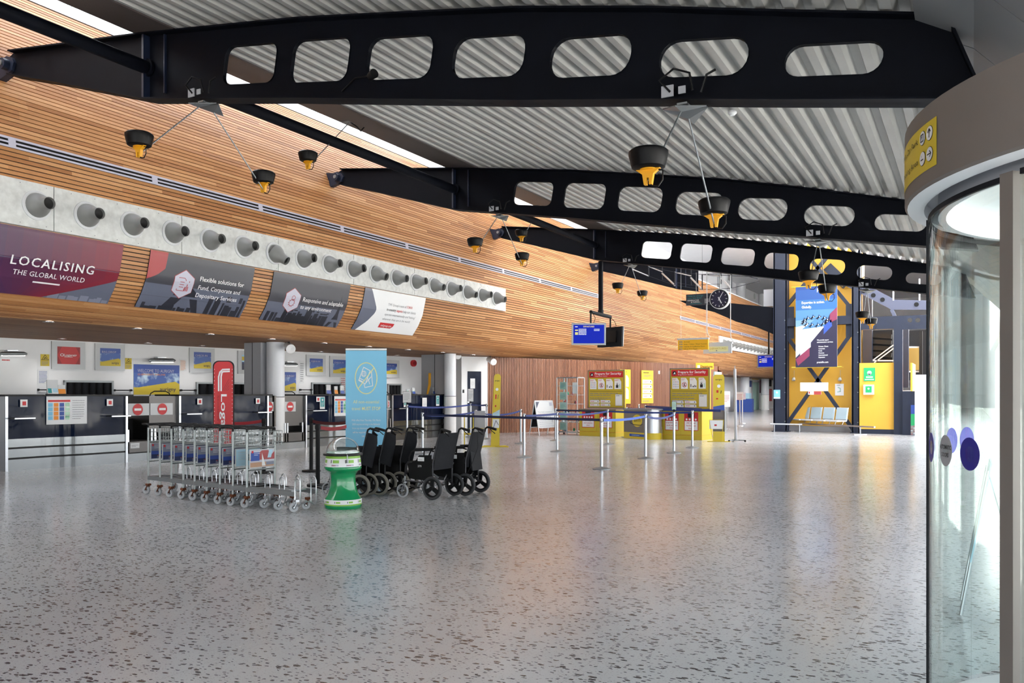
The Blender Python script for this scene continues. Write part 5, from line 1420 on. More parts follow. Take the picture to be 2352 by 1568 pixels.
for s_ in (0, .035): b.stroke(fn, [(w * .28 + s_ * 1.2, H_ - .52), (w * .28 + s_ * 1.2, H_ - .28), (w * .34 + s_, H_ - .20), (w * .46 + s_ * .5, H_ - .155 - s_), (w * .78, H_ - .15 - s_)], .026, 'white', 2)
for k in range(4): b.stroke(fn, [(w * .46 + .028 * k, H_ - .52), (w * .76, H_ - .32 - .055 * k)], .008, 'dark_red', 2)
b.text(fn, 'Loganair', w * .40, H_ - .58, .10, 'white', 3, 'l', bold=.012, wid=1.05, rot=-PI / 2)
b.text(fn, "Scotland's Airline", w * .22, H_ - .60, .035, 'dark_red', 3, 'l', wid=.9, rot=-PI / 2)
for k in range(24):
    z = .35 + k * (H_ - .5) / 23
    for x in (.03, w - .03): b.disc(fn, x, z, .006, 'white', 3, n=6)
b.build('red_sheet', t, O)

# ================================================================== SECURITY KIOSKS
def kiosk(fl, fr, bl, br_, label, texts):
    """fl, fr: floor pixels of the front corners"""
    A0 = onZ(*fl); A1 = onZ(*fr); u = (A1 - A0); w = u.length; u.normalize(); nn = Vector((u.y, -u.x, 0)); dp = .92
    O = A0 + u * w / 2
    t = thing('security_kiosk', label, 'kiosk', O, 0, 'yellow security preparation kiosks')
    hb = .90
    b = B('kiosk_yellow'); b.obox(A0 + u * w / 2 - nn * dp / 2 + Vector((0, 0, .07)), u * (w / 2), nn * dp / 2, (0, 0, .07)); b.obox(A0 + u * w / 2 - nn * (dp / 2 + .005) + Vector((0, 0, .145)), u * (w / 2 - .005), nn * (dp / 2 - .01), (0, 0, .006), 'orange')
    b.obox(A0 + u * w / 2 - nn * dp / 2 + Vector((0, 0, .15 + (hb - .15) / 2)), u * (w / 2), nn * dp / 2, (0, 0, (hb - .15) / 2))
    b.obox(A0 + u * w / 2 - nn * dp / 2 + Vector((0, 0, hb + .015)), u * (w / 2 + .03), nn * (dp / 2 + .03), (0, 0, .015), 'taupe'); b.build('cabinet', t, O)
    fn = flatfn(A0 + nn * .002, u, (0, 0, 1), nn, .004)
    for k in range(2):
        u0 = w * (.02 + .49 * k); u1 = u0 + w * .46
        b = B('kiosk_yellow'); b.obox(fn((u0 + u1) / 2, .525, .5), u * (u1 - u0) / 2, nn * .004, (0, 0, .36))
        m = (u0 + u1) / 2; hw = w * .175
        b.rect(fn, m - hw, .29, m + hw, .87, 'red', 2); b.rect(fn, m - hw + .02, .31, m + hw - .02, .59, 'paper', 3)
        b.rect(fn, m - .11, .70, m + .11, .83, 'ink', 3)
        for j in range(4): b.disc(fn, m - .15 + .1 * j, .645, .032, 'white', 3, n=10)
        for j, s_ in enumerate(texts[k]): b.text(fn, s_, m, .515 - .085 * j, .045, 'red', 4, 'c', .01, wid=min(.38, .035 * len(s_)))
        b.build('door', t, O)
    # big board above, set back
    bw = w * 1.02; s0 = A0 + u * (w * .06) - nn * (dp * .45); zb, zt = .95, 2.27
    b = B('kiosk_yellow'); b.obox(s0 + u * bw / 2 - nn * .04 + Vector((0, 0, (zb + zt) / 2)), u * bw / 2, nn * .04, (0, 0, (zt - zb) / 2), 'kiosk_yellow')
    f2 = flatfn(s0 + nn * .002 + Vector((0, 0, zb)), u, (0, 0, 1), nn, .004); h = zt - zb
    for a0, a1, c0, c1 in ((0, bw, 0, .03), (0, bw, h - .03, h), (0, .03, 0, h), (bw - .03, bw, 0, h)): b.rect(f2, a0, c0, a1, c1, 'taupe', 1)
    b.rect(f2, .06, h - .26, bw - .06, h - .05, 'red', 2)
    b.disc(f2, .17, h - .155, .065, 'ink', 3, n=16); b.poly(f2, [(.13, h - .19), (.21, h - .19), (.19, h - .12), (.16, h - .14)], 'white', 4)
    b.text(f2, 'Prepare for Security', .29, h - .165, .085, 'white', 3, 'l', .012, wid=bw - .42); b.text(f2, 'Preparation Station', .29, h - .225, .035, 'paper', 3, 'l', wid=.5)
    cw_ = (bw - .2) / 4
    for k in range(4):
        x0 = .09 + k * (cw_ + .01); x1 = x0 + cw_ - .05; y0, y1 = h - .66, h - .31
        b.poly(f2, [(x0, y0), (x1, y0), (x1, y1 - .1), (x1 - .07, y1), (x0, y1)], 'white', 2); b.lines(f2, x0 + .02, x1 - .08, y1 - .04, 2, .03, .01, 'red', 3, k)
        m = (x0 + x1) / 2; yc = y0 + .13
        if k == 0:
            for i in range(3):
                for j in range(3): b.ring(f2, x0 + .06 + .07 * i, y0 + .07 + .075 * j, .02, .007, ('red', 'blue', 'ink_grey')[(i + j) % 3], 3, n=8)
        elif k == 1: b.ring(f2, m, yc, .075, .014, 'red', 3, n=18); b.stroke(f2, [(m - .05, yc + .05), (m + .05, yc - .05)], .014, 'red', 4); b.stroke(f2, [(m - .02, yc - .05), (m, yc), (m + .02, yc + .05)], .022, 'ink', 3.5); b.stroke(f2, [(m + .03, yc - .05), (m - .02, yc + .03)], .014, 'ink', 3.5)
        elif k == 2: b.rect(f2, x0 + .03, y0 + .05, x0 + .055, y0 + .15, 'ink', 3); b.rect(f2, m - .02, y0 + .05, m + .02, y0 + .09, 'ink', 3); b.rect(f2, m + .04, y0 + .05, m + .06, y0 + .12, 'ink', 3); b.rect(f2, m + .075, y0 + .05, m + .1, y0 + .1, 'ink', 3)
        else: b.rect(f2, m - .07, y0 + .04, m + .02, y0 + .14, 'ink', 3); b.rect(f2, m - .05, y0 + .15, m, y0 + .18, 'ink', 3); b.ring(f2, m - .025, y0 + .19, .025, .008, 'ink', 3, n=8); b.rect(f2, m + .05, y0 + .05, m + .09, y0 + .17, 'mint', 3)
    b.rect(f2, .09, h - .74, bw - .09, h - .73, 'ink', 2)
    b.lines(f2, .09, bw - .1, h - .82, 2, .065, .022, 'ink_grey', 2, 1); b.lines(f2, .09, bw - .42, h - .98, 2, .06, .02, 'ink_grey', 2, 2)
    for i in range(2):
        for j in range(2):
            x0 = .09 + i * .43; y0 = .07 + j * .12; b.poly(f2, [(x0, y0), (x0 + .39, y0), (x0 + .39, y0 + .05), (x0 + .36, y0 + .09), (x0, y0 + .09)], 'paper', 2); b.lines(f2, x0 + .03, x0 + .25, y0 + .035, 1, .1, .018, 'red', 3, i + j); b.disc(f2, x0 + .33, y0 + .045, .018, 'ink', 3, n=8)
    b.rect(f2, bw - .36, .09, bw - .09, .48, 'light_grey', 2); b.rect(f2, bw - .345, .10, bw - .105, .45, 'paper', 3); b.lines(f2, bw - .33, bw - .12, .42, 1, .1, .02, 'ink_grey', 4)
    b.build('sign_board', t, O)
    return u, nn, A0, w
kiosk((1331, 1000), (1414, 1003), None, None, 'left yellow kiosk headed Prepare for Security, beside the glass cabinet', (('Liquids, gels', 'and pastes', 'ONLY'), ('All other', 'forbidden', 'items')))
kiosk((1521, 1008), (1612, 1011), None, None, 'right yellow kiosk headed Prepare for Security, beside the yellow blade', (('Liquids, gels', 'and pastes', 'ONLY'), ('All other', 'forbidden', 'items')))
# side poster standing out to the right of the right kiosk
p = onZ(1641, 1008); b = B('pale_blue'); b.obox(p + Vector((-.02, .45, 1.28)), (.02, 0, 0), (0, .42, 0), (0, 0, .88)); fn = flatfn(p + Vector((.002, .05, .4)), (0, 1, 0), (0, 0, 1), (1, 0, 0)); b.lines(fn, .1, .7, .9, 12, .06, .02, 'white', 2)
b.build('side_poster', off=(p.x, p.y + .4, .4), label='narrow pale blue poster on the right flank of the right kiosk', cat='poster')

# round-ended silver bin with logo
A0 = onZ(1433, 1005); A1 = onZ(1487, 1009); u = (A1 - A0); w = u.length; u.normalize(); nn = Vector((u.y, -u.x, 0)); O = A0 + u * w / 2; R_ = .20
t = thing('collection_cabinet', 'silver cabinet with rounded end, yellow foot and round afm logo', 'cabinet', O)
pl = [(0, -.55), (w, -.55)] + [(w + R_ * math.sin(PI * k / 12) * 1.0, -.275 + .275 * -math.cos(PI * k / 12)) for k in range(13)] + [(0, 0)]
m3 = lambda z, gz=0: (lambda x, y: A0 + u * x + nn * (y - gz) + Vector((0, 0, z)))
b = B('satin_metal'); b.prism(pl, m3(.20), m3(.93), 'satin_metal'); b.build('body', t, O, smooth=30)
b = B('sign_yellow'); b.prism(pl, m3(0), m3(.20), 'sign_yellow'); b.build('foot', t, O, smooth=30)
b = B('charcoal'); b.prism([(-.02, -.57), (w + .22, -.57), (w + .22, .02), (-.02, .02)], m3(.93), m3(.97), 'dull_metal'); b.rect(flatfn(A0 + Vector((0, 0, .971)), u, -nn, (0, 0, 1)), .1, .12, .35, .4, 'red', 1); b.build('lid', t, O)
fn = flatfn(A0 + nn * .003, u, (0, 0, 1), nn, .003); b = B('taupe'); b.rect(fn, 0, .2, w, .92, 'taupe', 0); b.disc(fn, w * .58, .58, .25, 'sign_yellow', 1, .20); b.text(fn, 'afm', w * .58, .55, .17, 'ink', 2, 'c', wid=.32); b.stroke(fn, [(w * .28, .56), (w * .3, .50), (w * .45, .45), (w * .7, .44), (w * .8, .47)], .02, 'ink', 2)
b.rect(fn, w * .25, .07, w * .98, .15, 'blue', 1); b.lines(fn, w * .35, w * .85, .10, 1, .1, .02, 'pale_blue', 2); b.build('logo_panel', t, O)

# yellow posters and sign on the curved wall
def cwpoint(px, py):
    best = None
    for a, c in zip(cw, cw[1:]):
        t_ = (c - a); n = Vector((t_.y, -t_.x, 0)).normalized(); r = ray(px, py); k = a.dot(n) / (r.x * n.x + r.y * n.y); q = Vector((r.x * k, r.y * k, 0)); f = (q - a).dot(t_) / t_.length_squared
        if -.02 <= f <= 1.02: q.z = EYE + r.z * k; return q, t_.normalized(), n
def wposter(x0, y0, x1, y1, label, art):
    a, ta, na = cwpoint(x0, y1); c, tc, nc = cwpoint(x1, y0); top = cwpoint(x0, y0)[0].z; d = (c - a); d.z = 0; w = d.length; d.normalize(); n = Vector((d.y, -d.x, 0)); h = top - a.z
    O = a + n * .06; b = B('sign_yellow'); b.obox(O + d * w / 2 - n * .012 + Vector((0, 0, h / 2)), d * w / 2, n * .012, (0, 0, h / 2)); fn = flatfn(O, d, (0, 0, 1), n, .004); art(b, fn, w, h)
    b.build('yellow_poster', off=tuple(O + d * w / 2), label=label, cat='poster', group='yellow posters on the curved timber wall')
def pa(b, fn, w, h):
    b.lines(fn, w * .15, w * .85, h * .92, 1, 1, h * .02, 'ink', 2); b.lines(fn, w * .2, w * .8, h * .84, 2, h * .03, h * .012, 'ink_grey', 2)
    for k in range(4): y0 = h * (.16 + .145 * k); b.poly(fn, [(w * .08, y0), (w * .88, y0), (w * .88, y0 + h * .07), (w * .78, y0 + h * .12), (w * .08, y0 + h * .12)], 'white', 2); b.lines(fn, w * .15, w * .6, y0 + h * .07, 2, h * .03, h * .01, 'red', 3, k); b.disc(fn, w * .75, y0 + h * .06, w * .04, 'ink', 3, n=8)
    b.lines(fn, w * .1, w * .9, h * .06, 1, 1, h * .02, 'ink_grey', 2)
def pb(b, fn, w, h):
    b.lines(fn, w * .2, w * .8, h * .92, 1, 1, h * .02, 'ink', 2)
    for k in range(2): y0 = h * (.14 + .36 * k); b.poly(fn, [(w * .05, y0), (w * .8, y0), (w * .8, y0 + h * .25), (w * .65, y0 + h * .33), (w * .05, y0 + h * .33)], 'white', 2); b.ring(fn, w * .35, y0 + h * .12, w * .16, w * .04, 'red' if k else 'ink', 3, n=12); b.lines(fn, w * .1, w * .5, y0 + h * .28, 1, 1, h * .015, 'red', 3)
wposter(1422, 848, 1446, 927, 'yellow poster peeking out behind the right edge of the left kiosk', pb)
wposter(1471, 850, 1498, 926, 'freestanding-looking yellow poster midway between the two kiosks', pa)
p, t_, n_ = cwpoint(1512, 855); b = B('white'); b.obox(p + n_ * .03 + Vector((0, 0, 0)), t_ * .04, n_ * .025, (0, 0, .07)); b.build('wall_sensor', off=tuple(p), label='small white device on the curved timber wall between the kiosks', cat='device')
# orange Departures sign
a = atD(1598, 850, 27.9); c = atD(1639, 850, 27.9); a.z = c.z = 2.272; d = c - a; w = d.length; d.normalize(); n = Vector((d.y, -d.x, 0)); h = .22
b = B('amber'); b.obox((a + c) / 2 + Vector((0, 0, h / 2)), d * w / 2, n * .02, (0, 0, h / 2)); fn = flatfn(a + n * .021, d, (0, 0, 1), n, .004); b.rect(fn, .05, .05, .14, .14, 'white', 1); b.text(fn, 'Departures', .16, .06, .085, 'ink', 2, wid=w - .2, bold=.01)
b.build('departures_sign', off=tuple((a + c) / 2), label='small orange sign reading Departures above the right kiosk', cat='sign')

# glass display cabinet
A0 = onZ(1279, 997); A1 = onZ(1326, 999); u = (A1 - A0); w = u.length; u.normalize(); nn = Vector((u.y, -u.x, 0)); O = A0 + u * w / 2; dp = .4; H_ = 2.02
t = thing('display_cabinet', 'tall glass display cabinet with pale green notices on its shelves', 'cabinet', O)
b = B('satin_metal')
for x in (0, w * .5, w):
    for y in ((0, -dp) if x != w * .5 else (0,)): b.bar(A0 + u * x + nn * y, A0 + u * x + nn * y + Vector((0, 0, H_)), .03, .03, 'light_grey')
b.obox(O - nn * dp / 2 + Vector((0, 0, H_)), u * w / 2, nn * dp / 2, (0, 0, .02)); b.obox(O - nn * dp / 2 + Vector((0, 0, .09)), u * w / 2, nn * dp / 2, (0, 0, .02)); b.build('frame', t, O)
for k in range(5):
    z = .45 + .32 * k; b = B('pale_blue'); b.obox(O - nn * dp / 2 + Vector((0, 0, z)), u * (w / 2 - .01), nn * (dp / 2 - .01), (0, 0, .004)); b.build('shelf', t, O)
b = B('clear_glass'); fn = flatfn(A0 + nn * .0, u, (0, 0, 1), nn, .004); b.rect(fn, 0, .1, w, H_, 'clear_glass', 0); b.build('glass_front', t, O)
b = B('mint'); f3 = flatfn(A0 - nn * .06, u, (0, 0, 1), nn, .004)
for k in range(5): z = .16 + .36 * k; b.rect(f3, w * .1, z, w * .42, z + .27, 'mint', 1); b.lines(f3, w * .14, w * .38, z + .2, 4, .045, .012, 'teal', 2, k)
b.rect(f3, w * .72, 1.45, w * .93, 1.85, 'paper', 1); b.build('notice', t, O)
b = B('blue')
rr = random.Random(4)
for k in range(5):
    for j in range(3):
        z = .13 if k == 0 else .454 + .32 * (k - 1) + .004; x = w * rr.uniform(.1, .9); cc = A0 + u * x - nn * .2 + Vector((0, 0, z)); b.lathe([(0, 0), (.04, 0), (.045, .05), (.03, .10), (0, .11)], cc, 10, rr.choice(['blue', 'charcoal', 'pv_coral', 'green_gloss', 'white']))
b.build('exhibits', t, O)
b = B('soft_black')
for x in (.04, w - .04):
    for y in (-.04, -dp + .04): b.lathe([(0, 0), (.03, .0), (.03, .07), (0, .07)], A0 + u * x + nn * y, 8)
b.build('castor', t, O)

# A-board by the curved wall
A0 = onZ(1239, 1000); A1 = onZ(1277, 998); u = (A1 - A0); w = u.length * 1.08; u.normalize(); nn = Vector((u.y, -u.x, 0)); O = A0 + u * w / 2; H_ = 1.2
t = thing('a_board', 'white framed A-board notice standing in front of the curved timber wall', 'sign', O)
for s_, nm in ((1, 'front_leaf'), (-1, 'rear_leaf')):
    lean = Vector((0, 0, 1)) - nn * .20 * s_; base = A0 - nn * (.0 if s_ > 0 else .48); up = lean.normalized(); no = (nn * s_ + Vector((0, 0, .2))).normalized()
    b = B('white' if s_ > 0 else 'charcoal')
    L_ = H_ / up.z
    for x in (0, w): b.bar(base + u * x, base + u * x + up * L_, .03, .02, 'white', no)
    b.bar(base + up * L_, base + u * w + up * L_, .03, .03, 'white', no); b.bar(base + up * .28, base + u * w + up * .28, .03, .03, 'white', no)
    b.obox(base + u * w / 2 + up * (L_ + .28) / 2, u * w / 2, up * (L_ - .28) / 2, no * .006, 'paper' if s_ > 0 else 'charcoal')
    if s_ > 0:
        fn = flatfn(base + no * .0075, u, up, no, .002); b.rect(fn, .04, .32, w - .04, L_ - .04, 'white', 1); b.poly(fn, [(.04, L_ - .04), (.04, L_ - .28), (.22, L_ - .04)], 'pv_slate', 2)
        b.rect(fn, w - .2, L_ - .18, w - .06, L_ - .06, 'pv_lilac', 2); b.text(fn, 'You must complete a', .08, L_ - .42, .05, 'ink_grey', 2, wid=w - .2); b.text(fn, 'card declaration here', .08, L_ - .50, .05, 'red', 2, wid=w - .18); b.text(fn, 'if you are carrying', .08, L_ - .58, .05, 'ink_grey', 2, wid=w - .3)
        b.lines(fn, .08, w - .1, L_ - .70, 5, .07, .018, 'pv_lilac', 2, 6)
        b.text(fn, '?', w - .18, L_ - .78, .12, 'ink', 3)
    b.build(nm, t, O)

# yellow bag-gauge blades with frames
def blade(px, py, wpx, ztop, label, cage):
    p = onZ(px, py); d = math.hypot(p.x, p.y); dd = p.x * -_s + p.y * _c; w = wpx / FPX * dd; view = Vector((-p.x, -p.y, 0)).normalized(); u = Vector((-view.y, view.x, 0)); nn = view
    t = thing('bag_gauge', label, 'gauge', (p.x, p.y, 0), 0, 'yellow bag size gauges')
    def mp(off): return lambda x, z: u * x + Vector((0, 0, z)) + nn * off + u * (.035 * z)
    out = [(-w / 2, .03), (w / 2, .03), (w * .42, 1.0), (w * .40, ztop - .08), (w * .30, ztop - .02), (w * .12, ztop), (-w * .12, ztop), (-w * .30, ztop - .02), (-w * .40, ztop - .08), (-w * .44, 1.0)]
    b = B('sign_yellow'); b.prism(out, mp(-.025), mp(.025)); fn = lambda a, c, l=1: u * (a + .035 * c) + Vector((0, 0, c)) + nn * (.026 + .002 * l)
    b.text(fn, 'aurigny', 0, ztop - .2, .045, 'ink', 1, 'c', wid=w * .55, bold=.02); b.disc(fn, 0, ztop - .42, w * .17, 'white', 1, n=14); b.rect(fn, -w * .18, ztop - .68, -w * .02, ztop - .56, 'red', 1); b.stroke(fn, [(w * .12, ztop - .68), (w * .18, ztop - .57)], .012, 'ink', 1); b.rect(fn, -w * .18, ztop - .90, -w * .02, ztop - .85, 'red', 1)
    b.lines(fn, -w * .25, w * .25, ztop - 1.0, 3, .05, .012, 'amber', 1); b.poly(fn, [(-w * .4, .82), (w * .4, .82), (w * .4, 1.02), (-w * .4, .92)], 'pale_blue', 1)
    b.rect(fn, -w * .38, .52, w * .38, .76, 'paper', 1); b.stroke(fn, [(-w * .25, .54), (0, .72), (w * .3, .60)], .02, 'ink_grey', 2); b.build('blade', t)
    b = B('sign_yellow')
    for s_ in (-1, 1): b.bar((0, 0, .015), u * s_ * .36 + nn * .12 + Vector((0, 0, .015)), .05, .03); b.bar((0, 0, .015), u * s_ * .30 - nn * .22 + Vector((0, 0, .015)), .05, .03)
    b.build('cross_foot', t)
    b = B('grey_panel'); s_ = cage
    b.obox(u * s_ * .42 + nn * -.2 + Vector((0, 0, .62)), u * .15, nn * .02, (0, 0, .36), 'mid_grey'); b.bar(u * s_ * .42 - nn * .2, u * s_ * .42 - nn * .2 + Vector((0, 0, .3)), .03, .03, 'mid_grey'); b.bar(u * s_ * .2 - nn * .2 + Vector((0, 0, .9)), u * s_ * .42 - nn * .2 + Vector((0, 0, .9)), .02, .02, 'mid_grey'); b.build('size_panel', t)
    b = B('sign_yellow')
    cx = u * s_ * .72 - nn * .15
    for z in (.35, .85):
        q = [cx + u * a + nn * c + Vector((0, 0, z)) for a, c in ((-.12, -.12), (.12, -.12), (.12, .12), (-.12, .12))]
        for i in range(4): b.bar(q[i], q[(i + 1) % 4], .02, .03)
    for a, c in ((-.12, -.12), (.12, -.12), (.12, .12), (-.12, .12)): b.bar(cx + u * a + nn * c, cx + u * a + nn * c + Vector((0, 0, .86)), .015, .015)
    b.bar(u * s_ * .3 - nn * .15 + Vector((0, 0, .5)), cx + Vector((0, 0, .5)), .012, .012); b.build('cage', t)
    return t
blade(1137, 1026, 20, 1.99, 'tall yellow bag gauge blade on a cross foot before the curved wall', -1)
p = onZ(1651, 1014)
t = thing('bag_gauge', 'olive-lit yellow bag gauge beside the right kiosk with a small framed card', 'gauge', (p.x, p.y, 0), 0, 'yellow bag size gauges')
view = Vector((-p.x, -p.y, 0)).normalized(); u = Vector((-view.y, view.x, 0)); nn = view
b = B('sign_yellow'); b.prism([(-.165, .95), (.165, .95), (.165, 1.95), (.12, 2.03), (-.12, 2.03), (-.165, 1.95)], lambda x, z: u * x + Vector((0, 0, z)) - nn * .03, lambda x, z: u * x + Vector((0, 0, z)) + nn * .03)
fn = flatfn(nn * .031, u, (0, 0, 1), nn, .003); b.text(fn, 'aurigny', 0, 1.86, .05, 'ink', 1, 'c', wid=.2, bold=.02); b.disc(fn, 0, 1.68, .05, 'paper', 1, n=14); b.rect(fn, -.07, 1.48, -.01, 1.56, 'red', 1); b.stroke(fn, [(.06, 1.46), (.07, 1.54)], .02, 'ink', 1); b.rect(fn, -.08, 1.28, -.02, 1.32, 'red', 1)
b.poly(fn, [(-.165, .95), (.165, .95), (.165, 1.12), (-.165, 1.06)], 'blue', 1); b.build('blade', t)
b = B('mid_grey'); b.obox(Vector((0, 0, .62)), u * .17, nn * .02, (0, 0, .33), 'taupe'); b.obox(Vector((0, 0, .16)), u * .17, nn * .10, (0, 0, .15), 'sign_yellow'); b.obox(u * .2 + Vector((0, 0, .62)), u * .025, nn * .08, (0, 0, .36), 'light_grey'); b.obox(Vector((0, 0, .01)), u * .34, nn * .12, (0, 0, .01), 'sign_yellow'); b.build('gauge_body', t)
b = B('paper'); b.obox(-u * .08 + nn * .16 + Vector((0, 0, .52)), u * .2, nn * .006, (0, 0, .13)); b.rect(flatfn(-u * .08 + nn * .168 + Vector((0, 0, .52)), u, (0, 0, 1), nn), -.05, -.04, .02, .01, 'red', 1)
for x in (-.28, .14): b.bar(u * x + nn * .16 + Vector((0, 0, .66)), u * (x * .6) + nn * .2 + Vector((0, 0, .02)), .012, .012, 'sign_yellow')
b.bar(-u * .28 + nn * .16 + Vector((0, 0, .66)), u * .14 + nn * .16 + Vector((0, 0, .66)), .012, .012, 'sign_yellow'); b.build('framed_card', t)

# grey pole, sanitiser and sign stands
p = onZ(1690, 1014); t = thing('pole_stand', 'tall thin grey pole on castors right of the right kiosk', 'pole', p)
b = B('mid_grey'); b.tube([(0, 0, .05), (-.03, 0, 2.2)], .045, 12); b.tube([(-.03, 0, 2.2), (-.03, 0, 2.3)], .012, 6); b.build('pole', t)
b = B('dull_metal'); b.cyl((0, 0, .03), .10, .03, 16)
for k in range(3): a = 2 * PI * k / 3; b.bar((0, 0, .05), (.28 * math.cos(a), .28 * math.sin(a), .05), .03, .03); b.lathe([(0, -.015), (.03, -.015), (.03, .015), (0, .015)], (.28 * math.cos(a), .28 * math.sin(a), .03), 10, 'black', (0, 1, 0))
b.build('base', t)
for px, py, zs, mats, lb in ((1668, 985, (.86, 1.5), ('white', 'paper'), 'white sanitiser station with a notice, behind the tall grey pole'), (1699, 978, (1.12, 1.48), ('white', 'white'), 'bright sheet on a stand right of the tall grey pole'), (1705, 972, (1.12, 1.46), ('pv_lilac', 'paper'), 'pinkish sheet on a stand, right of the bright sheet')):
    p = onZ(px, py); view = Vector((-p.x, -p.y, 0)).normalized(); u = Vector((-view.y, view.x, 0)); t = thing('sign_stand', lb, 'stand', p, 0, 'sign stands in the corridor mouth')
    b = B('satin_metal'); b.tube([(0, 0, .02), (0, 0, zs[0] + .1)], .025, 10); b.lathe([(0, 0), (.16, 0), (.15, .02), (.03, .04)], n=20); b.build('post', t)
    b = B(mats[0]); b.obox(Vector((0, 0, (zs[0] + zs[1]) / 2 + .05)) + view * .03, u * .16, view * .01, (0, 0, (zs[1] - zs[0]) / 2), mats[0]); fn = flatfn(view * .042 + Vector((0, 0, zs[0])), u, (0, 0, 1), view); b.lines(fn, -.12, .12, (zs[1] - zs[0]) * .8, 5, .06, .015, 'red', 1); b.build('notice_board', t)
# corridor extras far away
for nm, px0, px1, py0, py1, mt, lb, ct in (('wall_poster', 1715, 1725, 874, 888, 'blue', 'small blue poster on the distant corridor wall', 'poster'), ('wall_poster', 1746, 1753, 873, 902, 'pv_plum', 'narrow plum poster on the distant corridor wall', 'poster'), ('wall_poster', 1766, 1771, 872, 887, 'charcoal', 'tiny dark poster beside the navy column, distant corridor wall', 'poster'), ('fire_extinguisher_board', 1764, 1772, 893, 921, 'red', 'small red extinguisher point low on the distant corridor wall', 'extinguisher'), ('exit_sign', 1729, 1741, 866, 871, 'amber', 'tiny orange sign above the distant glass door', 'sign')):
    a = onX(px0, py1, -17.15); c = onX(px1, py0, -17.15); b = B(mt); b.box(-17.2, -17.1, a.y, c.y, a.z, c.z); b.build(nm, off=(-17.15, a.y, a.z), label=lb, cat=ct)
p = onX(1712, 935, -15.8); b = B('blue'); b.box(-16.6, -15.2, p.y - .3, p.y + .3, 0, 1.05); b.box(-16.3, -15.4, p.y - .32, p.y + .32, 1.05, 1.5, 'pale_blue'); b.build('blue_machine', off=(-15.9, p.y, 0), label='blue machine standing in the distant corridor', cat='machine')

# ================================================================== THE YELLOW TOWER
TY = 32.6
def tx(px, Y=TY): return onY(px, 900, Y).x
def tz(py, px=1880, Y=TY): return onY(px, py, Y).z
XL0, XL1 = tx(1776), tx(1808); XR0, XR1 = tx(1956), tx(1976)
b = B('yellow_wall'); yb = TY + .75
b.box(tx(1806, yb), tx(1958, yb), yb, yb + 4, .22, 9.5); b.box(tx(1800, yb), tx(1976, yb), yb + .02, yb + 4, 0, .22, 'mid_grey')
b.build('wall_tower', kind='structure', smooth=0)
t = thing('braced_tower', 'navy steel structure with crossed braces in front of the yellow tower', 'steelwork', ((XL0 + XR1) / 2, TY + .2, 0)); O = tuple(t.location)
for x0, x1, nm in ((XL0, XL1, 'left_column'), (XR0, XR1, 'right_column')):
    b = B('navy_steel'); b.box(x0, x1, TY, TY + .03, 0, 8.6); b.box(x0, x1, TY + .37, TY + .4, 0, 8.6); b.box(x0 + .02, x0 + .06, TY, TY + .4, 0, 8.6); b.box(x1 - .06, x1 - .02, TY, TY + .4, 0, 8.6)
    b.box(x0 - .05, x1 + .05, TY - .05, TY + .45, 0, .03)
    for k in range(8): b.cyl((x1 - .08, TY - .002, .4 + k * .55), .02, .01, 8, 'dull_metal', (0, -1, 0))
    b.build(nm, t, O, smooth=0)
b = B('navy_steel'); z0, z1 = tz(745), tz(727); b.box(XL1, XR0, TY + .05, TY + .35, z0, z1); b.box(XL1, XR0, TY + .02, TY + .38, z0 - .02, z0 + .01, 'navy_steel')
b.build('cross_beam', t, O, smooth=0)
def br(a, c, nm='brace'):
    p = onY(*a, TY + .25); q = onY(*c, TY + .25); b = B('navy_steel'); b.bar(p, q, .13, .13, up=(0, 1, 0)); b.build(nm, t, O, smooth=0)
br((1806, 770), (1962, 990)); br((1952, 770), (1800, 984)); br((1806, 704), (1945, 535)); br((1952, 704), (1812, 535))
for x0_, x1_ in ((XL1 - .02, XL1 + .22), (XR0 - .22, XR0 + .02)):
    for (ya, yb_) in ((775, 745), (727, 700)): b = B('navy_steel'); b.box(x0_, x1_, TY + .17, TY + .2, tz(ya), tz(yb_)); b.build('gusset_plate', t, O, smooth=0)
b = B('sky_blue'); q = onY(1776, 900, TY); fn = flatfn((XL0 + .02, TY - .004, 1.28), (1, 0, 0), (0, 0, 1), (0, -1, 0)); b.obox((XL0 + .14, TY - .006, 1.43), (.12, 0, 0), (0, .005, 0), (0, 0, .17), 'sky_blue'); b.rect(fn, 0, -.01, .24, .04, 'white', 5); b.disc(fn, .12, .22, .04, 'white', 5, n=10)
b.build('blue_notice', off=(XL0 + .14, TY, 1.3), label='small bright blue notice taped to the left navy column', cat='notice')
# tall banner on the tower
x0, x1 = tx(1829), tx(1924); z0, z1 = tz(843), tz(657); w, h = x1 - x0, z1 - z0
t2 = thing('tower_banner', 'tall blue and purple banner with skydivers hanging on the yellow tower', 'banner', (x0 + w / 2, TY - .1, z0)); O = tuple(t2.location)
b = B('white'); b.box(x0, x1, TY - .12, TY - .10, z0, z1, 'paper'); fn = flatfn((x0, TY - .122, z0), (1, 0, 0), (0, 0, 1), (0, -1, 0), .004)
M('g0', (.015, .05, .22), .4); M('g1', (.018, .075, .27), .4); M('g2', (.03, .13, .34), .4); M('g3', (.075, .21, .39), .4); M('g4', (.16, .31, .44), .4); M('g5', (.28, .38, .46), .4)
n = 24
for i in range(n):
    f = i / n; c_ = ('g5', 'g4', 'g4', 'g3', 'g3', 'g2', 'g2', 'g1', 'g1', 'g0')[min(9, max(0, int((f - .35) / .065)))]
    b.rect(fn, 0, h * f, w, h * (f + 1 / n), c_, 1)
b.poly(fn, [(0, h * .45), (w, h * .62), (w, h * .75), (0, h * .12)], 'g5', 2) if False else None
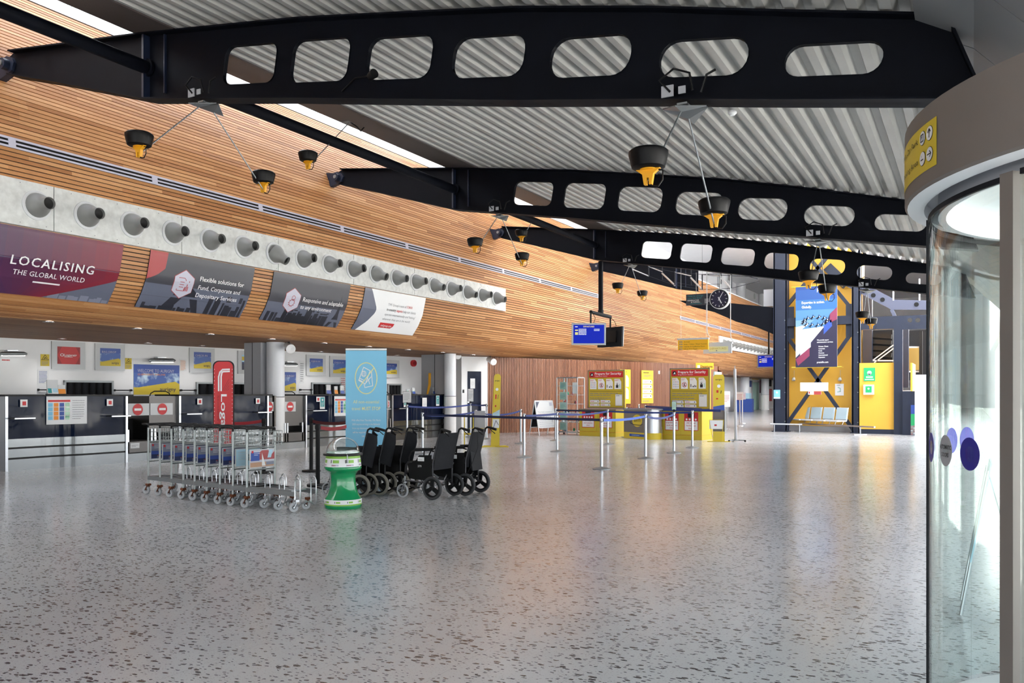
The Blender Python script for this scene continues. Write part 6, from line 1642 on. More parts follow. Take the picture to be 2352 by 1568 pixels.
b.poly(fn, [(0, h * .12), (w * .7, h * .44), (w, h * .56), (w, h * .60), (0, h * .50)], 'light_grey', 1.5); b.poly(fn, [(w * .15, h * .47), (w * .7, h * .50), (w, h * .60), (w * .5, h * .60)], 'g3', 1.8)
b.poly(fn, [(0, 0), (w, 0), (w, h * .72), (w * .83, h * .65), (w * .70, h * .50), (w * .38, h * .31), (w * .0, h * .12)], 'pv_ink', 2.4)
b.poly(fn, [(w * .83, h * .54), (w, h * .58), (w, h * .73), (w * .83, h * .65)], 'pr_pink', 3); b.poly(fn, [(w * .68, h * .40), (w * .88, h * .50), (w * .86, h * .58), (w * .68, h * .50)], 'blue', 3)
b.poly(fn, [(w * .11, h * .13), (w * .37, h * .25), (w * .37, h * .36), (w * .11, h * .22)], 'pv_lilac', 2.8); b.poly(fn, [(w * .06, h * .02), (w * .34, h * .14), (w * .34, h * .24), (0, h * .10)], 'pr_pink', 3)
rr = random.Random(9)
for k in range(12):
    a = 2 * PI * k / 12 + .2; cx = w * .47 + w * .28 * math.cos(a); cy = h * .565 + h * .05 * math.sin(a); s_ = w * .055
    b.stroke(fn, [(cx - s_, cy - s_ * .6), (cx, cy), (cx + s_, cy + s_ * .4)], s_ * .45, 'pv_ink', 4); b.stroke(fn, [(cx, cy + s_ * .2), (cx + s_ * .2, cy + s_ * 1.1)], s_ * .35, 'deep_blue', 4); b.stroke(fn, [(cx - s_ * .4, cy - s_), (cx - s_ * .2, cy)], s_ * .3, 'charcoal', 4); b.disc(fn, cx + s_ * .5, cy + s_ * .2, s_ * .25, 'white', 5, n=8)
b.text(fn, 'Praxis', w * .52, h * .92, h * .05, 'paper', 4, wid=w * .38); b.lines(fn, w * .72, w * .88, h * .895, 1, 1, h * .012, 'paper', 4)
b.text(fn, 'Expertise in action.', w * .15, h * .785, h * .032, 'paper', 4, bold=.02, wid=w * .55); b.text(fn, 'Globally.', w * .15, h * .73, h * .032, 'paper', 4, bold=.02, wid=w * .24)
for k, s_ in enumerate(('We provide expert', 'administration services', '', 'Private Client', 'Corporate', 'Funds', 'Pensions', 'International', 'Expansion')):
    if s_: b.text(fn, s_, w * (.52 if k < 2 else .56), h * (.325 - .0265 * k), h * .016, 'paper', 4, bold=.02, wid=w * .0165 * len(s_))
b.text(fn, 'praxisifm.com', w * .52, h * .05, h * .022, 'white', 4, bold=.03, wid=w * .27); b.build('printed_sheet', t2, O)
b = B('satin_metal')
for z in (z0, z1): b.tube([(x0 - .15, TY - .11, z), (x1 + .15, TY - .11, z)], .02, 8, 'kiosk_yellow')
for x in (x0 - .1, x1 + .1):
    for z in (z0, z1): b.bar((x, TY - .11, z), (x, TY + .70, z), .02, .02, 'kiosk_yellow')
b.build('hanging_rail', t2, O)
def towersign(name, px0, py0, px1, py1, label, mat, art, Y=None, cat='sign', th=.04):
    Y = Y if Y is not None else yb - .03
    a = onY(px0, py1, Y); c = onY(px1, py0, Y); b = B(mat); b.box(a.x, c.x, Y, Y + th, a.z, c.z); fn = flatfn((a.x, Y - .001, a.z), (1, 0, 0), (0, 0, 1), (0, -1, 0), .004); art(b, fn, c.x - a.x, c.z - a.z); b.build(name, off=((a.x + c.x) / 2, Y, a.z), label=label, cat=cat)
towersign('white_sign', 1838, 878, 1902, 898, 'long white sign with faint lettering on the yellow tower above the seats', 'bright_white', lambda b, fn, w, h: [b.text(fn, s_, w / 2, h * (.68 - .27 * k), h * .14, 'light_grey', 1, 'c', wid=w * (.86, .6, .8)[k]) for k, s_ in enumerate(('PLEASE REMEMBER TO KEEP YOUR', 'BAGGAGE WITH YOU', 'AT ALL TIMES WHEN IN THE TERMINAL'))], TY + .12)
towersign('red_white_sign', 1856, 898.5, 1886, 906, 'small red and white sign directly under the long white sign', 'white', lambda b, fn, w, h: (b.rect(fn, w * .45, 0, w, h, 'pv_coral', 1), b.rect(fn, w * .05, h * .3, w * .15, h * .9, 'red', 1)), TY + .13)
towersign('evacuation_plan', 1918, 881, 1938, 908, 'white plan sheet on the yellow tower right of the long sign', 'bright_white', lambda b, fn, w, h: (b.stroke(fn, [(w * .3, h * .3), (w * .6, h * .35), (w * .6, h * .6), (w * .35, h * .7)], w * .12, 'mint', 1), b.lines(fn, w * .2, w * .8, h * .85, 1, 1, h * .05, 'ink_grey', 1)))
for px, lb in ((1823, 'small wall spotlight left of the long white sign'), (1929, 'small wall spotlight above the plan sheet')):
    p = onY(px, 871, yb - .12); b = B('light_grey'); b.lathe([(0, .08), (.05, .06), (.07, -.04), (0, -.03)], p, 14, 'light_grey', (0, .5, 1)); b.tube([p + Vector((0, 0, .04)), p + Vector((0, .12, .1))], .012, 6, 'satin_metal'); b.tube([p + Vector((0, .1, .1)), p + Vector((0, .1, .35))], .006, 5, 'satin_metal')
    b.build('wall_spotlight', off=tuple(p), label=lb, cat='spotlight', group='small spotlights on the yellow tower')
# lower yellow box, its column and girders
xb0, xb1 = tx(1974, TY - .1), tx(2053, TY - .1); zt = onY(2010, 833, TY - .1).z
b = B('yellow_wall'); b.box(xb0, xb1, TY - .1, TY + 2.4, .17, zt); b.box(xb0, xb1 + .02, TY - .09, TY + 2.4, 0, .17, 'navy_steel'); xs = tx(2086, TY + 1.5); b.box(xb1 + .5, xb1 + .56, TY + .6, TY + 2.6, 1.2, zt)
b.build('wall_kiosk', kind='structure', smooth=0)
def aed(b, fn, w, h):
    b.disc(fn, w / 2, h * .62, w * .2, 'white', 1, n=14); b.rect(fn, w * .2, h * .25, w * .8, h * .35, 'white', 1); b.rect(fn, w * .1, h * .08, w * .9, h * .16, 'mint', 1); b.rect(fn, w * .35, h * .45, w * .65, h * .55, 'white', 1)
M('sign_green', (.02, .42, .14), .4)
towersign('green_sign', 1984, 844, 2010, 875, 'green first aid sign with white symbol on the low yellow box', 'sign_green', aed, TY - .13, th=.03)
towersign('defibrillator_box', 1983, 883, 2007, 906, 'white defibrillator box with a green label below the green sign', 'white', lambda b, fn, w, h: (b.rect(fn, w * .2, h * .2, w * .8, h * .85, 'sign_green', 1), b.disc(fn, w / 2, h * .6, w * .1, 'white', 2, n=10)), TY - .25, 'box', .15)
xc0, xc1 = tx(2053, TY - .3), tx(2073, TY - .3)
t = thing('steel_portal', 'navy steel column and pierced girders to the right of the yellow box', 'steelwork', ((xc0 + xc1) / 2, TY - .2, 0)); O = tuple(t.location)
b = B('navy_steel'); b.box(xc0, xc1, TY - .3, TY - .12, 0, tz(745, 2060, TY - .3)); b.build('column', t, O, smooth=0)
b = B('navy_steel'); ya = TY - .28; a = onY(1977, 757, ya); c = onY(2060, 725, ya); b.box(a.x, c.x, ya, ya + .3, a.z, c.z)
a = onY(2060, 757, ya); c = onY(2140, 722, ya); hole = lambda px, py, r: [(onY(px, py, ya).x + r * math.cos(2 * PI * k / 16), onY(px, py, ya).z + r * math.sin(2 * PI * k / 16)) for k in range(16)]
b.prism([(a.x, a.z), (c.x, a.z), (c.x, c.z), (a.x, c.z)], lambda x, z: (x, ya + .04, z), lambda x, z: (x, ya, z), 'navy_steel', [hole(2090, 735, .08), hole(2108, 735, .08)]); b.build('girder', t, O, smooth=0)
M('navy_steel_skylit', (.085, .095, .15), .4)  # navy steel with the skylight on it put into a lighter colour
b = B('navy_steel_skylit'); yl = TY + .4
pp = lambda px, py: (onY(px, py, yl).x, onY(px, py, yl).z)
b.prism([pp(1934, 652), pp(2048, 711), pp(2140, 711), pp(2140, 690), pp(2056, 688), pp(1965, 640)], lambda x, z: (x, yl + .06, z), lambda x, z: (x, yl, z), 'navy_steel_skylit')
for q in (pp(1985, 668), pp(2006, 678), pp(2027, 688), pp(2105, 699)): b.cyl((q[0], yl - .001, q[1]), .08, .02, 16, 'black', (0, -1, 0))
b.bar(onY(2048, 711, yl), onY(2064, 745, yl), .12, .12); b.bar(onY(2052, 690, yl), onY(2052, 640, yl), .05, .05, 'light_grey'); b.bar(onY(2112, 690, yl), onY(2112, 640, yl), .05, .05, 'light_grey'); b.build('pierced_girder', t, O, smooth=0)
b = B('navy_steel'); b.bar(onY(1945, 655, yl + .2), onY(1900, 612, yl + .2), .35, .1, up=(0, 1, 0)); b.build('rafter', t, O, smooth=0)
# dark stair structure behind
ys = TY + 4.5
t = thing('stair_structure', 'dark staircase structure with rails behind the low yellow box', 'stairs', onY(2040, 800, ys)); O = tuple(t.location)
b = B('black'); a = onY(2000, 835, ys); c = onY(2050, 757, ys); b.box(a.x, c.x, ys, ys + 2, a.z, c.z, 'charcoal')
for k in range(4): q = onY(2004, 812 - 14 * k, ys - .3); q2 = onY(2048, 815 - 14 * k, ys - .3); b.bar(q, q2, .3, .18, 'black')
b.build('flight', t, O)
b = B('light_grey')
for dy in (0, 8): b.bar(onY(2005, 835 - dy, ys - .5), onY(2052, 800 - dy, ys - .5), .03, .04)
b.bar(onY(2005, 828, ys - .5), onY(2052, 828, ys - .5), .03, .05); b.bar(onY(2082, 797, ys - .5), onY(2112, 797, ys - .5), .03, .06); b.bar(onY(2082, 853, ys - .5), onY(2112, 853, ys - .5), .03, .06); b.build('handrail', t, O)
b = B('navy_steel'); b.bar(onY(1993, 850, ys - .6), onY(1993, 660, ys - .6), .35, .3, up=(0, 1, 0)); b.bar(onY(2078, 890, ys - .6), onY(2078, 745, ys - .6), .3, .3, up=(0, 1, 0)); b.bar(onY(2115, 760, ys - .6), onY(2115, 860, ys - .6), .12, .12, 'black', up=(0, 1, 0)); b.build('support', t, O)
b = B('pv_dark'); a = onY(2085, 850, ys); c = onY(2112, 797, ys); M('ochre', (.30, .20, .05), .4); b.box(a.x, c.x, ys, ys + .1, a.z, c.z, 'ochre'); b.build('ochre_panel', t, O)
b = B('charcoal'); a = onY(2000, 790, ys + 2.2); c = onY(2140, 757, ys + 2.2); b.box(a.x, c.x, ys + 2.2, ys + 2.4, a.z - 1.6, c.z); b.box(a.x, c.x, ys + 2.2, ys + 2.4, 0, 1.6, 'mid_grey'); b.build('rear_wall', t, O)
for nm, px0, px1, py0, Y, mt, lb, ct in (('navy_partition', 2073, 2101, 898, TY - .5, 'navy_steel', 'waist-high navy partition right of the navy column', 'partition'), ('pale_panel', 2101, 2135, 860, TY - 1.0, 'light_grey', 'pale upright panel beside the left edge of the glass door', 'panel')):
    a = onY(px0, 1000, Y); c = onY(px1, py0, Y); b = B(mt); b.box(a.x, c.x, Y, Y + .08, 0, c.z); b.build(nm, off=((a.x + c.x) / 2, Y, 0), label=lb, cat=ct)
a = onY(2092, 1000, TY - .8); c = onY(2101, 930, TY - .8); b = B('blue'); b.box(a.x, c.x, TY - .8, TY - .75, .02, c.z, 'blue'); fn = flatfn((a.x, TY - .801, 0), (1, 0, 0), (0, 0, 1), (0, -1, 0), .003); b.rect(fn, 0, .35, c.x - a.x, .75, 'sign_green', 1); b.rect(fn, 0, .02, c.x - a.x, .35, 'dull_metal', 1)
for k in range(10): b.rect(fn, (k % 2) * .08, .04 + .03 * k, (k % 2) * .08 + .06, .06 + .03 * k, ('pv_coral', 'white', 'skin_tan')[k % 3], 2)
b.build('leaflet_display', off=(a.x, TY - .8, 0), label='narrow blue and green leaflet display between navy partition and pale panel', cat='display')

# four-seat bench
A0 = onZ(1830, 990); A1 = onZ(1976, 999); u = (A1 - A0); L_ = u.length; u.normalize(); nn = Vector((u.y, -u.x, 0)); O = A0 + u * L_ / 2
t = thing('bench', 'four-seat metal bench with pale blue pads in front of the yellow tower', 'bench', O)
b = B('satin_metal'); b.bar(A0 - u * .22 + Vector((0, 0, .30)) - nn * .1, A1 + u * .55 + Vector((0, 0, .30)) - nn * .1, .07, .05); b.build('seat_beam', t, O)
for s_ in (.02, .97):
    b = B('satin_metal'); q = A0 + u * L_ * s_; b.bar(q - nn * .1 + Vector((0, 0, .02)), q - nn * .1 + Vector((0, 0, .30)), .05, .04); b.bar(q - nn * .38 + Vector((0, 0, .015)), q + nn * .20 + Vector((0, 0, .015)), .04, .03); b.build('leg', t, O)
for k in range(4):
    q = A0 + u * (-.17 + .66 * k) - nn * .1; w = .56
    b = B('seat_blue'); b.obox(q + u * w / 2 - nn * .16 + Vector((0, 0, .72)), u * w / 2 * .93, nn * .02 + Vector((0, 0, .004)), Vector((0, 0, .20)) - nn * .035); b.build('back_pad', t, O)
    b = B('satin_metal'); b.obox(q + u * w / 2 - nn * .175 + Vector((0, 0, .71)), u * w / 2, nn * .012, Vector((0, 0, .235)) - nn * .04, 'light_grey'); b.bar(q + u * .1 + Vector((0, 0, .31)), q + u * .1 - nn * .1 + Vector((0, 0, .5)), .02, .02); b.bar(q + u * (w - .1) + Vector((0, 0, .31)), q + u * (w - .1) - nn * .1 + Vector((0, 0, .5)), .02, .02); b.build('seat_frame', t, O)
    b = B('light_grey'); b.obox(q + u * w / 2 + nn * .10 + Vector((0, 0, .46)), u * w / 2, nn * .23, (0, 0, .022), 'light_grey'); b.build('seat', t, O)
p = onZ(1774, 992); b = B('satin_metal'); b.tube([Vector((XL0 - .05, TY - .3, .30)), Vector((XL1 + .6, TY - .3, .30))], .03, 8)
for x in (XL0 + .1, XL1 + .5): b.tube([(x, TY - .3, 0), (x, TY - .3, .3)], .02, 8)
b.build('bumper_rail', off=(XL0 + .3, TY - .3, 0), label='low metal bumper rail at the foot of the left navy column', cat='rail')

# ================================================================== HANGING THINGS
def uplight(X, Yl, z, top, label, far=False):
    """black bowl lamp on a slanted rod; top = upper end of the rod"""
    t = thing('hanging_lamp', label, 'lamp', (X, Yl, z), 0, 'black and yellow uplights on slanted rods')
    b = B('lamp_black'); pr = [(0, -.095), (.12, -.095), (.145, -.08), (.16, -.02), (.172, .03), (.172, .055), (.15, .075), (.09, .085), (0, .088)]
    b.lathe(pr, n=28); b.build('bowl', t)
    b = B('lamp_yellow'); b.lathe([(0, -.10), (.075, -.10), (.075, -.085)], n=16, mat='lamp_yellow'); b.prism([(-.11, -.095), (.11, -.095), (.05, -.14), (.035, -.23), (.012, -.23), (.01, -.17), (-.01, -.17), (-.012, -.23), (-.035, -.23), (-.05, -.14)], lambda x, z_: (x, .02, z_), lambda x, z_: (x, -.02, z_)); b.build('yoke', t)
    b = B('black'); b.tube([(.05, 0, -.09), (.13, 0, -.12), (.13, 0, -.20), (.09, 0, -.25), (.03, 0, -.24), (.0, 0, -.20)], .007, 6); b.build('cable', t)
    b = B('satin_metal'); b.tube([Vector((0, 0, -.19)), Vector(top) - Vector((X, Yl, z))], .009, 8, 'dull_metal'); b.build('rod', t)
    return t
def bracket(X, Y, z, label):
    t = thing('lamp_bracket', label, 'bracket', (X, Y, z), 0, 'star-shaped lamp brackets under the beams')
    b = B('dull_metal')
    for s_ in (-1, 1):
        b.add([(-.22, s_ * .02, 0), (.22, s_ * .02, -.04), (0, s_ * .30, -.09), (-.22, s_ * .02, -.012), (.22, s_ * .02, -.052), (0, s_ * .30, -.10), (0, s_ * .12, -.10)], [(0, 1, 2), (3, 6, 4), (3, 5, 6), (4, 6, 5), (0, 3, 4, 1), (0, 2, 5, 3), (1, 4, 5, 2)], 'dull_metal')
    b.box(-.05, .05, -.1, .1, -.02, 0, 'dull_metal'); b.build('plate', t, smooth=0)
    b = B('mid_grey'); b.box(-.19, -.07, -.15, -.135, .06, .17, 'mid_grey'); b.box(-.02, .05, -.15, -.135, .07, .14, 'mid_grey'); b.build('junction_box', t)
    b = B('black'); b.tube([(-.10, -.15, .10), (-.20, -.18, .22), (-.05, -.20, .30), (.10, -.18, .24), (.12, -.15, .08)], .012, 6); b.tube([(.2, -.14, .05), (.26, -.16, .2), (.34, -.14, .24)], .012, 6); b.build('cable_loop', t)
nm = {0: 'nearest beam', 1: 'middle beam', 2: 'third beam'}
for i, Y in enumerate(BY):
    for X, side in ((-9.2, 'left'), (-2.45, 'right')):
        zb = ipl(X, RB) - .024
        bracket(X, Y, zb, 'metal lamp bracket under the %s side of the %s' % (side, nm[i]))
        for s_, fb in ((-1, 'nearer'), (1, 'farther')):
            Yl = Y + s_ * 1.05; zl = zb - .78
            uplight(X, Yl, zl, (X, Y + s_ * .12, zb - .09), 'black lamp with yellow yoke, %s one of the %s pair on the %s' % (fb, side, nm[i]))
for Y, lb in ((12.28, 'black lamp with yellow yoke hanging alone from the gutter beam, nearer bay'), (20.3, 'black lamp with yellow yoke hanging alone from the gutter beam, farther bay')):
    z = 6.64; uplight(-10.35, Y - 1.15, z - .95, (-10.35, Y, z), lb)
    b = B('dull_metal'); b.box(-10.5, -10.2, Y - .1, Y + .1, z - .02, z); b.tube([(-10.35, Y, z - .01), (-10.25, Y + .1, z - .1), (-10.3, Y + .25, z - .12), (-10.3, Y + .35, z - .02)], .012, 6, 'black'); b.build('lamp_bracket', off=(-10.35, Y, z), label='small bracket on the gutter beam, ' + ('nearer bay' if Y < 15 else 'farther bay'), cat='bracket')
# small spotlight on the nearest beam, smoke detector
p = onY(855, 172, 7.72); b = B('black'); b.lathe([(0, -.05), (.045, -.05), (.055, .05), (0, .05)], p, 14, 'black', (1, -.4, .1)); b.tube([p, onY(815, 180, 7.86), onY(785, 210, 7.88)], .01, 6); b.build('beam_spotlight', off=tuple(p), label='small black spotlight clamped inside the third opening of the nearest beam', cat='spotlight')
p = atD(1682, 280, 11.3); b = B('white'); zz = ipl(p.x, RT) + .02; b.lathe([(0, 0), (.06, 0), (.06, -.03), (.045, -.045), (.03, -.06), (0, -.062)], (p.x, p.y, zz), 18); b.build('smoke_detector', off=(p.x, p.y, zz), label='round white smoke detector on the corrugated ceiling', cat='detector')

# departure screens on a pole
P0 = Vector((-10.19, 24.1, 3.98))
t = thing('screen_mount', 'black pole and cross tube hanging from the third beam for the screens', 'mount', P0)
b = B('beam_paint'); b.tube([(0, 0, 0), (0, 0, 1.64)], .075, 14); b.build('pole', t)
cA, cB = atD(1357, 716, 25.4) - P0, atD(1402, 728, 26.4) - P0
b = B('charcoal'); b.tube([cA, cB], .055, 12); b.tube([(0, 0, -.02), (0, 0, .1)], .09, 12); b.build('cross_tube', t)
b = B('black'); b.tube([cA + Vector((0, 0, 0)), cA - Vector((0, 0, .42))], .03, 8); b.tube([cB, cB - Vector((0, 0, .40))], .03, 8); b.tube([cA + Vector((.05, 0, 0)), cA + Vector((.15, 0, -.2)), cA + Vector((.1, 0, -.35))], .008, 5); b.tube([cB, cB + Vector((.15, 0, -.15)), cB + Vector((.2, 0, -.3))], .008, 5); b.build('drop_rod', t)
def screen(px, py, d, w, h, yaw, label, on=True, tilt=.05):
    C = atD(px, py, d); n = Vector((math.cos(yaw), math.sin(yaw), 0)); u = Vector((-n.y, n.x, 0)); up = Vector((0, 0, 1)) + n * tilt; up.normalize(); n2 = u.cross(up)
    t = thing('display_screen', label, 'screen', C, 0, 'flight display screens')
    b = B('dull_metal'); b.obox((0, 0, 0), u * w / 2, up * h / 2, n2 * .04, 'charcoal'); b.obox(n2 * .038, u * (w / 2 + .004), up * (h / 2 + .004), n2 * .008, 'dull_metal'); b.obox(-n2 * .06, u * w * .3, up * h * .3, n2 * .03, 'black'); b.build('case', t)
    fn = flatfn(n2 * .047 - u * w / 2 - up * h / 2, u, up, n2, .003); b = B('screen_blue'); m = .05; b.rect(fn, m, m, w - m, h - m, 'screen_blue' if on else 'black', 1)
    if on:
        b.text(fn, 'DEPARTURES', w / 2, h - .125, .045, 'screen_yellow', 2, 'c', wid=w * .32); b.lines(fn, .1, .22, h - .12, 1, 1, .02, 'screen_text', 2)
        for k in range(5): y = h - .19 - .04 * k; (b.rect(fn, .1, y, .19, y + .03, 'screen_yellow', 2) if k in (1, 3, 4) else None); b.lines(fn, .21, w * .55, y, 1, 1, .016, 'screen_text', 2, k); (b.lines(fn, w * .65, w - .1, y, 1, 1, .016, 'screen_text', 2, k) if k < 2 else None)
    b.build('panel', t)
face = math.atan2(-1, .28)
screen(1352, 767, 25.2, 1.04, .66, math.atan2(-atD(1352, 767, 25.2).y, -atD(1352, 767, 25.2).x) + .12, 'blue departures screen hanging left of the black one')
screen(1402, 774, 26.3, 1.02, .62, math.atan2(-24, 10.3) + 2.4, 'black-looking screen turned away beside the blue departures screen', False)
screen(1766, 829, 36.0, 1.0, .58, math.atan2(-31, 5) - .25, 'distant violet-blue screen partly behind the left navy column')
p = atD(1766, 815, 36.0); b = B('black'); b.tube([p, Vector((p.x, p.y, 4.9))], .04, 8); b.build('screen_pole', off=tuple(p), label='thin pole above the distant violet-blue screen', cat='pole')

# clock with advert board
C = onY(1654, 687, 24.1); C.y = 24.05; w = .28; t = thing('hanging_clock', 'round black clock with white hands beside its dark advert board', 'clock', C)
b = B('light_grey'); ax = (0, -1, 0); b.lathe([(0, -.12), (.285, -.12), (.29, -.10), (.29, .05), (.275, .06), (.268, .05)], (0, 0, 0), 40, 'light_grey', ax); b.lathe([(.268, .052), (.245, .056), (.245, .05)], (0, 0, 0), 40, 'black', ax); b.build('case', t)
b = B('ink'); b.lathe([(.262, .048), (0, .048)], (0, 0, 0), 36, 'pv_ink', ax); fn = flatfn((0, -.0485, 0), (1, 0, 0), (0, 0, 1), (0, -1, 0), .002)
for k in range(12): a = PI * k / 6; b.stroke(fn, [(.19 * math.cos(a), .19 * math.sin(a)), (.232 * math.cos(a), .232 * math.sin(a))], .016, 'white', 2)
b.build('dial', t)
b = B('white'); a = PI / 2 - 2 * PI * 5 / 60; b.stroke(fn, [(-.05 * math.cos(a), -.05 * math.sin(a)), (.225 * math.cos(a), .225 * math.sin(a))], .018, 'white', 4); b.build('minute_hand', t)
b = B('white'); a = PI / 2 - 2 * PI * 5.08 / 12; b.stroke(fn, [(-.05 * math.cos(a), -.05 * math.sin(a)), (.14 * math.cos(a), .14 * math.sin(a))], .03, 'white', 3); b.build('hour_hand', t)
q0 = onY(1577, 702, 24.1) - C; q1 = onY(1640, 673, 24.1) - C
b = B('pv_dark'); b.box(q0.x, q1.x + .12, 0, .04, q0.z, q1.z, 'pv_dark'); fn = flatfn((q0.x, -.002, q0.z), (1, 0, 0), (0, 0, 1), (0, -1, 0), .002); W_ = q1.x - q0.x; H_ = q1.z - q0.z
b.text(fn, 'Time to change', W_ * .05, H_ * .78, H_ * .13, 'teal', 2, wid=W_ * .58, bold=.01); b.text(fn, 'your law firm?', W_ * .05, H_ * .58, H_ * .13, 'teal', 2, wid=W_ * .52, bold=.01); b.text(fn, 'FERBRACHE', W_ * .05, H_ * .38, H_ * .12, 'paper', 2, wid=W_ * .42, bold=.01); b.text(fn, '& FARRELL', W_ * .18, H_ * .22, H_ * .12, 'paper', 2, wid=W_ * .34, bold=.01); b.rect(fn, W_ * .15, H_ * .12, W_ * .58, H_ * .15, 'teal', 2); b.lines(fn, W_ * .68, W_ * .86, H_ * .46, 4, H_ * .11, H_ * .05, 'paper', 2)
b.build('advert_board', t)
b = B('dull_metal'); b.tube([(0, .04, .27), (0, .04, 5.0 - .04 - C.z)], .018, 8); b.tube([(q0.x + .3, .02, q1.z), (q0.x + .3, .02, 5.04 - C.z)], .008, 6); b.build('hanger', t)
# two hanging signs
def hangsign(px0, py0, px1, py1, Y, mat, label, art, name):
    a = onY(px0, py1, Y); c = onY(px1, py0, Y); O = Vector(((a.x + c.x) / 2, Y, a.z)); t = thing(name, label, 'sign', O, 0, 'signs hanging on cables'); w, h = c.x - a.x, c.z - a.z
    b = B(mat); b.box(-w / 2, w / 2, -.03, .03, 0, h - .05, mat); fn = flatfn((-w / 2, -.031, 0), (1, 0, 0), (0, 0, 1), (0, -1, 0), .003); art(b, fn, w, h); b.build('face', t)
    b = B('light_grey'); b.box(-w / 2 - .02, w / 2 + .02, -.05, .05, h - .05, h, 'light_grey'); b.build('head_rail', t)
    b = B('white')
    xr = w / 2
    b.tube([(xr, 0, h - .02), (xr + .05, 0, h + .02), (xr - .02, 0, h + .10), (xr - .04, 0, h + .25), (xr - .04, 0, ipl(O.x + xr, RB) - .03 - O.z)], .012, 6, 'light_grey'); b.tube([(-xr + .08, 0, h - .02), (-xr + .08, 0, ipl(O.x - xr, RB) - .03 - O.z)], .004, 5, 'light_grey'); b.build('cable', t)
def ys_(b, fn, w, h):
    b.rect(fn, 0, 0, w, h - .06, 'amber', 1)
    for k, s_ in enumerate(('Arrivals', 'Shops / Toilets / Water Fountain', 'Cafe Bar & Conference Room', 'Lift to First Floor')):
        y = h - .125 - .07 * k; b.text(fn, s_, w * .2, y, .032, 'ink', 2, wid=w * (.2, .76, .70, .45)[k]); b.rect(fn, w * .05, y, w * .09, y + .035, 'ink_grey', 2); b.rect(fn, w * .11, y, w * .15, y + .035, 'ink_grey', 2)
hangsign(1558, 775, 1627, 804, 23.95, 'amber', 'amber hanging direction sign with four lines of text', ys_, 'hanging_sign')
def ds_(b, fn, w, h):
    b.rect(fn, w * .2, .05, w * .88, .20, 'pale_yellow', 1); b.text(fn, 'DEPARTURES', w * .24, .11, .06, 'kiosk_yellow', 2, wid=w * .58); b.rect(fn, w * .45, .065, w * .5, .09, 'ink_grey', 2)
hangsign(1616, 785, 1681, 812, 24.2, 'light_grey', 'pale grey hanging sign with a small yellow DEPARTURES plate', ds_, 'hanging_sign')
# wire-frame model aircraft hanging beyond the third beam
K = atD(1600, 640, 29.5); t = thing('wire_frame_aircraft', 'hanging wire-frame structure like a biplane skeleton beyond the third beam', 'sculpture', K)
b = B('dull_metal')
fr = [(1490, 612, 634), (1550, 625, 655), (1613, 630, 665), (1680, 626, 662)]; bk = [(1521, 606, 642), (1587, 612, 655), (1656, 618, 652)]
F = [(atD(px, a, 29.5) - K, atD(px, c, 29.5) - K) for px, a, c in fr]; G = [(atD(px, a, 30.9) - K, atD(px, c, 30.9) - K) for px, a, c in bk]
for a, c in F + G: b.tube([a, c], .022, 6, 'charcoal')
for a, c in zip(F, F[1:]): b.tube([a[1], c[1]], .008, 5, 'charcoal'); b.tube([a[0], c[0]], .008, 5, 'charcoal')
for a, c in zip(G, G[1:]): b.tube([a[1], c[1]], .008, 5, 'charcoal'); b.tube([a[0], c[0]], .008, 5, 'charcoal')
b.build('mast', t)
b = B('satin_metal')
for g, f in zip(G, F[1:]): b.tube([g[0].lerp(g[1], .6), f[1]], .03, 8)
for g, f in zip(G, F): b.tube([g[0].lerp(g[1], .5), f[0]], .02, 8)
b.build('strut', t)
b = B('charcoal'); b.tube([F[3][1], atD(1745, 645, 29.5) - K], .012, 5); b.tube([G[2][0], atD(1740, 640, 30) - K], .012, 5); b.tube([F[2][0], atD(1750, 636, 30) - K], .012, 5)
for f in (F[0], F[2]): b.tube([f[0], f[0] + Vector((0, 0, 3.2))], .004, 4)
b.tube([F[0][1], atD(1452, 618, 29.5) - K], .02, 6, 'satin_metal'); b.build('stay_wire', t)
# dark beam joining the tower
Yd = TY + .1; pz = lambda px, py: (onY(px, py, Yd).x, onY(px, py, Yd).z)
b = B('beam_paint'); b.prism([pz(1560, 690), pz(1640, 692), pz(1778, 706), pz(1778, 768), pz(1740, 752), pz(1690, 738), pz(1640, 716), pz(1590, 704)], lambda x, z: (x, Yd + .3, z), lambda x, z: (x, Yd, z)); b.build('link_beam', off=(-8, Yd, 4.4), label='black tapering beam joining the left navy column near the clock', cat='beam')
b = B('mid_grey'); a = onY(1764, 708, TY + 1.2); c = onY(1800, 668, TY + 1.2); b.box(a.x, c.x, TY + .402, TY + 1.6, a.z, c.z); b.box(a.x + .1, a.x + .2, TY + 1.3, TY + 1.5, a.z - .5, a.z); b.build('grey_duct', off=(a.x, TY + 1.2, a.z), label='grey box duct behind the top of the left navy column', cat='duct')
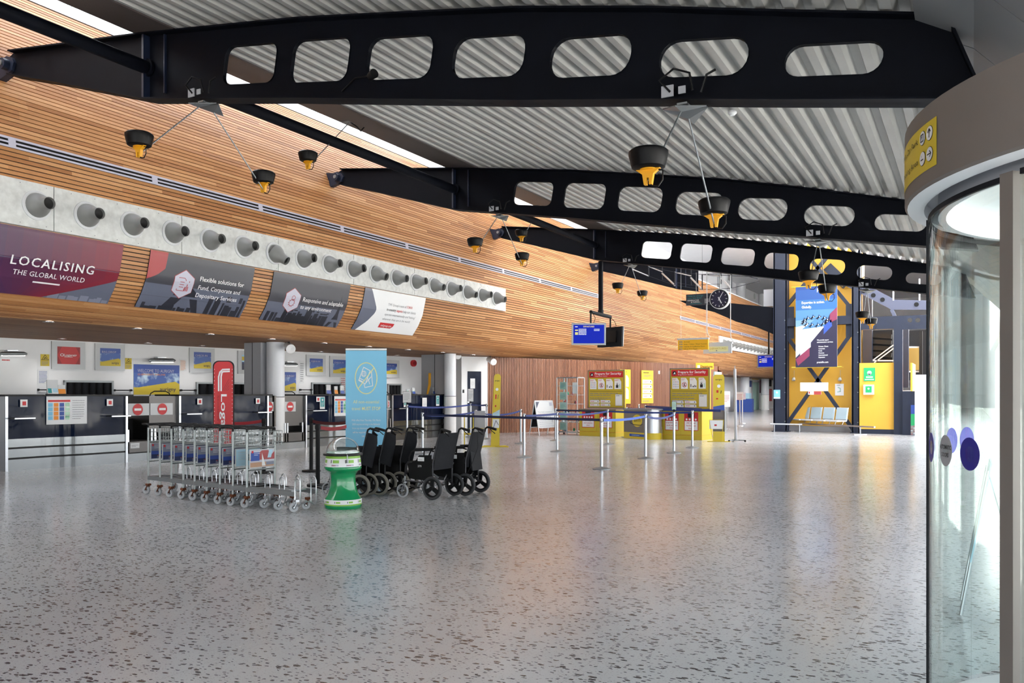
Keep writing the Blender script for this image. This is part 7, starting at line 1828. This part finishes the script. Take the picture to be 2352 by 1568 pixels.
# gallery wall pilasters, discs, grilles
for px, lb in ((1660, 'pale round pilaster on the upper gallery wall above the clock'), (1702, 'pale round pilaster on the upper gallery wall nearer the tower'), (1752, 'pale round pilaster on the upper gallery wall beside the tower')):
    p = onX(px, 650, -18.2); b = B('light_grey'); b.cyl((p.x, p.y, 7.6), .42, 3.8, 24, 'light_grey'); b.build('gallery_pilaster', off=(p.x, p.y, 7.6), label=lb, cat='pilaster')
p0 = onX(1717, 640, -18.4); p1 = onX(1768, 640, -18.4); b = B('gap_black'); b.box(-18.6, -18.5, p0.y, p1.y, onX(1740, 650, -18.4).z, onX(1740, 634, -18.4).z); b.build('dark_opening', off=(-18.55, (p0.y + p1.y) / 2, 8.5), label='dark horizontal opening high on the gallery wall beside the tower', cat='opening')
b0 = B('mint'); M('disc_pale', (.55, .60, .58), .6)
for px, py, lb in ((290, 75, 'nearest'), (797, 293, 'second'), (855, 317, 'third'), (911, 337, 'fourth'), (1733, 680, 'farthest')):
    p = onX(px, py, -18.58); b = B('disc_pale'); b.cyl(p, .30, .03, 24, 'disc_pale', (1, 0, 0)); b.build('wall_disc', off=tuple(p), label='faint round disc on the upper gallery wall, %s from the camera' % lb, cat='disc', group='pale discs on the gallery wall')
for px, py, lb in ((178, 32, 'nearer'), (722, 263, 'farther')):
    p = onX(px, py, -18.58); b = B('disc_pale')
    for k in range(7): b.box(-18.6, -18.56, p.y - .35 + .1 * k, p.y - .29 + .1 * k, p.z - .3, p.z + .3)
    b.build('wall_grille', off=tuple(p), label='faint ribbed grille on the upper gallery wall, %s one' % lb, cat='grille', group='pale grilles on the gallery wall')

# ================================================================== DRUM DOOR
DC = Vector((.945, 4.055, 0)); GC = Vector((.945, 4.1, 0)); RO = 1.2; RG = 1.14
rad = math.radians
def arc(b, C, r, a0, a1, z0, z1, mat, th=.012, n=36):
    vs = []
    for rr in (r, r - th):
        for z in (z0, z1):
            for k in range(n + 1): a = rad(a0 + (a1 - a0) * k / n); vs.append((C.x + rr * math.cos(a), C.y + rr * math.sin(a), z))
    m = n + 1; fs = []
    for k in range(n):
        fs.append((k, k + 1, m + k + 1, m + k)); fs.append((2 * m + k + 1, 2 * m + k, 3 * m + k, 3 * m + k + 1)); fs.append((m + k, m + k + 1, 3 * m + k + 1, 3 * m + k)); fs.append((k + 1, k, 2 * m + k, 2 * m + k + 1))
    fs += [(0, m, 3 * m, 2 * m), (n, 2 * m + n, 3 * m + n, m + n)]
    b.add(vs, fs, mat)
t = thing('drum_door', 'cylindrical automatic glass entrance door with taupe fascia at the right edge', 'door', DC); O = tuple(DC)
ZF0, ZF1 = 2.25, 2.56
b = B('taupe'); b.lathe([(RO - .01, ZF0), (RO, ZF0 + .01), (RO, ZF1), (0, ZF1)], DC, 96, 'taupe'); b.build('fascia', t, O, smooth=35)
b = B('light_grey'); b.lathe([(RO - .01, ZF0), (RO - .055, ZF0 - .015), (RO - .075, ZF0 - .01), (RO - .075, ZF0 + .05)], DC, 96, 'bright_white'); b.lathe([(RO - .075, ZF0 + .05), (RO - .13, ZF0 + .05), (RO - .13, ZF0 - .045), (RO - .16, ZF0 - .045)], DC, 96, 'mid_grey'); b.build('soffit_ring', t, O, smooth=35)
b = B('white'); b.lathe([(RO - .16, ZF0 - .045), (RO - .16, ZF0 + .07)], DC, 72, 'bright_white'); b.lathe([(RO - .16, ZF0 + .07), (0, ZF0 + .07)], DC, 72, 'light_grey')
for a, r in ((200, .7), (185, .6), (150, .4), (170, .8)): q = DC + Vector((r * math.cos(rad(a)), r * math.sin(rad(a)), 0)); b.box(q.x - .03, q.x + .03, q.y - .008, q.y + .008, ZF0 + .066, ZF0 + .0699, 'black')
b.build('drum_ceiling', t, O, smooth=35)
# yellow car park sign on the fascia
def cyang(px, py):
    r = ray(px, py); rx, ry = r.x, r.y; A_ = rx * rx + ry * ry; B_ = -2 * (rx * DC.x + ry * DC.y); C_ = DC.x ** 2 + DC.y ** 2 - RO ** 2; k = (-B_ - math.sqrt(max(0, B_ * B_ - 4 * A_ * C_))) / (2 * A_); return math.atan2(ry * k - DC.y, rx * k - DC.x) % (2 * PI), EYE + r.z * k
aR, zS1 = cyang(2152, 266); _, zS0 = cyang(2152, 377); SW = 1.25; SH = zS1 - zS0
sfn = lambda u, v, l=1: Vector((DC.x + (RO + .0012 * l) * math.cos(aR - (SW - u) / RO), DC.y + (RO + .0012 * l) * math.sin(aR - (SW - u) / RO), zS0 + v))
b = B('sign_yellow'); b.rect(sfn, 0, 0, SW, SH, 'sign_yellow', 1, 48, 1)
k_ = SH / .235
def icon(u, v, kind):
    b.disc(sfn, u, v, SH * .155, 'ink', 2, n=22); b.disc(sfn, u, v, SH * .145, 'white', 3, n=22); s_ = SH * .09
    if kind == 'P': b.stroke(sfn, [(u - s_ * .8, v - s_ * .8), (u + s_ * .8, v - s_ * .8), (u + s_ * .8, v + s_ * .8), (u - s_ * .8, v + s_ * .8)], s_ * .25, 'ink', 4, True); b.text(sfn, 'P', u, v - s_ * .45, s_ * .95, 'ink', 5, 'c', .03)
    elif kind == 'up': b.stroke(sfn, [(u, v - s_), (u, v + s_)], s_ * .28, 'ink', 4); b.stroke(sfn, [(u - s_ * .7, v + s_ * .3), (u, v + s_), (u + s_ * .7, v + s_ * .3)], s_ * .28, 'ink', 4)
    elif kind == 'rt': b.stroke(sfn, [(u - s_, v), (u + s_, v)], s_ * .28, 'ink', 4); b.stroke(sfn, [(u + s_ * .3, v + s_ * .7), (u + s_, v), (u + s_ * .3, v - s_ * .7)], s_ * .28, 'ink', 4)
    else: b.rect(sfn, u - s_ * .8, v - s_ * .45, u + s_ * .8, v - s_ * .15, 'ink', 4); b.stroke(sfn, [(u - s_ * .5, v + s_ * .2), (u - s_ * .2, v + s_ * .5), (u - s_ * .5, v + s_ * .8)], s_ * .12, 'ink_grey', 4)
a_, _z = cyang(2137, 300); uI = SW - (aR - a_) * RO if False else SW - SH * .30; uJ = SW - SH * .66
icon(uI, SH * .74, 'up'); icon(uJ, SH * .74, 'P'); icon(uI, SH * .30, 'rt'); icon(uJ, SH * .30, 'smoke')
b.text(sfn, 'Main Car Park', uJ - SH * .24, SH * .68, SH * .135, 'ink', 4, 'r', wid=SH * 1.55); b.text(sfn, 'Smoking Area', uJ - SH * .24, SH * .24, SH * .135, 'ink', 4, 'r', wid=SH * 1.55)
b.build('car_park_sign', t, O, smooth=35)
ob = [o for o in COL.objects if o.name == 'car_park_sign'][0]; ob['label'] = 'yellow curved sign pointing to car park and smoking area'
# glass: curved fixed walls and sliding leaves
for nm_, a0, a1, r in (('near_glass_wall', 225.5, 310, RG), ('far_glass_wall', 129, 50, RG), ('near_sliding_leaf', 183.5, 221.5, RG - .03), ('far_sliding_leaf', 133, 181, RG - .03)):
    b = B('charcoal'); arc(b, GC, r + .002, a0, a1, 2.195, 2.215, 'charcoal', .012); b.build('glass_rail', t, O)
    b = B('clear_glass'); arc(b, GC, r, a0, a1, .06, 2.21, 'clear_glass', .008); b.build(nm_, t, O, smooth=35)
b = B('light_grey'); arc(b, GC, RG, 40, 320, 0, .02, 'light_grey', .10, 90); arc(b, GC, RG + .005, 225.5, 310, .0, .07, 'light_grey', .03); arc(b, GC, RG + .005, 50, 129, .0, .07, 'light_grey', .03); b.build('threshold', t, O)
def vpost(a, r, w, d, mat, nm_):
    c = GC + Vector((r * math.cos(rad(a)), r * math.sin(rad(a)), 1.105)); ra = Vector((math.cos(rad(a)), math.sin(rad(a)), 0)); ta = Vector((-ra.y, ra.x, 0)); b = B(mat); b.obox(c, ta * w / 2, ra * d / 2, (0, 0, 1.105), mat); b.build(nm_, t, O)
vpost(223.4, RG - .01, .055, .05, 'taupe', 'front_post'); vpost(131.2, RG - .01, .05, .05, 'bright_white', 'rear_post')
for a, r in ((182.6, RG - .03), (222.0, RG - .03)): vpost(a, r, .012, .016, 'charcoal', 'leaf_edge')
vpost(230.5, RG + .01, .03, .03, 'navy_steel', 'blue_strip'); vpost(48, RG, .06, .06, 'light_grey', 'outer_post'); vpost(312, RG, .06, .06, 'light_grey', 'outer_post')
def gang(px, far=False, r=RG - .03):
    q = ray(px, 904); A_ = q.x ** 2 + q.y ** 2; B_ = -2 * (q.x * GC.x + q.y * GC.y); C_ = GC.x ** 2 + GC.y ** 2 - r * r; D_ = math.sqrt(max(0, B_ * B_ - 4 * A_ * C_)); k = (-B_ + (D_ if far else -D_)) / (2 * A_); return math.atan2(q.y * k - GC.y, q.x * k - GC.x)
M('sticker_blue', (.02, .015, .28), .5)
for px, far, mt, lb in ((2139, False, 'sticker_blue', 'blue round sticker'), (2172, False, 'mid_grey', 'grey round AUTOMATIC DOORS sticker'), (2227, False, 'sticker_blue', 'blue round sticker'), (2181, True, 'sticker_blue', 'blue round sticker'), (2216, True, 'sticker_blue', 'blue round sticker')):
    a = gang(px, far); r = RG - .0295 if not far else RG - .0385
    f = lambda u, v, l=1, a=a, r=r, far=far: Vector((GC.x + (r + .0008 * l * (-1 if far else 1)) * math.cos(a + u / r), GC.y + (r + .0008 * l * (-1 if far else 1)) * math.sin(a + u / r), 1.225 + v))
    b = B(mt); b.disc(f, 0, 0, .062, mt, 1, n=28); b.disc(lambda u, v, l=1, f=f: f(-u, v, l * .5), 0, 0, .062, mt, 1, n=28)
    if mt == 'mid_grey': b.text(f, 'AUTOMATIC', 0, .006, .017, 'ink', 3, 'c', .03, wid=.112); b.text(f, 'DOORS', 0, -.024, .017, 'ink', 3, 'c', .03, wid=.07)
    b.build('door_sticker', t, O, label=lb)
# folding board standing beyond the drum door, seen through its glass
p = onZ(2207, 1412); t = thing('folding_board', 'leaning board on thin legs seen through the drum door glass', 'sign', (p.x, p.y, 0))
b = B('satin_metal'); b.tube([(0, 0, 0), (.16, .05, .95)], .012, 8); b.tube([(.0, .45, 0), (.16, .50, .95)], .012, 8); b.tube([(.4, .0, 0), (.16, .05, .95)], .012, 8); b.tube([(.4, .45, 0), (.16, .5, .95)], .012, 8); b.build('leg', t)
b = B('pale_blue'); b.add([(.05, .0, .35), (.05, .48, .35), (.17, .52, 1.0), (.17, .03, 1.0), (.06, .0, .35), (.06, .48, .35), (.18, .52, 1.0), (.18, .03, 1.0)], [(0, 3, 2, 1), (4, 5, 6, 7), (0, 1, 5, 4), (1, 2, 6, 5), (2, 3, 7, 6), (3, 0, 4, 7)], 'pale_blue'); b.build('board', t)
